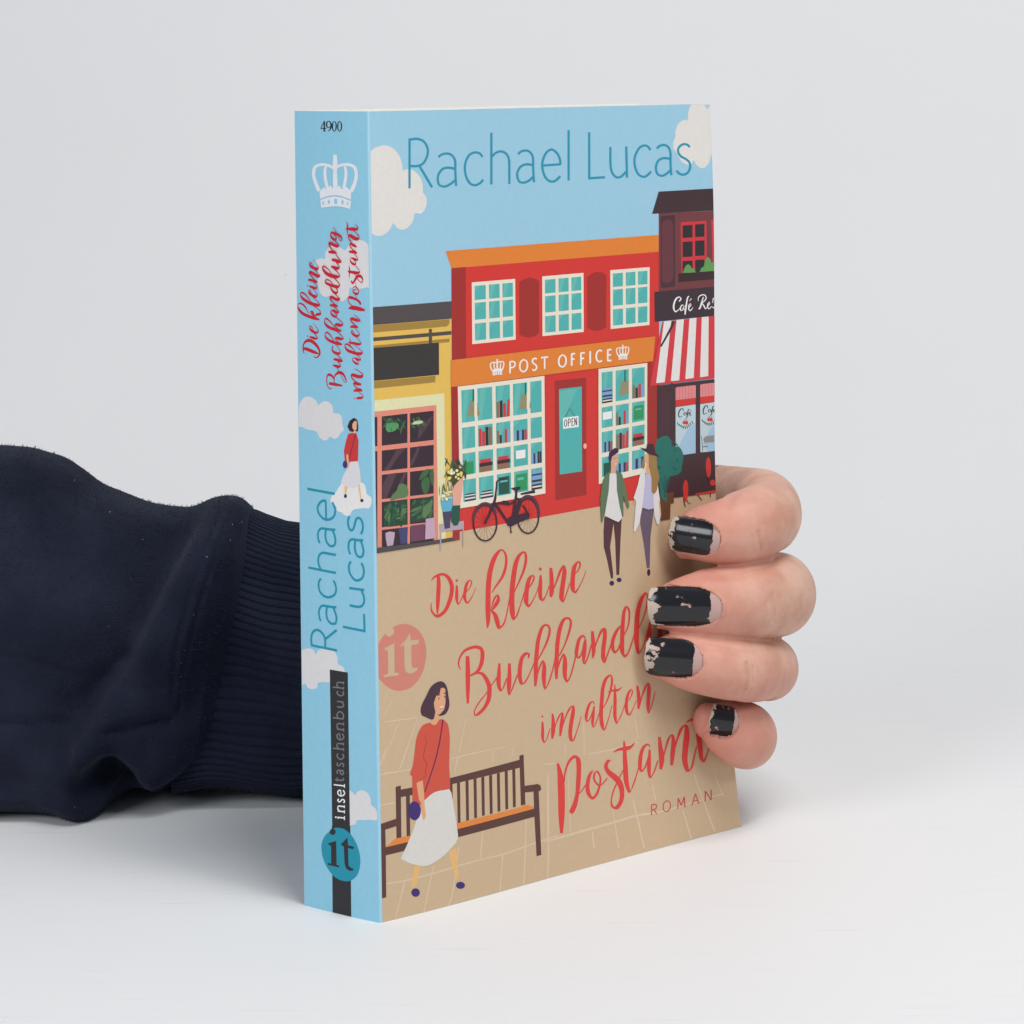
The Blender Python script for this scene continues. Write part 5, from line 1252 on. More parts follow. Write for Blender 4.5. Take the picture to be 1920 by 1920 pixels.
(2,114,1,[539,12377,0,-15,529,12378,1,-21,518,12377,1,-13]),
]),
('printed_title_lettering','S',[
(2,114,1,[543,13332,2,9,575,13311,8,3,564,13262,10,-17,502,13215,9,-26,437,13192,5,-28,392,13201,-9,-7,412,13250,-5,10,487,13308,-4,10]),
(2,114,2,[527,13328,4,-16,442,13307,6,-25,368,13289,4,-27,319,13297,-10,-5,351,13342,-4,9,449,13403,-3,8]),
(2,114,3,[485,13467,-4,7,544,13532,-5,12,620,13588,-6,18,699,13625,-5,21,767,13634,-1,19,798,13608,11,-1,774,13539,13,-24,698,13484,10,-34,587,13457,8,-36,475,13436,7,-37,384,13428,4,-37,305,13440,0,-34,262,13463,-13,3,302,13506,-4,9,393,13562,-3,8,493,13614,-2,7]),
(2,114,4,[696,13674,1,-10,645,13673,2,-18,553,13668,5,-31,455,13657,5,-32,363,13651,2,-30,296,13676,-9,-10,329,13716,-4,9,390,13770,-3,8,474,13827,-3,8]),
(2,114,5,[633,13552,-4,2,639,13614,-10,2,630,13699,-16,4,636,13755,-8,6,650,13793,-3,4]),
(2,114,5,[496,13885,-3,6,535,13932,-5,11,578,13957,-2,13,600,13938,8,-4,572,13892,10,-22,508,13855,7,-29,425,13841,4,-31,369,13855,-3,-23,347,13883,-10,8,387,13937,-4,8,476,14014,-3,7]),
(2,114,6,[625,14041,1,-19,547,14052,3,-33,453,14055,6,-37,383,14036,4,-16]),
(2,114,7,[421,14065,-3,8,507,14111,-4,13,590,14176,-8,17,618,14223,-12,-11,566,14233,5,-36,467,14214,7,-37,384,14199,5,-34,318,14202,-11,-6,368,14248,-4,10,453,14301,-3,9,518,14336,-1,4]),
]),
('printed_title_lettering','S',[
(2,114,1,[671,14467,1,-17,608,14482,3,-35,526,14488,8,-52,413,14479,9,-50,301,14463,9,-45,175,14446,4,-21]),
(2,114,2,[525,14530,-2,10,583,14544,-4,12,653,14602,-7,14,680,14678,-12,4,651,14722,0,-32,577,14721,6,-34,486,14700,8,-33,409,14675,8,-27,342,14635,12,-32,304,14590,15,-31,293,14575,6,-11]),
(2,114,3,[407,14686,-4,5,425,14737,-4,6,455,14790,-4,7]),
(2,114,4,[540,14892,4,-7,513,14846,8,-20,451,14813,6,-28,389,14816,-1,-27,346,14863,-12,-2,370,14920,-8,15,423,14964,-4,13,475,14978,-1,13,521,14950,5,9,514,14912,6,-12,476,14900,0,-14,427,14941,-4,-7,422,14988,-5,4,452,15065,-4,6]),
(2,114,5,[567,15127,6,1,572,15097,11,-14,541,15062,5,-28,496,15085,-7,-30,441,15161,-12,-34,390,15213,-4,-41,324,15232,5,-36,260,15209,11,-29,224,15148,16,-13,240,15097,3,13,290,15090,-2,10,356,15135,-4,10,419,15206,-4,9,474,15277,-4,7]),
(2,114,6,[676,15318,1,-10,631,15319,3,-22,564,15311,5,-32,482,15305,5,-36,388,15299,3,-36,305,15327,-8,-15,339,15376,-4,9,410,15438,-3,8,476,15488,-3,8]),
(2,114,7,[620,15172,-3,2,628,15241,-11,4,617,15339,-19,4,620,15401,-11,10,637,15454,-3,4]),
(2,114,7,[574,15644,2,9,597,15623,7,1,587,15564,10,-17,540,15518,8,-26,469,15493,5,-29,424,15503,-9,-8,443,15556,-5,10,508,15616,-4,11]),
(2,114,8,[556,15638,3,-15,486,15621,5,-25,421,15602,5,-29,359,15609,-8,-12,388,15665,-4,9,460,15730,-3,8]),
(2,114,9,[622,15781,2,-19,554,15780,4,-33,464,15781,7,-41,389,15753,5,-20]),
(2,114,10,[448,15791,-3,8,522,15844,-4,11,588,15902,-7,14,603,15951,-6,-15,550,15959,5,-33,465,15928,8,-34,392,15900,4,-19]),
(2,114,11,[457,15933,-3,8,543,15996,-4,11,626,16079,-8,16,638,16147,-7,-22,572,16146,8,-44,475,16105,10,-44,395,16080,5,-42,316,16101,-6,-23,326,16155,-6,13,399,16211,-3,10,468,16260,-3,9]),
(2,114,12,[719,16304,1,-11,641,16306,3,-23,558,16303,4,-38,488,16304,5,-41,425,16302,4,-36,362,16304,0,-27,342,16328,-9,8,376,16376,-4,9,428,16421,-2,6]),
(2,114,13,[662,16159,-3,2,668,16233,-11,4,660,16337,-20,5,662,16404,-12,10,680,16462,-3,4]),
]),
('printed_author_lettering','S',[
(3,112,2,[2016,6392,1,-30,1175,6373,1,-30]),
(2,112,3,[1992,6392,-30,2,2003,6558,-30,-4,1953,6702,-24,-18,1834,6782,-8,-29,1708,6769,12,-28,1584,6675,24,-18,1545,6547,30,-4,1550,6403,30,1]),
(3,112,4,[1537,6601,-18,-24,1174,6862,-18,-24]),
(2,112,1,[1680,7018,-26,16,1720,7084,-29,8,1738,7216,-30,-3,1699,7328,-24,-18,1605,7392,-6,-29,1405,7392,-1,-30,1177,7403,-1,-30]),
(2,112,2,[1473,7388,30,4,1496,7228,30,0,1472,7096,26,-15,1362,7000,9,-29,1219,7015,-19,-24,1178,7145,-30,0,1217,7277,-28,12,1278,7383,-26,15]),
(2,112,1,[1655,8030,22,21,1717,7964,27,12,1737,7847,30,-3,1688,7710,23,-20,1541,7619,8,-29,1369,7624,-8,-29,1223,7706,-22,-21,1176,7830,-30,-2,1207,7957,-28,12,1262,8031,-24,18]),
(3,112,1,[2069,8250,1,-30,1173,8221,1,-30]),
(2,112,2,[1651,8246,-25,17,1714,8337,-28,11,1739,8467,-30,-3,1692,8595,-23,-19,1581,8655,-6,-29,1378,8654,0,-30,1168,8649,1,-30]),
(2,112,1,[1677,8875,-26,15,1725,8957,-29,8,1736,9089,-30,-5,1690,9189,-21,-21,1593,9236,-5,-30,1403,9233,-1,-30,1175,9245,-2,-30]),
(2,112,2,[1476,9232,30,4,1496,9070,30,-2,1456,8928,25,-17,1343,8843,6,-29,1210,8879,-20,-22,1177,8998,-30,1,1216,9141,-28,12,1271,9224,-25,17]),
(3,112,1,[1461,9465,-30,1,1470,9896,-30,1]),
(2,112,2,[1458,9900,0,30,1544,9899,8,29,1641,9852,18,24,1710,9772,26,16,1739,9691,30,-3,1686,9566,22,-20,1542,9468,10,-28,1395,9463,-6,-29,1246,9529,-19,-23,1176,9649,-29,-8,1182,9762,-28,10,1260,9894,-26,15]),
(3,112,2,[2070,10131,1,-30,1175,10095,1,-30]),
]),
('printed_author_lettering','S',[
(3,112,1,[983,6963,1,-30,326,6937,1,-30]),
(3,112,2,[331,6906,-30,0,338,7337,-30,0]),
(2,112,1,[769,7497,1,-30,519,7489,-2,-30,399,7526,-18,-24,332,7630,-29,-7,341,7760,-29,8,404,7882,-27,14]),
(3,112,2,[769,7907,0,-30,320,7906,0,-30]),
(2,112,1,[705,8543,24,18,761,8469,28,11,774,8370,30,-3,734,8237,25,-17,604,8120,12,-28,472,8125,-10,-28,362,8206,-25,-17,323,8347,-30,-1,351,8458,-28,11,398,8538,-26,15]),
(2,112,1,[724,8710,-27,13,762,8790,-29,8,775,8902,-30,-2,747,9012,-25,-17,661,9070,-6,-29,491,9065,-1,-30,330,9079,-3,-30]),
(2,112,2,[570,9058,30,3,585,8891,30,-2,551,8745,26,-15,461,8674,7,-29,364,8702,-22,-20,328,8822,-30,-1,353,8946,-28,9,406,9056,-27,13]),
(2,112,2,[732,9602,26,14,770,9532,29,8,780,9431,30,-4,742,9315,25,-17,676,9278,-6,-29,608,9341,-26,-15,563,9474,-28,-11,512,9573,-21,-22,438,9592,8,-29,366,9531,26,-15,332,9405,30,-2,352,9293,28,10,397,9217,26,15]),
]),
]
# ---------------------------------------------------------------- helpers
MM = 0.001
def lin(c):
    c = c / 255.0
    return c / 12.92 if c <= 0.04045 else ((c + 0.055) / 1.055) ** 2.4
def rgb(col, k=1.0):
    return tuple(min(0.88, lin(c) * k) for c in col) + (1.0,)
def new_mat(name):
    m = bpy.data.materials.new(name); m.use_nodes = True
    nt = m.node_tree; b = nt.nodes['Principled BSDF']
    return m, nt, b
def nd(nt, t, **kw):
    n = nt.nodes.new(t)
    for k, v in kw.items(): setattr(n, k, v)
    return n
def obj(name, verts, faces, mats, parent=None, midx=None, smooth=True, uvs=None):
    me = bpy.data.meshes.new(name)
    me.from_pydata([tuple(float(c) * MM for c in v) for v in verts], [], [tuple(int(i) for i in f) for f in faces])
    for m in (mats if isinstance(mats, list) else [mats]): me.materials.append(m)
    if midx is not None: me.polygons.foreach_set('material_index', midx)
    me.polygons.foreach_set('use_smooth', [smooth] * len(me.polygons))
    if uvs is not None:
        ul = me.uv_layers.new(name='UVMap')
        idx = np.zeros(len(me.loops), int); me.loops.foreach_get('vertex_index', idx)
        ul.data.foreach_set('uv', np.asarray(uvs, float)[idx].ravel())
    me.update()
    o = bpy.data.objects.new(name, me); col.objects.link(o)
    if parent: o.parent = parent
    return o
def grid_faces(nu, nv, off=0, flip=False, wrap=False):
    F = []
    for i in range(nu - 1):
        for j in range(nv if wrap else nv - 1):
            a = off + i * nv + j; b = off + i * nv + (j + 1) % nv; c = off + (i + 1) * nv + (j + 1) % nv; d = off + (i + 1) * nv + j
            F.append((a, d, c, b) if flip else (a, b, c, d))
    return F
def catmull(P, m, closed=False):
    P = [np.array(p, float) for p in P]; n = len(P); out = []
    for i in range(n if closed else n - 1):
        if closed: p0, p1, p2, p3 = P[i - 1], P[i], P[(i + 1) % n], P[(i + 2) % n]
        else: p0, p1, p2, p3 = P[max(i - 1, 0)], P[i], P[i + 1], P[min(i + 2, n - 1)]
        for j in range(m):
            s = j / m
            out.append(.5 * (2 * p1 + (p2 - p0) * s + (2 * p0 - 5 * p1 + 4 * p2 - p3) * s * s + (3 * p1 - p0 - 3 * p2 + p3) * s ** 3))
    if not closed: out.append(P[-1])
    return out

# ---------------------------------------------------------------- setting: white sweep
m_back, nt, b = new_mat('white_paper_sweep')
tc = nd(nt, 'ShaderNodeTexCoord')
n1 = nd(nt, 'ShaderNodeTexNoise'); n1.inputs['Scale'].default_value = 5; n1.inputs['Detail'].default_value = 4
mp = nd(nt, 'ShaderNodeMapping'); mp.inputs['Scale'].default_value = (22, 600, 60); mp.inputs['Rotation'].default_value = (0, 0, .35)
n2 = nd(nt, 'ShaderNodeTexNoise'); n2.inputs['Scale'].default_value = 1.0; n2.inputs['Detail'].default_value = 3
n3 = nd(nt, 'ShaderNodeTexVoronoi'); n3.inputs['Scale'].default_value = 26
rp = nd(nt, 'ShaderNodeValToRGB'); rp.color_ramp.elements[0].position = .64; rp.color_ramp.elements[1].position = .74
rp.color_ramp.elements[0].color = (0, 0, 0, 1); rp.color_ramp.elements[1].color = (1, 1, 1, 1)
r3 = nd(nt, 'ShaderNodeValToRGB'); r3.color_ramp.elements[0].position = .010; r3.color_ramp.elements[1].position = .018
r3.color_ramp.elements[0].color = (1, 1, 1, 1); r3.color_ramp.elements[1].color = (0, 0, 0, 1)
mx1 = nd(nt, 'ShaderNodeMix', data_type='RGBA'); mx1.inputs[6].default_value = (.75, .755, .76, 1); mx1.inputs[7].default_value = (.785, .79, .795, 1)
mx2 = nd(nt, 'ShaderNodeMix', data_type='RGBA'); mx2.inputs[7].default_value = (.60, .60, .59, 1)
mth = nd(nt, 'ShaderNodeMath', operation='MULTIPLY'); mth.inputs[1].default_value = .4
sz_ = nd(nt, 'ShaderNodeSeparateXYZ'); lt = nd(nt, 'ShaderNodeMath', operation='LESS_THAN'); lt.inputs[1].default_value = .004; mk = nd(nt, 'ShaderNodeMath', operation='MULTIPLY')   # scuffs only where things slide on the flat part
nt.links.new(tc.outputs['Object'], sz_.inputs[0]); nt.links.new(sz_.outputs[2], lt.inputs[0]); nt.links.new(lt.outputs[0], mk.inputs[1])
mx3 = nd(nt, 'ShaderNodeMix', data_type='RGBA'); mx3.inputs[7].default_value = (.42, .40, .38, 1)
m4 = nd(nt, 'ShaderNodeMath', operation='MULTIPLY'); m4.inputs[1].default_value = .35
for a_, b_ in ((tc.outputs['Object'], n1.inputs['Vector']), (tc.outputs['Object'], mp.inputs['Vector']), (mp.outputs[0], n2.inputs['Vector']), (tc.outputs['Object'], n3.inputs['Vector']),
               (n2.outputs['Fac'], rp.inputs[0]), (n1.outputs['Fac'], mx1.inputs[0]), (mx1.outputs[2], mx2.inputs[6]), (rp.outputs[0], mk.inputs[0]), (mk.outputs[0], mth.inputs[0]), (mth.outputs[0], mx2.inputs[0]),
               (n3.outputs['Distance'], r3.inputs[0]), (r3.outputs[0], m4.inputs[0]), (m4.outputs[0], mx3.inputs[0]), (mx2.outputs[2], mx3.inputs[6]), (mx3.outputs[2], b.inputs['Base Color'])):
    nt.links.new(a_, b_)
b.inputs['Roughness'].default_value = .55; b.inputs['Specular IOR Level'].default_value = .25
prof = [(-900, 0), (-500, 0), (0, 0), (330, 0)] + [(330 + 470 * math.sin(t), 470 - 470 * math.cos(t)) for t in np.linspace(.06, math.pi / 2, 28)] + [(800, 900), (800, 1600)]
V = [(x, y, z) for y, z in prof for x in np.linspace(-1400, 1500, 30)]
o = obj('backdrop', V, grid_faces(len(prof), 30, flip=True), m_back); o['kind'] = 'structure'

# ---------------------------------------------------------------- the book
A, B, C, At, Bt, Ct = (np.array(p) for p in (CORN['A'], CORN['B'], CORN['C'], CORN['At'], CORN['Bt'], CORN['Ct']))
nF = np.array(NF); eF = np.array(EF); nS = np.array(NS)
SQ_V = np.arange(0, 190.01, 2.0); SQ_A = np.interp(SQ_V, SQV, SQA)
for _ in range(40): SQ_A[1:-1] = .25 * SQ_A[:-2] + .5 * SQ_A[1:-1] + .25 * SQ_A[2:]
def sqz(v): return np.interp(v, SQ_V, SQ_A)
def Sf(u, v, w=0.0):
    a = u / W; bb = v / H
    d = -sqz(v) * min(max((a - .25) / .75, 0), 1.1) ** 1.6 + 1.5 * math.sin(math.pi * min(max(a / .55, 0), 1)) * math.exp(-3 * min(max(a, 0), 1))
    return (1 - a) * (1 - bb) * B + a * (1 - bb) * C + (1 - a) * bb * Bt + a * bb * Ct + nF * (d + w)
def Ss(s, v, w=0.0):
    a = s / D; bb = v / H; k = min(max(a, 0), 1)
    return (1 - a) * (1 - bb) * B + a * (1 - bb) * A + (1 - a) * bb * Bt + a * bb * At + nS * (1.8 * k * (1 - k) + w)
def Sb(u, v, w=0.0):
    a = u / W; bb = v / H
    C2 = A + (C - B); C2t = At + (Ct - Bt)
    return (1 - a) * (1 - bb) * A + a * (1 - bb) * C2 + (1 - a) * bb * At + a * bb * C2t - nF * (w - .9 * math.sin(math.pi * bb) * a ** 2)

def cover_mat(name, color, k):
    m, nt, b = new_mat(name)
    tc = nd(nt, 'ShaderNodeTexCoord'); n1 = nd(nt, 'ShaderNodeTexNoise'); n1.inputs['Scale'].default_value = 900; n1.inputs['Detail'].default_value = 2
    mx = nd(nt, 'ShaderNodeMix', data_type='RGBA'); c = rgb(color, k)
    mx.inputs[6].default_value = tuple(x * .95 for x in c[:3]) + (1,); mx.inputs[7].default_value = tuple(min(.9, x * 1.05) for x in c[:3]) + (1,)
    bp = nd(nt, 'ShaderNodeBump'); bp.inputs['Strength'].default_value = .05; bp.inputs['Distance'].default_value = .0002
    nt.links.new(tc.outputs['Object'], n1.inputs['Vector']); nt.links.new(n1.outputs['Fac'], mx.inputs[0]); nt.links.new(mx.outputs[2], b.inputs['Base Color'])
    nt.links.new(n1.outputs['Fac'], bp.inputs['Height']); nt.links.new(bp.outputs[0], b.inputs['Normal'])
    b.inputs['Roughness'].default_value = .42; b.inputs['Specular IOR Level'].default_value = .32
    return m
m_paper, nt, b = new_mat('cut_card_edge'); b.inputs['Base Color'].default_value = (.80, .79, .76, 1); b.inputs['Roughness'].default_value = .8
n1 = nd(nt, 'ShaderNodeTexNoise'); n1.inputs['Scale'].default_value = 400; cr = nd(nt, 'ShaderNodeMix', data_type='RGBA'); cr.inputs[6].default_value = (.74, .73, .70, 1); cr.inputs[7].default_value = (.84, .83, .80, 1)
nt.links.new(n1.outputs['Fac'], cr.inputs[0]); nt.links.new(cr.outputs[2], b.inputs['Base Color'])
m_pages, nt, b = new_mat('cream_page_edges'); b.inputs['Roughness'].default_value = .85
uvn = nd(nt, 'ShaderNodeUVMap'); mp = nd(nt, 'ShaderNodeMapping'); mp.inputs['Scale'].default_value = (260, 2, 1)
n1 = nd(nt, 'ShaderNodeTexNoise'); n1.inputs['Scale'].default_value = 1; n1.inputs['Detail'].default_value = 2
mx = nd(nt, 'ShaderNodeMix', data_type='RGBA'); mx.inputs[6].default_value = (.68, .63, .52, 1); mx.inputs[7].default_value = (.86, .83, .74, 1)
bp = nd(nt, 'ShaderNodeBump'); bp.inputs['Strength'].default_value = .4; bp.inputs['Distance'].default_value = .0003
for a_, b_ in ((uvn.outputs[0], mp.inputs[0]), (mp.outputs[0], n1.inputs['Vector']), (n1.outputs['Fac'], mx.inputs[0]), (mx.outputs[2], b.inputs['Base Color']), (n1.outputs['Fac'], bp.inputs['Height']), (bp.outputs[0], b.inputs['Normal'])): nt.links.new(a_, b_)

book = bpy.data.objects.new('book', None); col.objects.link(book)
book['label'] = 'thick pale blue paperback with a red post office street scene on its cover'; book['category'] = 'book'
m_sky = cover_mat('cover_sky_blue', PAL['sky'], KF); m_sblue = cover_mat('spine_blue', PAL['sblue'], KS)
U0, S0, TH = 0.55, 0.45, 0.35
STEP = {'front_cover': (2.0, 2.0), 'spine': (1.0, 4.0), 'back_cover': (4.0, 4.0)}
def slab(name, fn, u0, u1, mat, out=1):
    """thin card following fn(u, v, w): printed outer face, white cut edges and inside"""
    du, dv = STEP[name]
    us = np.array([u0] + [g for g in np.arange(0, u1, du) if g > u0 + .01] + [u1]); vs = np.array(list(np.arange(0, H - .01, dv)) + [H]); nu, nv = len(us), len(vs)
    V = [fn(u, v) for u in us for v in vs] + [fn(u, v, -TH) for u in us for v in vs]
    N = nu * nv
    F = grid_faces(nu, nv, 0, flip=out > 0) + grid_faces(nu, nv, N, flip=out < 0); M = [0] * ((nu - 1) * (nv - 1)) + [1] * ((nu - 1) * (nv - 1))
    # rims on their own vertices so that the edges stay crisp
    def rim(ids):
        k = len(V)
        for i in ids: V.append(V[i]); V.append(V[i + N])
        for j in range(len(ids) - 1): F.append((k + 2 * j, k + 2 * j + 2, k + 2 * j + 3, k + 2 * j + 1)); M.append(1)
    rim([i * nv + nv - 1 for i in range(nu)]); rim([i * nv for i in range(nu)]); rim([(nu - 1) * nv + j for j in range(nv)]); rim(list(range(nv)))
    return obj(name, V, F, [mat, m_paper], book, M)
front = slab('front_cover', Sf, U0, W, m_sky)
spine = slab('spine', Ss, S0, D - S0, m_sblue, -1)
back = slab('back_cover', Sb, U0, W, m_sblue, -1)
m_fold = cover_mat('worn_highlit_fold', PAL['sblue'], KS)       # ink rubbed pale along the folds, their highlight painted into the colour too
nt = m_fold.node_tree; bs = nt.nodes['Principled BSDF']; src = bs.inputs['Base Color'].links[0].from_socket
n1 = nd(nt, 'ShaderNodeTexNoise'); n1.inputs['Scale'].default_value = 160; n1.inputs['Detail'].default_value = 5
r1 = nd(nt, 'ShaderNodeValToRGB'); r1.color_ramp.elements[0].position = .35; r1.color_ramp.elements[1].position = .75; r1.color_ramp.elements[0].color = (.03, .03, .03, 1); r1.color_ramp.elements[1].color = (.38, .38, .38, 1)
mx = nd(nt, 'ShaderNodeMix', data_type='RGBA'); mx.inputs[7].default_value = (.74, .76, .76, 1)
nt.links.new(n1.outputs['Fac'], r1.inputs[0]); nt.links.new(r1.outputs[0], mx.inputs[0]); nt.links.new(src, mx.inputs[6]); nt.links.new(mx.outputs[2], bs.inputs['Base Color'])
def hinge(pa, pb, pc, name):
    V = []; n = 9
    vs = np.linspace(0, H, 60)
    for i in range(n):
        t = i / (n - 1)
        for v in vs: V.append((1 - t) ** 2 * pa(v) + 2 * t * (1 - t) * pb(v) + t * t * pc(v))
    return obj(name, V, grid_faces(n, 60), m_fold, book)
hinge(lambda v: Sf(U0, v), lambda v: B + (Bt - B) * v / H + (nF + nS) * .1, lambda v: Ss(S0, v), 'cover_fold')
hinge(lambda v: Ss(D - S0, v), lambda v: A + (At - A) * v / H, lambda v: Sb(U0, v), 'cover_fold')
# page block between the covers
nu, nv = 50, 60
us = np.linspace(1.2, W - .5, nu); vs = np.linspace(.25, H - .25, nv); nt_ = 9
def Pg(u, v, t): return (1 - t) * Sf(u, v, -TH - .05) + t * Sb(u, v, -TH - .05)
V = []; F = []; UV = []
def sheet(pts, n1_, n2_, uv):
    k = len(V); V.extend(pts); UV.extend(uv); F.extend(grid_faces(n1_, n2_, k))
ts = np.linspace(0, 1, nt_)
sheet([Pg(u, vs[-1], t) for u in us for t in ts], nu, nt_, [(t, u / W) for u in us for t in ts])
sheet([Pg(u, vs[0], t) for t in ts for u in us], nt_, nu, [(t, u / W) for t in ts for u in us])
sheet([Pg(us[-1], v, t) for t in ts for v in vs], nt_, nv, [(t, v / H) for t in ts for v in vs])
sheet([Pg(us[0], v, t) for v in vs for t in ts], nv, nt_, [(t, v / H) for v in vs for t in ts])
sheet([Pg(u, v, 0) for u in us for v in vs], nu, nv, [(0, 0)] * (nu * nv)); sheet([Pg(u, v, 1) for v in vs for u in us], nv, nu, [(1, 0)] * (nu * nv))
obj('page_block', V, F, m_pages, book, uvs=UV)

# ---------------------------------------------------------------- flat print on the cover and the spine
GAP = 0.006      # each ink layer lies this much above the last
mats = {}
def print_mat(ci, surf):
    if (ci, surf) not in mats:
        mats[ci, surf] = cover_mat('print_ink_%d_%d_%d' % tuple(INK[ci]), INK[ci], KF if surf == 'F' else KS)
    return mats[ci, surf]
def fill(poly2d, z):
    """triangulate a closed outline and cut it along 3 mm lines so that it follows the bent cover"""
    bm = bmesh.new()
    vs = [bm.verts.new((p[0], p[1], 0)) for p in poly2d]
    for t in tessellate_polygon([[Vector((p[0], p[1], 0)) for p in poly2d]]):
        try: bm.faces.new([vs[i] for i in t])
        except ValueError: pass
    return bm
def clip_cut(bm, lo, hi, step):
    xs = [v.co.x for v in bm.verts]; ys = [v.co.y for v in bm.verts]
    b0 = (min(xs), min(ys)); b1 = (max(xs), max(ys))
    for ax in (0, 1):
        nrm = Vector((1, 0, 0)) if ax == 0 else Vector((0, 1, 0))
        for lim, s in ((lo[ax], -1), (hi[ax], 1)):
            if (b0[ax] < lim if s < 0 else b1[ax] > lim):
                bmesh.ops.bisect_plane(bm, geom=bm.verts[:] + bm.edges[:] + bm.faces[:], dist=1e-6, plane_co=nrm * lim, plane_no=nrm * s, clear_outer=True)
        if step:
            step_ = step[ax]; g = math.ceil(b0[ax] / step_) * step_
            while g < b1[ax]:
                if lo[ax] < g < hi[ax]: bmesh.ops.bisect_plane(bm, geom=bm.verts[:] + bm.edges[:] + bm.faces[:], dist=1e-6, plane_co=nrm * g, plane_no=nrm)
                g += step_
def ribbon(P, lin_, z):
    """brush or pen stroke: centre points with half-width vectors, height rises a hair along it so crossings stay apart"""
    P = np.array(P, float).reshape(-1, 4)
    L = [math.hypot(*(P[i + 1, :2] - P[i, :2])) for i in range(len(P) - 1)]
    if lin_:
        pts = []
        for i in range(len(P) - 1):
            m = max(1, int(L[i] / 2.5))
            pts += [P[i] + (P[i + 1] - P[i]) * j / m for j in range(m)]
        pts.append(P[-1])
    else: pts = catmull(P, max(2, min(5, int(max(L) / .5) + 1)))
    bm = bmesh.new(); prev = None; n = len(pts)
    for i, p in enumerate(pts):
        a = bm.verts.new((p[0] + p[2], p[1] + p[3], .6 * GAP * i / n)); c = bm.verts.new((p[0] - p[2], p[1] - p[3], .6 * GAP * i / n))
        if prev:
            try: bm.faces.new((prev[0], a, c, prev[1]))
            except ValueError: pass
        prev = (a, c)
    return bm
def print_element(name, surf, shapes):
    fn, gap = (Sf, GAP) if surf == 'F' else (Ss, 1.6 * GAP)
    lo, hi = ((U0, .05), (W - .05, H - .05)) if surf == 'F' else ((S0, .05), (D - S0, H - .05))
    V = []; F = []; M = []; ml = []
    for kind, ci, layer, pts in shapes:
        if kind in (0, 1):
            P = np.array(pts, float).reshape(-1, 2) / 100
            if kind: P = catmull(P, 3, True)
            bm = fill(P, 0); step = (2.0, 2.0) if surf == 'F' else (1.0, 4.0)
        else:
            bm = ribbon(np.array(pts, float) / 100, kind == 3, 0); step = None
        if len(bm.verts): clip_cut(bm, lo, hi, step)
        m = print_mat(ci, surf)
        if m not in ml: ml.append(m)
        k = len(V); bm.verts.index_update()
        for v in bm.verts: V.append(fn(v.co.x, v.co.y, gap * (layer + .5) + v.co.z))
        c0 = nF if surf == 'F' else nS
        for f in bm.faces:
            ids = [v.index for v in f.verts]
            q = [V[k + i] for i in ids]; nn = np.cross(q[1] - q[0], q[2] - q[0])
            if np.dot(nn, c0) < 0: ids.reverse()
            F.append([k + i for i in ids]); M.append(ml.index(m))
        bm.free()
    if F: obj(name, V, F, ml, front if surf == 'F' else spine, M)
for name, surf, shapes in PRINT: print_element(name, surf, shapes)

# ---------------------------------------------------------------- hand and sleeve, measured (millimetres): x, y, z, radius
FINGER = {
 'index': [[72.44, 65.5, 79.38, 0.41], [75.99, 65.5, 79.35, 5.68], [79.98, 64.0, 80.42, 7.29], [84.68, 63.0, 81.11, 8.22], [90.29, 65.0, 81.82, 9.06], [95.49, 71.0, 82.39, 9.55], [98.98, 80.0, 82.35, 9.53], [98.72, 92.0, 83.01, 9.56], [94.29, 103.0, 82.22, 9.42], [89.25, 112.0, 81.2, 9.54], [83.25, 120.0, 79.92, 9.65]],
 'middle': [[67.87, 60.0, 62.22, 0.4], [70.18, 60.0, 62.21, 5.63], [74.87, 59.0, 62.93, 7.37], [81.66, 59.0, 63.56, 8.71], [88.69, 62.0, 63.31, 9.55], [94.7, 68.0, 62.87, 10.32], [100.79, 78.0, 61.63, 11.16], [101.28, 90.0, 59.77, 10.93], [97.85, 102.0, 57.96, 10.55], [91.54, 113.0, 56.99, 10.42], [84.79, 121.0, 56.95, 10.54]],
 'ring': [[65.42, 58.0, 49.69, 0.4], [69.09, 58.0, 49.66, 5.35], [74.05, 57.0, 49.57, 7.21], [81.51, 57.0, 48.13, 8.01], [89.23, 60.0, 45.99, 7.92], [94.64, 67.0, 44.05, 8.13], [98.74, 78.0, 42.03, 8.4], [99.34, 90.0, 39.83, 8.41], [95.71, 102.0, 38.57, 8.84], [90.08, 113.0, 37.6, 9.26], [83.97, 120.0, 37.27, 9.65]],
 'pinky': [[78.08, 68.5, 30.59, 0.41], [82.09, 68.5, 30.56, 4.89], [85.05, 67.5, 29.52, 6.78], [88.55, 68.0, 28.09, 8.01], [91.94, 72.0, 25.76, 8.6], [93.81, 82.0, 22.89, 8.31], [92.79, 93.0, 20.94, 7.88], [89.37, 104.0, 19.63, 8.01], [84.27, 114.0, 19.39, 8.41]],
}
NAIL = {'index': [71.3, 57.7, 81.34, 84.13, 57.7, 80.14, 4.55], 'middle': [65.46, 52.7, 63.76, 84.28, 52.7, 63.75, 5.04], 'ring': [64.65, 50.7, 51.08, 79.29, 50.7, 50.41, 4.9], 'pinky': [81.68, 61.2, 32.4, 89.34, 61.2, 31.5, 4.03]}
SLEEVE_TOP = [(-155.73, 93.73), (-133.39, 94.15), (-119.99, 94.65), (-111.07, 94.58), (-103.64, 94.07), (-96.27, 91.45), (-91.89, 87.96), (-86.8, 82.95), (-78.68, 80.02), (-72.76, 78.01), (-65.33, 76.9), (-62.35, 76.87), (-59.62, 78.81), (-56.32, 79.99), (-51.85, 79.66), (-48.16, 77.82)]
CUFF_TOP = [(-54.89, 76.66), (-45.96, 75.99), (-43.0, 74.76), (-37.06, 72.75), (-28.58, 71.62), (-16.21, 70.31), (-7.26, 69.49)]
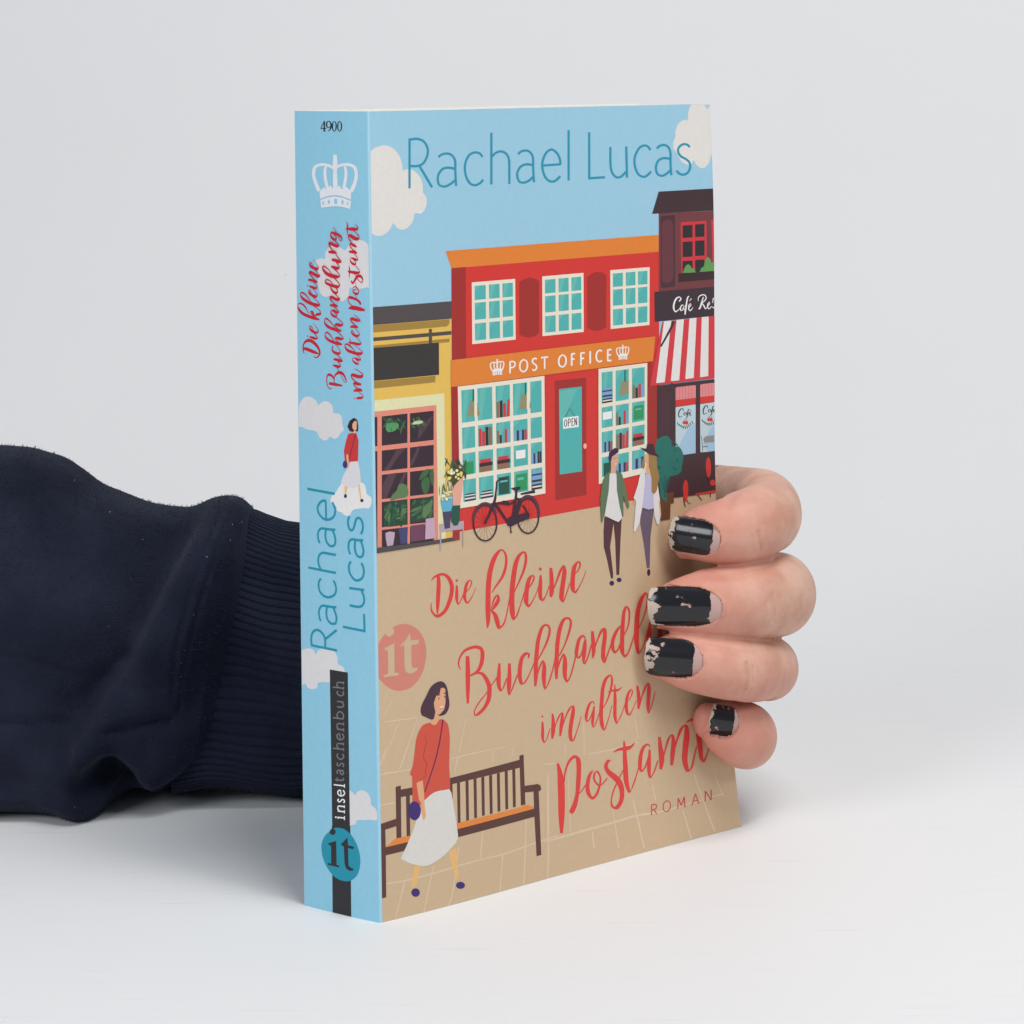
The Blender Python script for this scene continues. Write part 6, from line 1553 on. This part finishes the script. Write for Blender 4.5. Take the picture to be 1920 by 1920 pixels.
FLAPS = [([(-55.51, 84.62), (-56.53, 82.91), (-60.3, 71.93), (-66.33, 54.6), (-70.42, 42.94), (-79.71, 28.68), (-83.7, 22.18), (-85.46, 14.47)], 5.0, 8.0, 17.0, 11.0)]
FOLDS = [([(-47.36, 83.13), (-51.45, 76.01), (-53.69, 63.13), (-56.25, 48.75), (-56.81, 35.75)], 2.5, 4), ([(-84.13, 22.18), (-85.01, 15.64), (-85.9, 8.35), (-82.51, 1.02)], 5, 8), ([(-75.52, 12.94), (-71.21, 8.53), (-68.92, 2.37), (-68.18, -2.76)], -16, 6), ([(-78.57, 16.75), (-71.47, 15.82), (-66.21, 8.92), (-63.96, 0.87)], 4.5, 5), ([(-56.49, 16.87), (-55.96, 8.11)], 2, 9), ([(-63.29, -1.33), (-54.69, 0.06), (-47.51, 2.2)], -13, 8), ([(-82.51, 87.68), (-68.61, 79.01), (-60.3, 71.79)], -2, 12), ([(-88.0, 93.43), (-77.11, 77.64), (-81.8, 59.04)], 3, 16), ([(-103.85, 80.72), (-91.71, 59.11), (-96.57, 36.06)], -3, 18), ([(-100.56, 97.79), (-93.9, 83.49), (-98.59, 66.35)], -3, 12), ([(-112.44, 27.49), (-93.97, 26.91), (-82.63, 25.51), (-71.24, 26.0), (-58.4, 27.35)], -1.8, 1.1), ([(-105.52, 20.89), (-95.57, 20.09), (-87.11, 17.11)], 2, 10), ([(-105.82, 9.97), (-91.6, 8.4)], -4, 7), ([(-72.15, 35.87), (-70.22, 39.47), (-71.13, 43.09)], -2, 3), ([(-53.11, 77.74), (-55.96, 62.86), (-58.28, 46.75), (-57.84, 33.73)], -0.9, 0.9), ([(-50.22, 81.01), (-51.88, 68.85), (-54.15, 54.5), (-55.84, 41.53), (-56.22, 29.94)], -0.7, 0.7)]
CREASES = [([(92.72, 96.23), (90.81, 93.76), (89.17, 91.7), (86.98, 89.77)], 2.2, 1.0), ([(97.72, 65.91), (98.41, 62.42), (97.87, 58.65)], 0.6, 0.5), ([(99.92, 64.78), (100.62, 60.58)], 0.38, 0.45), ([(96.07, 64.25), (96.36, 60.34)], 0.3, 0.4), ([(90.59, 49.18), (91.29, 45.67), (90.33, 41.88)], 0.6, 0.5), ([(92.25, 48.05), (92.53, 43.83)], 0.34, 0.4), ([(93.98, 81.95), (94.81, 77.08)], 0.55, 0.5), ([(92.34, 81.27), (92.89, 76.4)], 0.32, 0.4), ([(78.21, 72.2), (83.7, 71.46), (91.94, 71.12), (97.43, 71.49), (100.17, 73.42), (102.09, 75.77)], 1.5, 0.9), ([(72.97, 55.35), (80.95, 53.88), (87.84, 52.15), (94.72, 50.83), (98.85, 51.5), (102.57, 53.57)], 0.6, 0.8), ([(80.95, 37.17), (89.23, 35.98), (96.55, 35.5), (98.89, 36.75)], 1.2, 0.8)]
# ---------------------------------------------------------------- person: hand and forearm (one surface)
rnd = random.Random(7)
m_skin, nt, b = new_mat('skin')
tc = nd(nt, 'ShaderNodeTexCoord')
n1 = nd(nt, 'ShaderNodeTexNoise'); n1.inputs['Scale'].default_value = 85; n1.inputs['Detail'].default_value = 7; n1.inputs['Roughness'].default_value = .6
r1 = nd(nt, 'ShaderNodeValToRGB'); e = r1.color_ramp.elements; e[0].position = .36; e[1].position = .62
e[0].color = (.53, .295, .21, 1); e[1].color = (.67, .455, .345, 1)
n2 = nd(nt, 'ShaderNodeTexNoise'); n2.inputs['Scale'].default_value = 420; n2.inputs['Detail'].default_value = 2
n3 = nd(nt, 'ShaderNodeTexVoronoi'); n3.inputs['Scale'].default_value = 1000; n3.feature = 'DISTANCE_TO_EDGE'
ad = nd(nt, 'ShaderNodeMath', operation='ADD')
bp = nd(nt, 'ShaderNodeBump'); bp.inputs['Strength'].default_value = .16; bp.inputs['Distance'].default_value = .0003
at = nd(nt, 'ShaderNodeAttribute', attribute_name='flush')
mx = nd(nt, 'ShaderNodeMix', data_type='RGBA'); mx.inputs[7].default_value = (.60, .235, .18, 1)
for a_, b_ in ((tc.outputs['Object'], n1.inputs['Vector']), (n1.outputs['Fac'], r1.inputs[0]), (tc.outputs['Object'], n2.inputs['Vector']), (tc.outputs['Object'], n3.inputs['Vector']),
               (n2.outputs['Fac'], ad.inputs[0]), (n3.outputs['Distance'], ad.inputs[1]), (ad.outputs[0], bp.inputs['Height']), (bp.outputs[0], b.inputs['Normal']),
               (r1.outputs[0], mx.inputs[6]), (at.outputs['Fac'], mx.inputs[0]), (mx.outputs[2], b.inputs['Base Color'])): nt.links.new(a_, b_)
b.inputs['Roughness'].default_value = .52; b.inputs['Specular IOR Level'].default_value = .35
b.inputs['Subsurface Weight'].default_value = .12; b.inputs['Subsurface Radius'].default_value = (.004, .0015, .0008); b.inputs['Subsurface Scale'].default_value = 1.0

HV = []; HF = []
UP = np.array([0, 0, 1.0])
def sweep(ctrl, nseg=6, nr=40, rd=.92, cap0=True, cap1=True, detail=None):
    """tube of elliptical sections along a smooth line; ctrl rows x, y, z, r (vertical) [, depth factor]"""
    P = np.array(catmull([list(c[:4]) + [c[4] if len(c) > 4 else rd] for c in ctrl], nseg)); n = len(P)
    T = np.gradient(P[:, :3], axis=0); T /= np.linalg.norm(T, axis=1)[:, None]
    rings = []; dorsal = []
    S = np.concatenate([[0], np.cumsum(np.linalg.norm(np.diff(P[:, :3], axis=0), axis=1))])
    for i in range(n):
        a1 = UP - T[i] * np.dot(UP, T[i]); a1 /= np.linalg.norm(a1); a2 = np.cross(a1, T[i])
        r = P[i, 3]; ring = []
        for k in range(nr):
            t = 2 * math.pi * k / nr; rr = r * (1 + (detail(S[i], t) if detail else 0))
            ring.append(P[i, :3] + a1 * math.sin(t) * rr + a2 * math.cos(t) * rr * P[i, 4])
        rings.append(ring); dorsal.append(a2)
    k0 = len(HV)
    for r_ in rings: HV.extend(r_)
    HF.extend(grid_faces(n, nr, k0, wrap=True))
    for flag, i in ((cap0, 0), (cap1, n - 1)):
        if flag:
            c = len(HV); HV.append(P[i, :3])
            for k in range(nr):
                a, b2 = k0 + i * nr + k, k0 + i * nr + (k + 1) % nr
                HF.append((c, b2, a) if i == 0 else (c, a, b2))
    return P, T, np.array(dorsal)
WR = np.array([4, 129, 47.0])
tips = []
for k, ctrl in FINGER.items():
    dip = {'index': 25, 'middle': 29, 'ring': 25, 'pinky': 15}[k]
    def det(s, t, dip=dip):
        d = 0
        for off, am in ((-1.6, .022), (0, .03), (1.7, .022), (9.5, .012)): d -= am * math.exp(-((s - dip - off) / .55) ** 2) * (1 if math.cos(t) < 0 else .5) * (.6 + .4 * math.sin(3 * t + off))
        d += .022 * math.exp(-((s - dip) / 5) ** 2) - .02 * math.exp(-((s - dip - 13) / 5) ** 2)
        return d
    c = [list(r) for r in ctrl]
    c[0][3] = .4
    # rounded tip: extra sections between the very tip and the first full one
    p0, p1 = np.array(c[0]), np.array(c[1]); R1 = p1[3]
    extra = []
    for f in (.12, .32, .6):
        q = p0 + (p1 - p0) * f; q[3] = R1 * math.sqrt(1 - (1 - f) ** 2); extra.append(list(q))
    c = [c[0]] + extra + c[1:]
    for r_ in c: r_.append(.9)
    last = np.array(c[-1][:3]); off = {'index': 13, 'middle': 5, 'ring': -5, 'pinky': -14}[k]
    r_l = c[-1][3]
    c += [[*(last + (WR + (0, 0, off) - last) * .3), r_l * 1.12, .85], [*(last + (WR + (0, 0, off) - last) * .65), r_l * 1.15, .95], [*(WR + (0, 0, off * .7)), 9, 1.2]]
    sweep(c, detail=det)
    tips.append(c[1][:3])
# palm mass, thenar and thumb pressed on the back cover, forearm
sweep([[86, 119, 58, 4, .5], [78, 118, 58, 26, .42], [60, 119, 57, 32, .42], [40, 122, 56, 31, .5], [22, 127, 52, 25, .62], [4, 129, 46, 21, .9], [-20, 130, 42, 21, 1], [-60, 131, 42, 23, 1], [-120, 132, 44, 27, 1], [-185, 133, 45, 29, 1]])
TH_ = [[58.5, 93.5, 139, .5], [58.5, 93.5, 137, 4.5], [58, 93.5, 132, 7.6], [56, 94, 122, 8.6], [52, 97, 110, 9], [46, 102, 99, 10.5], [38, 108, 87, 12.5], [26, 116, 74, 14.5], [12, 124, 62, 15]]
def sweep_thumb():
    global UP
    keep = UP; UP = np.array([.75, .65, 0.0]); sweep(TH_, rd=.85); UP = keep
sweep_thumb()
person = obj('person', HV, HF, m_skin)
person['label'] = 'person holding the paperback upright by its open edge, chipped black nail polish, navy sweatshirt sleeve'; person['category'] = 'person'
rm = person.modifiers.new('one_surface', 'REMESH'); rm.mode = 'VOXEL'; rm.voxel_size = .00042; rm.use_smooth_shade = True
dg = bpy.context.evaluated_depsgraph_get(); dg.update()
me = bpy.data.meshes.new_from_object(person.evaluated_get(dg)); person.modifiers.clear()
me.name = 'person'; person.data = me
if not me.materials: me.materials.append(m_skin)
co = np.zeros(len(me.vertices) * 3); me.vertices.foreach_get('co', co); co = co.reshape(-1, 3)
ed = np.zeros(len(me.edges) * 2, int); me.edges.foreach_get('vertices', ed); ed = ed.reshape(-1, 2)
deg = np.bincount(ed.ravel(), minlength=len(co)).astype(float)[:, None]
for it in range(3):          # light smoothing of the voxel steps
    s = np.zeros_like(co)
    for ax in range(3): s[:, ax] = np.bincount(ed[:, 0], co[ed[:, 1], ax], len(co)) + np.bincount(ed[:, 1], co[ed[:, 0], ax], len(co))
    co = co + .6 * (s / deg - co)
me.vertices.foreach_set('co', co.ravel()); me.polygons.foreach_set('use_smooth', [True] * len(me.polygons)); me.update()
# creases between and across the fingers
cm = co / MM; nrm = np.zeros(len(co) * 3); me.vertices.foreach_get('normal', nrm); nrm = nrm.reshape(-1, 3)
def seg_dist(X, Z, line):
    best = np.full(X.shape, 1e9)
    for (xa, za), (xb, zb) in zip(line[:-1], line[1:]):
        dx, dz = xb - xa, zb - za; t = np.clip(((X - xa) * dx + (Z - za) * dz) / (dx * dx + dz * dz), 0, 1)
        best = np.minimum(best, np.hypot(X - xa - t * dx, Z - za - t * dz))
    return best
for line, am, wd in CREASES:
    P = [(x, z) for x, z in catmull(line, 5)]
    k = (nrm[:, 1] < .3) & (cm[:, 1] < 112) & (cm[:, 0] > 60)
    cm[k] += np.outer(am * np.exp(-(seg_dist(cm[k, 0], cm[k, 2], P) / wd) ** 2), (0, 1.0, 0))
co = cm * MM; me.vertices.foreach_set('co', co.ravel()); me.update()
# skin that is redder at the finger tips and knuckles
fl = np.zeros(len(co))
for t in tips: fl = np.maximum(fl, .9 * np.exp(-(np.linalg.norm(co / MM - np.array(t), axis=1) / 27) ** 2))
for k, ctrl in FINGER.items():
    for j in (5, 6): fl = np.maximum(fl, .35 * np.exp(-(np.linalg.norm(co / MM - np.array(ctrl[j][:3]) + (0, 6, 0), axis=1) / 9) ** 2))
a_ = me.attributes.new('flush', 'FLOAT', 'POINT'); a_.data.foreach_set('value', fl)

# ---------------------------------------------------------------- finger nails with chipped polish
m_nail, nt, b = new_mat('chipped_black_polish')
uvn = nd(nt, 'ShaderNodeUVMap'); sx = nd(nt, 'ShaderNodeSeparateXYZ'); oi = nd(nt, 'ShaderNodeObjectInfo')
cmb = nd(nt, 'ShaderNodeVectorMath', operation='ADD'); sc = nd(nt, 'ShaderNodeVectorMath', operation='SCALE'); sc.inputs['Scale'].default_value = 40
n1 = nd(nt, 'ShaderNodeTexNoise'); n1.inputs['Scale'].default_value = 3.0; n1.inputs['Detail'].default_value = 6; n1.inputs['Roughness'].default_value = .62
n2 = nd(nt, 'ShaderNodeTexNoise'); n2.inputs['Scale'].default_value = 2.0; n2.inputs['Detail'].default_value = 3
cmb2 = nd(nt, 'ShaderNodeCombineXYZ')
nt.links.new(uvn.outputs[0], cmb.inputs[0]); nt.links.new(oi.outputs['Random'], cmb2.inputs[0]); nt.links.new(oi.outputs['Random'], cmb2.inputs[1]); nt.links.new(cmb2.outputs[0], sc.inputs[0]); nt.links.new(sc.outputs[0], cmb.inputs[1])
nt.links.new(cmb.outputs[0], n1.inputs['Vector']); nt.links.new(cmb.outputs[0], n2.inputs['Vector']); nt.links.new(uvn.outputs[0], sx.inputs[0])
ra = nd(nt, 'ShaderNodeValToRGB')     # where the polish has gone, along the nail: free edge and regrowth
ra.color_ramp.elements[0].position = 0; ra.color_ramp.elements[0].color = (.24, .24, .24, 1)
ra.color_ramp.elements[1].position = 1; ra.color_ramp.elements[1].color = (1, 1, 1, 1)
for p, v in ((.09, .13), (.2, .03), (.3, .0), (.82, .0), (.89, .42)): el = ra.color_ramp.elements.new(p); el.color = (v, v, v, 1)
ad = nd(nt, 'ShaderNodeMath', operation='ADD'); th = nd(nt, 'ShaderNodeValToRGB'); th.color_ramp.elements[0].position = .625; th.color_ramp.elements[1].position = .635
nt.links.new(sx.outputs[0], ra.inputs[0]); nt.links.new(ra.outputs[0], ad.inputs[0]); nt.links.new(n1.outputs['Fac'], ad.inputs[1]); nt.links.new(ad.outputs[0], th.inputs[0])
fe = nd(nt, 'ShaderNodeValToRGB'); fe.color_ramp.elements[0].position = .1; fe.color_ramp.elements[0].color = (.52, .44, .37, 1); fe.color_ramp.elements[1].position = .25; fe.color_ramp.elements[1].color = (.48, .31, .28, 1)
nt.links.new(sx.outputs[0], fe.inputs[0])
mx = nd(nt, 'ShaderNodeMix', data_type='RGBA'); mx.inputs[6].default_value = (.012, .0125, .016, 1)
nt.links.new(th.outputs[0], mx.inputs[0]); nt.links.new(fe.outputs[0], mx.inputs[7]); nt.links.new(mx.outputs[2], b.inputs['Base Color'])
mr = nd(nt, 'ShaderNodeMapRange'); mr.inputs[3].default_value = .16; mr.inputs[4].default_value = .5
nt.links.new(th.outputs[0], mr.inputs[0]); nt.links.new(mr.outputs[0], b.inputs['Roughness'])
iv = nd(nt, 'ShaderNodeMath', operation='SUBTRACT'); iv.inputs[0].default_value = 1; bp = nd(nt, 'ShaderNodeBump'); bp.inputs['Strength'].default_value = .5; bp.inputs['Distance'].default_value = .00012
nt.links.new(th.outputs[0], iv.inputs[1]); nt.links.new(iv.outputs[0], bp.inputs['Height']); nt.links.new(bp.outputs[0], b.inputs['Normal'])
from mathutils.bvhtree import BVHTree
bvh = BVHTree.FromPolygons([Vector(c / MM) for c in co], [tuple(p.vertices) for p in me.polygons])
HALF = .82
def nail_frame(k):
    x0, y0, z0, x1, y1, z1, hw = NAIL[k]
    a = np.array([x0, y0, z0]); c = np.array([x1, y1, z1]); d = c - a; L = np.linalg.norm(d); d /= L
    side = np.cross(d, [0, -1.0, 0]); side /= np.linalg.norm(side); outw = np.cross(side, d)
    if outw[1] > 0: outw = -outw
    def skin(p):
        h, _, _, _ = bvh.ray_cast(Vector(p + outw * 30), Vector(-outw), 60)
        return None if h is None else np.dot(np.array(h) - a, outw)
    hs = [(f, skin(a + d * L * f)) for f in (.4, .5, .6, .7, .8, .9, .98)]
    hs = [h for h in hs if h[1] is not None]
    fit = np.polyfit([h[0] for h in hs], [h[1] for h in hs], 1)
    return a, d, L, side, outw, hw, fit
def nail_width(f):
    wf = np.where(f > .6, np.sqrt(np.clip(1 - (np.clip(f - .6, 0, 1) / .405) ** 2.3, 0, 1)), 1.0)
    return wf * (.92 + .08 * np.clip(f / .3, 0, 1))
def nail_height(f, lat, R, fit):
    lat = np.clip(lat, -R * .95, R * .95)
    return fit[0] * f + fit[1] + .12 - (R - np.sqrt(R * R - lat * lat)) - .45 * np.clip((f - .75) / .25, 0, 1.2) ** 2 - .5 * np.clip((.25 - f) / .25, 0, 1) ** 2
frames = {k: nail_frame(k) for k in FINGER}
# press the nail bed into the finger and raise the fold of skin round it
cm = co / MM
for k, (a, d, L, side, outw, hw, fit) in frames.items():
    R = hw / math.sin(HALF); q = cm - a
    f = q @ d / L; lat = q @ side; h = q @ outw
    wl = np.maximum(nail_width(np.clip(f, 0, 1)) * hw, .01)
    # signed distance-like measure: < 0 inside the nail outline
    sd = np.where(f <= .6, np.abs(lat) - wl, np.hypot(np.clip(f - .6, 0, 9) * L, np.abs(lat) * (.405 * L / hw)) - .405 * L)
    top = nail_height(np.clip(f, -.2, 1.15), lat, R, fit)
    near = (f > -.3) & (f < 1.2) & (np.abs(lat) < hw * 1.6) & (h > top - 5)
    ins = near & (sd < .1); cm[ins] -= np.outer(np.maximum(h[ins] - (top[ins] - .45), 0), outw)
    lip = near & (sd >= .1) & (sd < 1.8) & (f > .2)
    want = top + .32 * np.exp(-((sd - .5) / .6) ** 2)
    amt = np.clip(want - h, 0, .8) * np.exp(-(sd / 1.1) ** 2)
    cm[lip] += np.outer(amt[lip], outw)
co = cm * MM; me.vertices.foreach_set('co', co.ravel()); me.update()
def fingernail(k):
    a, d, L, side, outw, hw, fit = frames[k]; R = hw / math.sin(HALF)
    na, nb = 34, 26; V = []; UV = []; rr = random.Random(len(k) * 3)
    jag = [rr.uniform(0, .35) for _ in range(nb)]
    for layer in (0, 1):
        for i in range(na):
            f = i / (na - 1); wf = float(nail_width(np.float64(f)))
            for j in range(nb):
                s = (j / (nb - 1) * 2 - 1) * wf
                lat = R * math.sin(s * HALF); ends = (1 - min(1, f / .12))
                V.append(a + d * (L * f + ends * (s * s * 1.3 + jag[j])) + side * lat + outw * (float(nail_height(np.float64(f), np.float64(lat), R, fit)) - layer * .5)); UV.append((f, (s + 1) / 2))
    N = na * nb; F = grid_faces(na, nb, 0) + grid_faces(na, nb, N, flip=True)
    rimi = [j for j in range(nb)] + [i * nb + nb - 1 for i in range(1, na)] + [(na - 1) * nb + j for j in range(nb - 2, -1, -1)] + [i * nb for i in range(na - 2, 0, -1)]
    for q, r in zip(rimi, rimi[1:] + rimi[:1]): F.append((q, r, r + N, q + N))
    return obj('fingernail', V, F, m_nail, person, uvs=UV)
for k in FINGER: fingernail(k)

# ---------------------------------------------------------------- sweatshirt sleeve with ribbed cuff
m_fab, nt, b = new_mat('navy_sweatshirt_fleece')
tc = nd(nt, 'ShaderNodeTexCoord'); uvn = nd(nt, 'ShaderNodeUVMap')
n1 = nd(nt, 'ShaderNodeTexNoise'); n1.inputs['Scale'].default_value = 38; n1.inputs['Detail'].default_value = 5
r1 = nd(nt, 'ShaderNodeValToRGB'); e = r1.color_ramp.elements; e[0].position = .35; e[1].position = .7; e[0].color = (.0090, .0115, .0225, 1); e[1].color = (.0205, .0240, .0420, 1)
mp = nd(nt, 'ShaderNodeMapping'); mp.inputs['Scale'].default_value = (1.0, 1.5, 1)
vo = nd(nt, 'ShaderNodeTexVoronoi'); vo.inputs['Scale'].default_value = 1.0
n2 = nd(nt, 'ShaderNodeTexNoise'); n2.inputs['Scale'].default_value = 1700; n2.inputs['Detail'].default_value = 3
ad = nd(nt, 'ShaderNodeMath', operation='ADD')
bp = nd(nt, 'ShaderNodeBump'); bp.inputs['Strength'].default_value = .42; bp.inputs['Distance'].default_value = .0004
for a_, b_ in ((tc.outputs['Object'], n1.inputs['Vector']), (n1.outputs['Fac'], r1.inputs[0]), (r1.outputs[0], b.inputs['Base Color']), (uvn.outputs[0], mp.inputs[0]), (mp.outputs[0], vo.inputs['Vector']),
               (tc.outputs['Object'], n2.inputs['Vector']), (vo.outputs['Distance'], ad.inputs[0]), (n2.outputs['Fac'], ad.inputs[1]), (ad.outputs[0], bp.inputs['Height']), (bp.outputs[0], b.inputs['Normal'])): nt.links.new(a_, b_)
b.inputs['Roughness'].default_value = .95; b.inputs['Specular IOR Level'].default_value = .06
b.inputs['Sheen Weight'].default_value = .07; b.inputs['Sheen Roughness'].default_value = .5; b.inputs['Sheen Tint'].default_value = (.6, .68, .85, 1)
def vnoise(X, Z, s, seed):
    r = np.random.RandomState(seed); out = np.zeros_like(X)
    for i in range(7):
        kx, kz, ph = r.normal(0, 1 / s), r.normal(0, 1 / s), r.uniform(0, 6.28); out += np.sin(kx * X + kz * Z + ph)
    return out / 3
nth, nx = 300, 300
th = np.linspace(0, 2 * math.pi, nth, endpoint=False)
xs = np.concatenate([np.linspace(-190, -55, nx - 40, endpoint=False), np.linspace(-55, -44, 40)])
tx, tz = np.array(SLEEVE_TOP).T
ctx_, ctz = np.array(CUFF_TOP).T
zt = np.interp(xs, tx, tz); zt = np.convolve(np.pad(zt, 4, 'edge'), np.ones(9) / 9, 'valid')
X, TH2 = np.meshgrid(xs, th, indexing='ij')
def spow(v, p): return np.sign(v) * np.abs(v) ** p
zb = np.interp(xs, [-190, -60, -50, -44], [.1, .1, .5, 3])
endk = np.clip((xs + 52) / 8, 0, 1)                      # the sleeve tucks in where it is sewn to the cuff
ztk = zt - 7 * endk ** 3
zc = (ztk + zb) / 2; rz = (ztk - zb) / 2
ry = np.interp(xs, [-190, -100, -70, -58, -50, -44], [48, 45, 42, 41, 40, 34]); yc = np.interp(xs, [-190, -100, -44], [134, 129, 128])
cz, sz = np.cos(TH2), np.sin(TH2)
pe = np.where(sz > 0, .85, .85 - .55 * np.clip(-sz * 2, 0, 1) * (1 - np.clip((xs + 62) / 14, 0, 1))[:, None])
Z = zc[:, None] + rz[:, None] * spow(sz, pe); Y = yc[:, None] - (ry[:, None] + 6 * np.clip(-sz * 1.5, 0, 1) * (cz > 0) * (1 - np.clip((xs + 66) / 14, 0, 1))[:, None]) * spow(cz, pe)
disp = np.zeros_like(X)
for line, am, wd in FOLDS: disp += am * np.exp(-(seg_dist(X, Z, line) / wd) ** 2)
for line, up, down, wr, wl in FLAPS:        # an overlapping fold: sharp edge, raised on the right, sunk on the left
    P = np.array(line); ex = np.interp(Z, P[::-1, 1], P[::-1, 0]); sd = X - ex
    mask = np.clip((Z - P[-1, 1]) / 6, 0, 1) * np.clip((P[0, 1] + 6 - Z) / 6, 0, 1)
    s_ = .5 * (1 + np.tanh(sd / 2.2))
    disp += mask * (s_ * up * np.exp(-(np.maximum(sd, 0) / wr) ** 2) - (1 - s_) * down * np.exp(-(np.minimum(sd, 0) / wl) ** 2))
frontw = np.clip(cz * 1.5 + .15, 0, 1); endw = (1 - .7 * endk)[:, None]
disp = disp * frontw * endw + .7 * vnoise(X, Z + Y, 9, 3) * endw + .25 * vnoise(X, Z - Y, 3.5, 5)
Z2 = Z + disp * sz * .5; Y2 = Y - disp * cz
Z2 = np.maximum(Z2, .05 + .02 * np.abs(cz)); X2 = X + .15 * (Z - 40) * np.clip((X + 100) / 50, 0, 1)
V = np.stack([X2, Y2, Z2], -1).reshape(-1, 3)
UV = np.stack([X * 1.1, TH2 * 45], -1).reshape(-1, 2)
sleeve = obj('sleeve', V, grid_faces(nx, nth, wrap=True), m_fab, person, uvs=UV); SV = V
sleeve['label'] = 'navy fleece sweatshirt sleeve bunched above its cuff'
# ribbed cuff
xs = np.linspace(-56, 12, 110); nth = 1380; th = np.linspace(0, 2 * math.pi, nth, endpoint=False)
X, TH2 = np.meshgrid(xs, th, indexing='ij'); cz, sz = np.cos(TH2), np.sin(TH2)
zt = np.interp(xs, ctx_, ctz); zb = np.interp(xs, [-56, -47, -40, -24, 12], [2, 3.2, 3.0, .3, 2])
zc = (zt + zb) / 2; rz = (zt - zb) / 2; ry = np.interp(xs, [-56, -30, 12], [37, 35, 31])
ribs = .34 * (1 - 2 * np.abs(np.sin(.5 * (TH2 * 104 + X * .16 + 2.2 * np.sin(X * .07 + TH2 * 2) + .9 * np.sin(X * .21 + TH2 * 7)))) ** 8) * np.clip((12 - X) / 3, 0.2, 1)
pe = np.where(sz > 0, .95, .95 - .5 * np.clip(-sz * 1.5, 0, 1))
Z = zc[:, None] + (rz[:, None] + ribs) * spow(sz, pe); Y = 128 - (ry[:, None] + 3 * np.clip(-sz, 0, 1) * (cz > 0) + ribs) * spow(cz, pe) + .5 * vnoise(X, Z0 := zc[:, None] + rz[:, None] * sz, 10, 9)
X2 = X + .15 * (Z - 40)
obj('cuff', np.stack([X2, Y, np.maximum(Z, .1)], -1).reshape(-1, 3), grid_faces(len(xs), nth, wrap=True), m_fab, sleeve, uvs=np.stack([X * 1.1, TH2 * 36], -1).reshape(-1, 2))
# fleece fuzz and specks of lint standing off the cloth
m_fuzz, nt, b = new_mat('fleece_fuzz'); b.inputs['Base Color'].default_value = (.016, .018, .032, 1); b.inputs['Roughness'].default_value = 1
n1 = nd(nt, 'ShaderNodeTexNoise'); n1.inputs['Scale'].default_value = 300; r1 = nd(nt, 'ShaderNodeValToRGB'); r1.color_ramp.elements[0].color = (.011, .012, .024, 1); r1.color_ramp.elements[1].color = (.03, .033, .055, 1)
nt.links.new(n1.outputs['Fac'], r1.inputs[0]); nt.links.new(r1.outputs[0], b.inputs['Base Color'])
m_lint, nt, b = new_mat('white_lint'); b.inputs['Roughness'].default_value = 1
n1 = nd(nt, 'ShaderNodeTexNoise'); n1.inputs['Scale'].default_value = 500; r1 = nd(nt, 'ShaderNodeValToRGB'); r1.color_ramp.elements[0].color = (.2, .2, .22, 1); r1.color_ramp.elements[1].color = (.5, .5, .52, 1)
nt.links.new(n1.outputs['Fac'], r1.inputs[0]); nt.links.new(r1.outputs[0], b.inputs['Base Color'])
G = SV.reshape(nx, 300, 3); V = []; F = []; M = []
for i in range(14000):
    a, c = rnd.randrange(70, nx - 12), int(rnd.triangular(-60, 100, 55)) % 300
    p = G[a, c]; du = G[a + 1, c] - G[a - 1, c]; dv = G[a, (c + 1) % 300] - G[a, c - 1]; nn = np.cross(dv, du); nn = nn / (np.linalg.norm(nn) + 1e-9)
    if np.dot(nn, [0, p[1] - 128, p[2] - 45]) < 0: nn = -nn
    white = i > 13950; L = rnd.uniform(.15, .55) if not white else rnd.uniform(.25, .5)
    t1_ = np.array([rnd.gauss(0, 1) for _ in range(3)]); t1_ /= np.linalg.norm(t1_); w_ = (.09 if not white else .16)
    d1 = nn * L * (.7 if not white else .15) + t1_ * L * .6; s_ = np.cross(d1, [rnd.gauss(0, 1) for _ in range(3)]); s_ = s_ / (np.linalg.norm(s_) + 1e-9) * w_
    k = len(V); V += [p - s_ - nn * .1, p + s_ - nn * .1, p + d1 * .6 + s_ * .8 + t1_ * .1, p + d1 * .6 - s_ * .8 + t1_ * .1, p + d1 + t1_ * .3]
    F += [(k, k + 1, k + 2, k + 3), (k + 3, k + 2, k + 4)]; M += [1 if white else 0] * 2
o = obj('lint', V, F, [m_fuzz, m_lint], sleeve, M, smooth=False); o['kind'] = 'stuff'
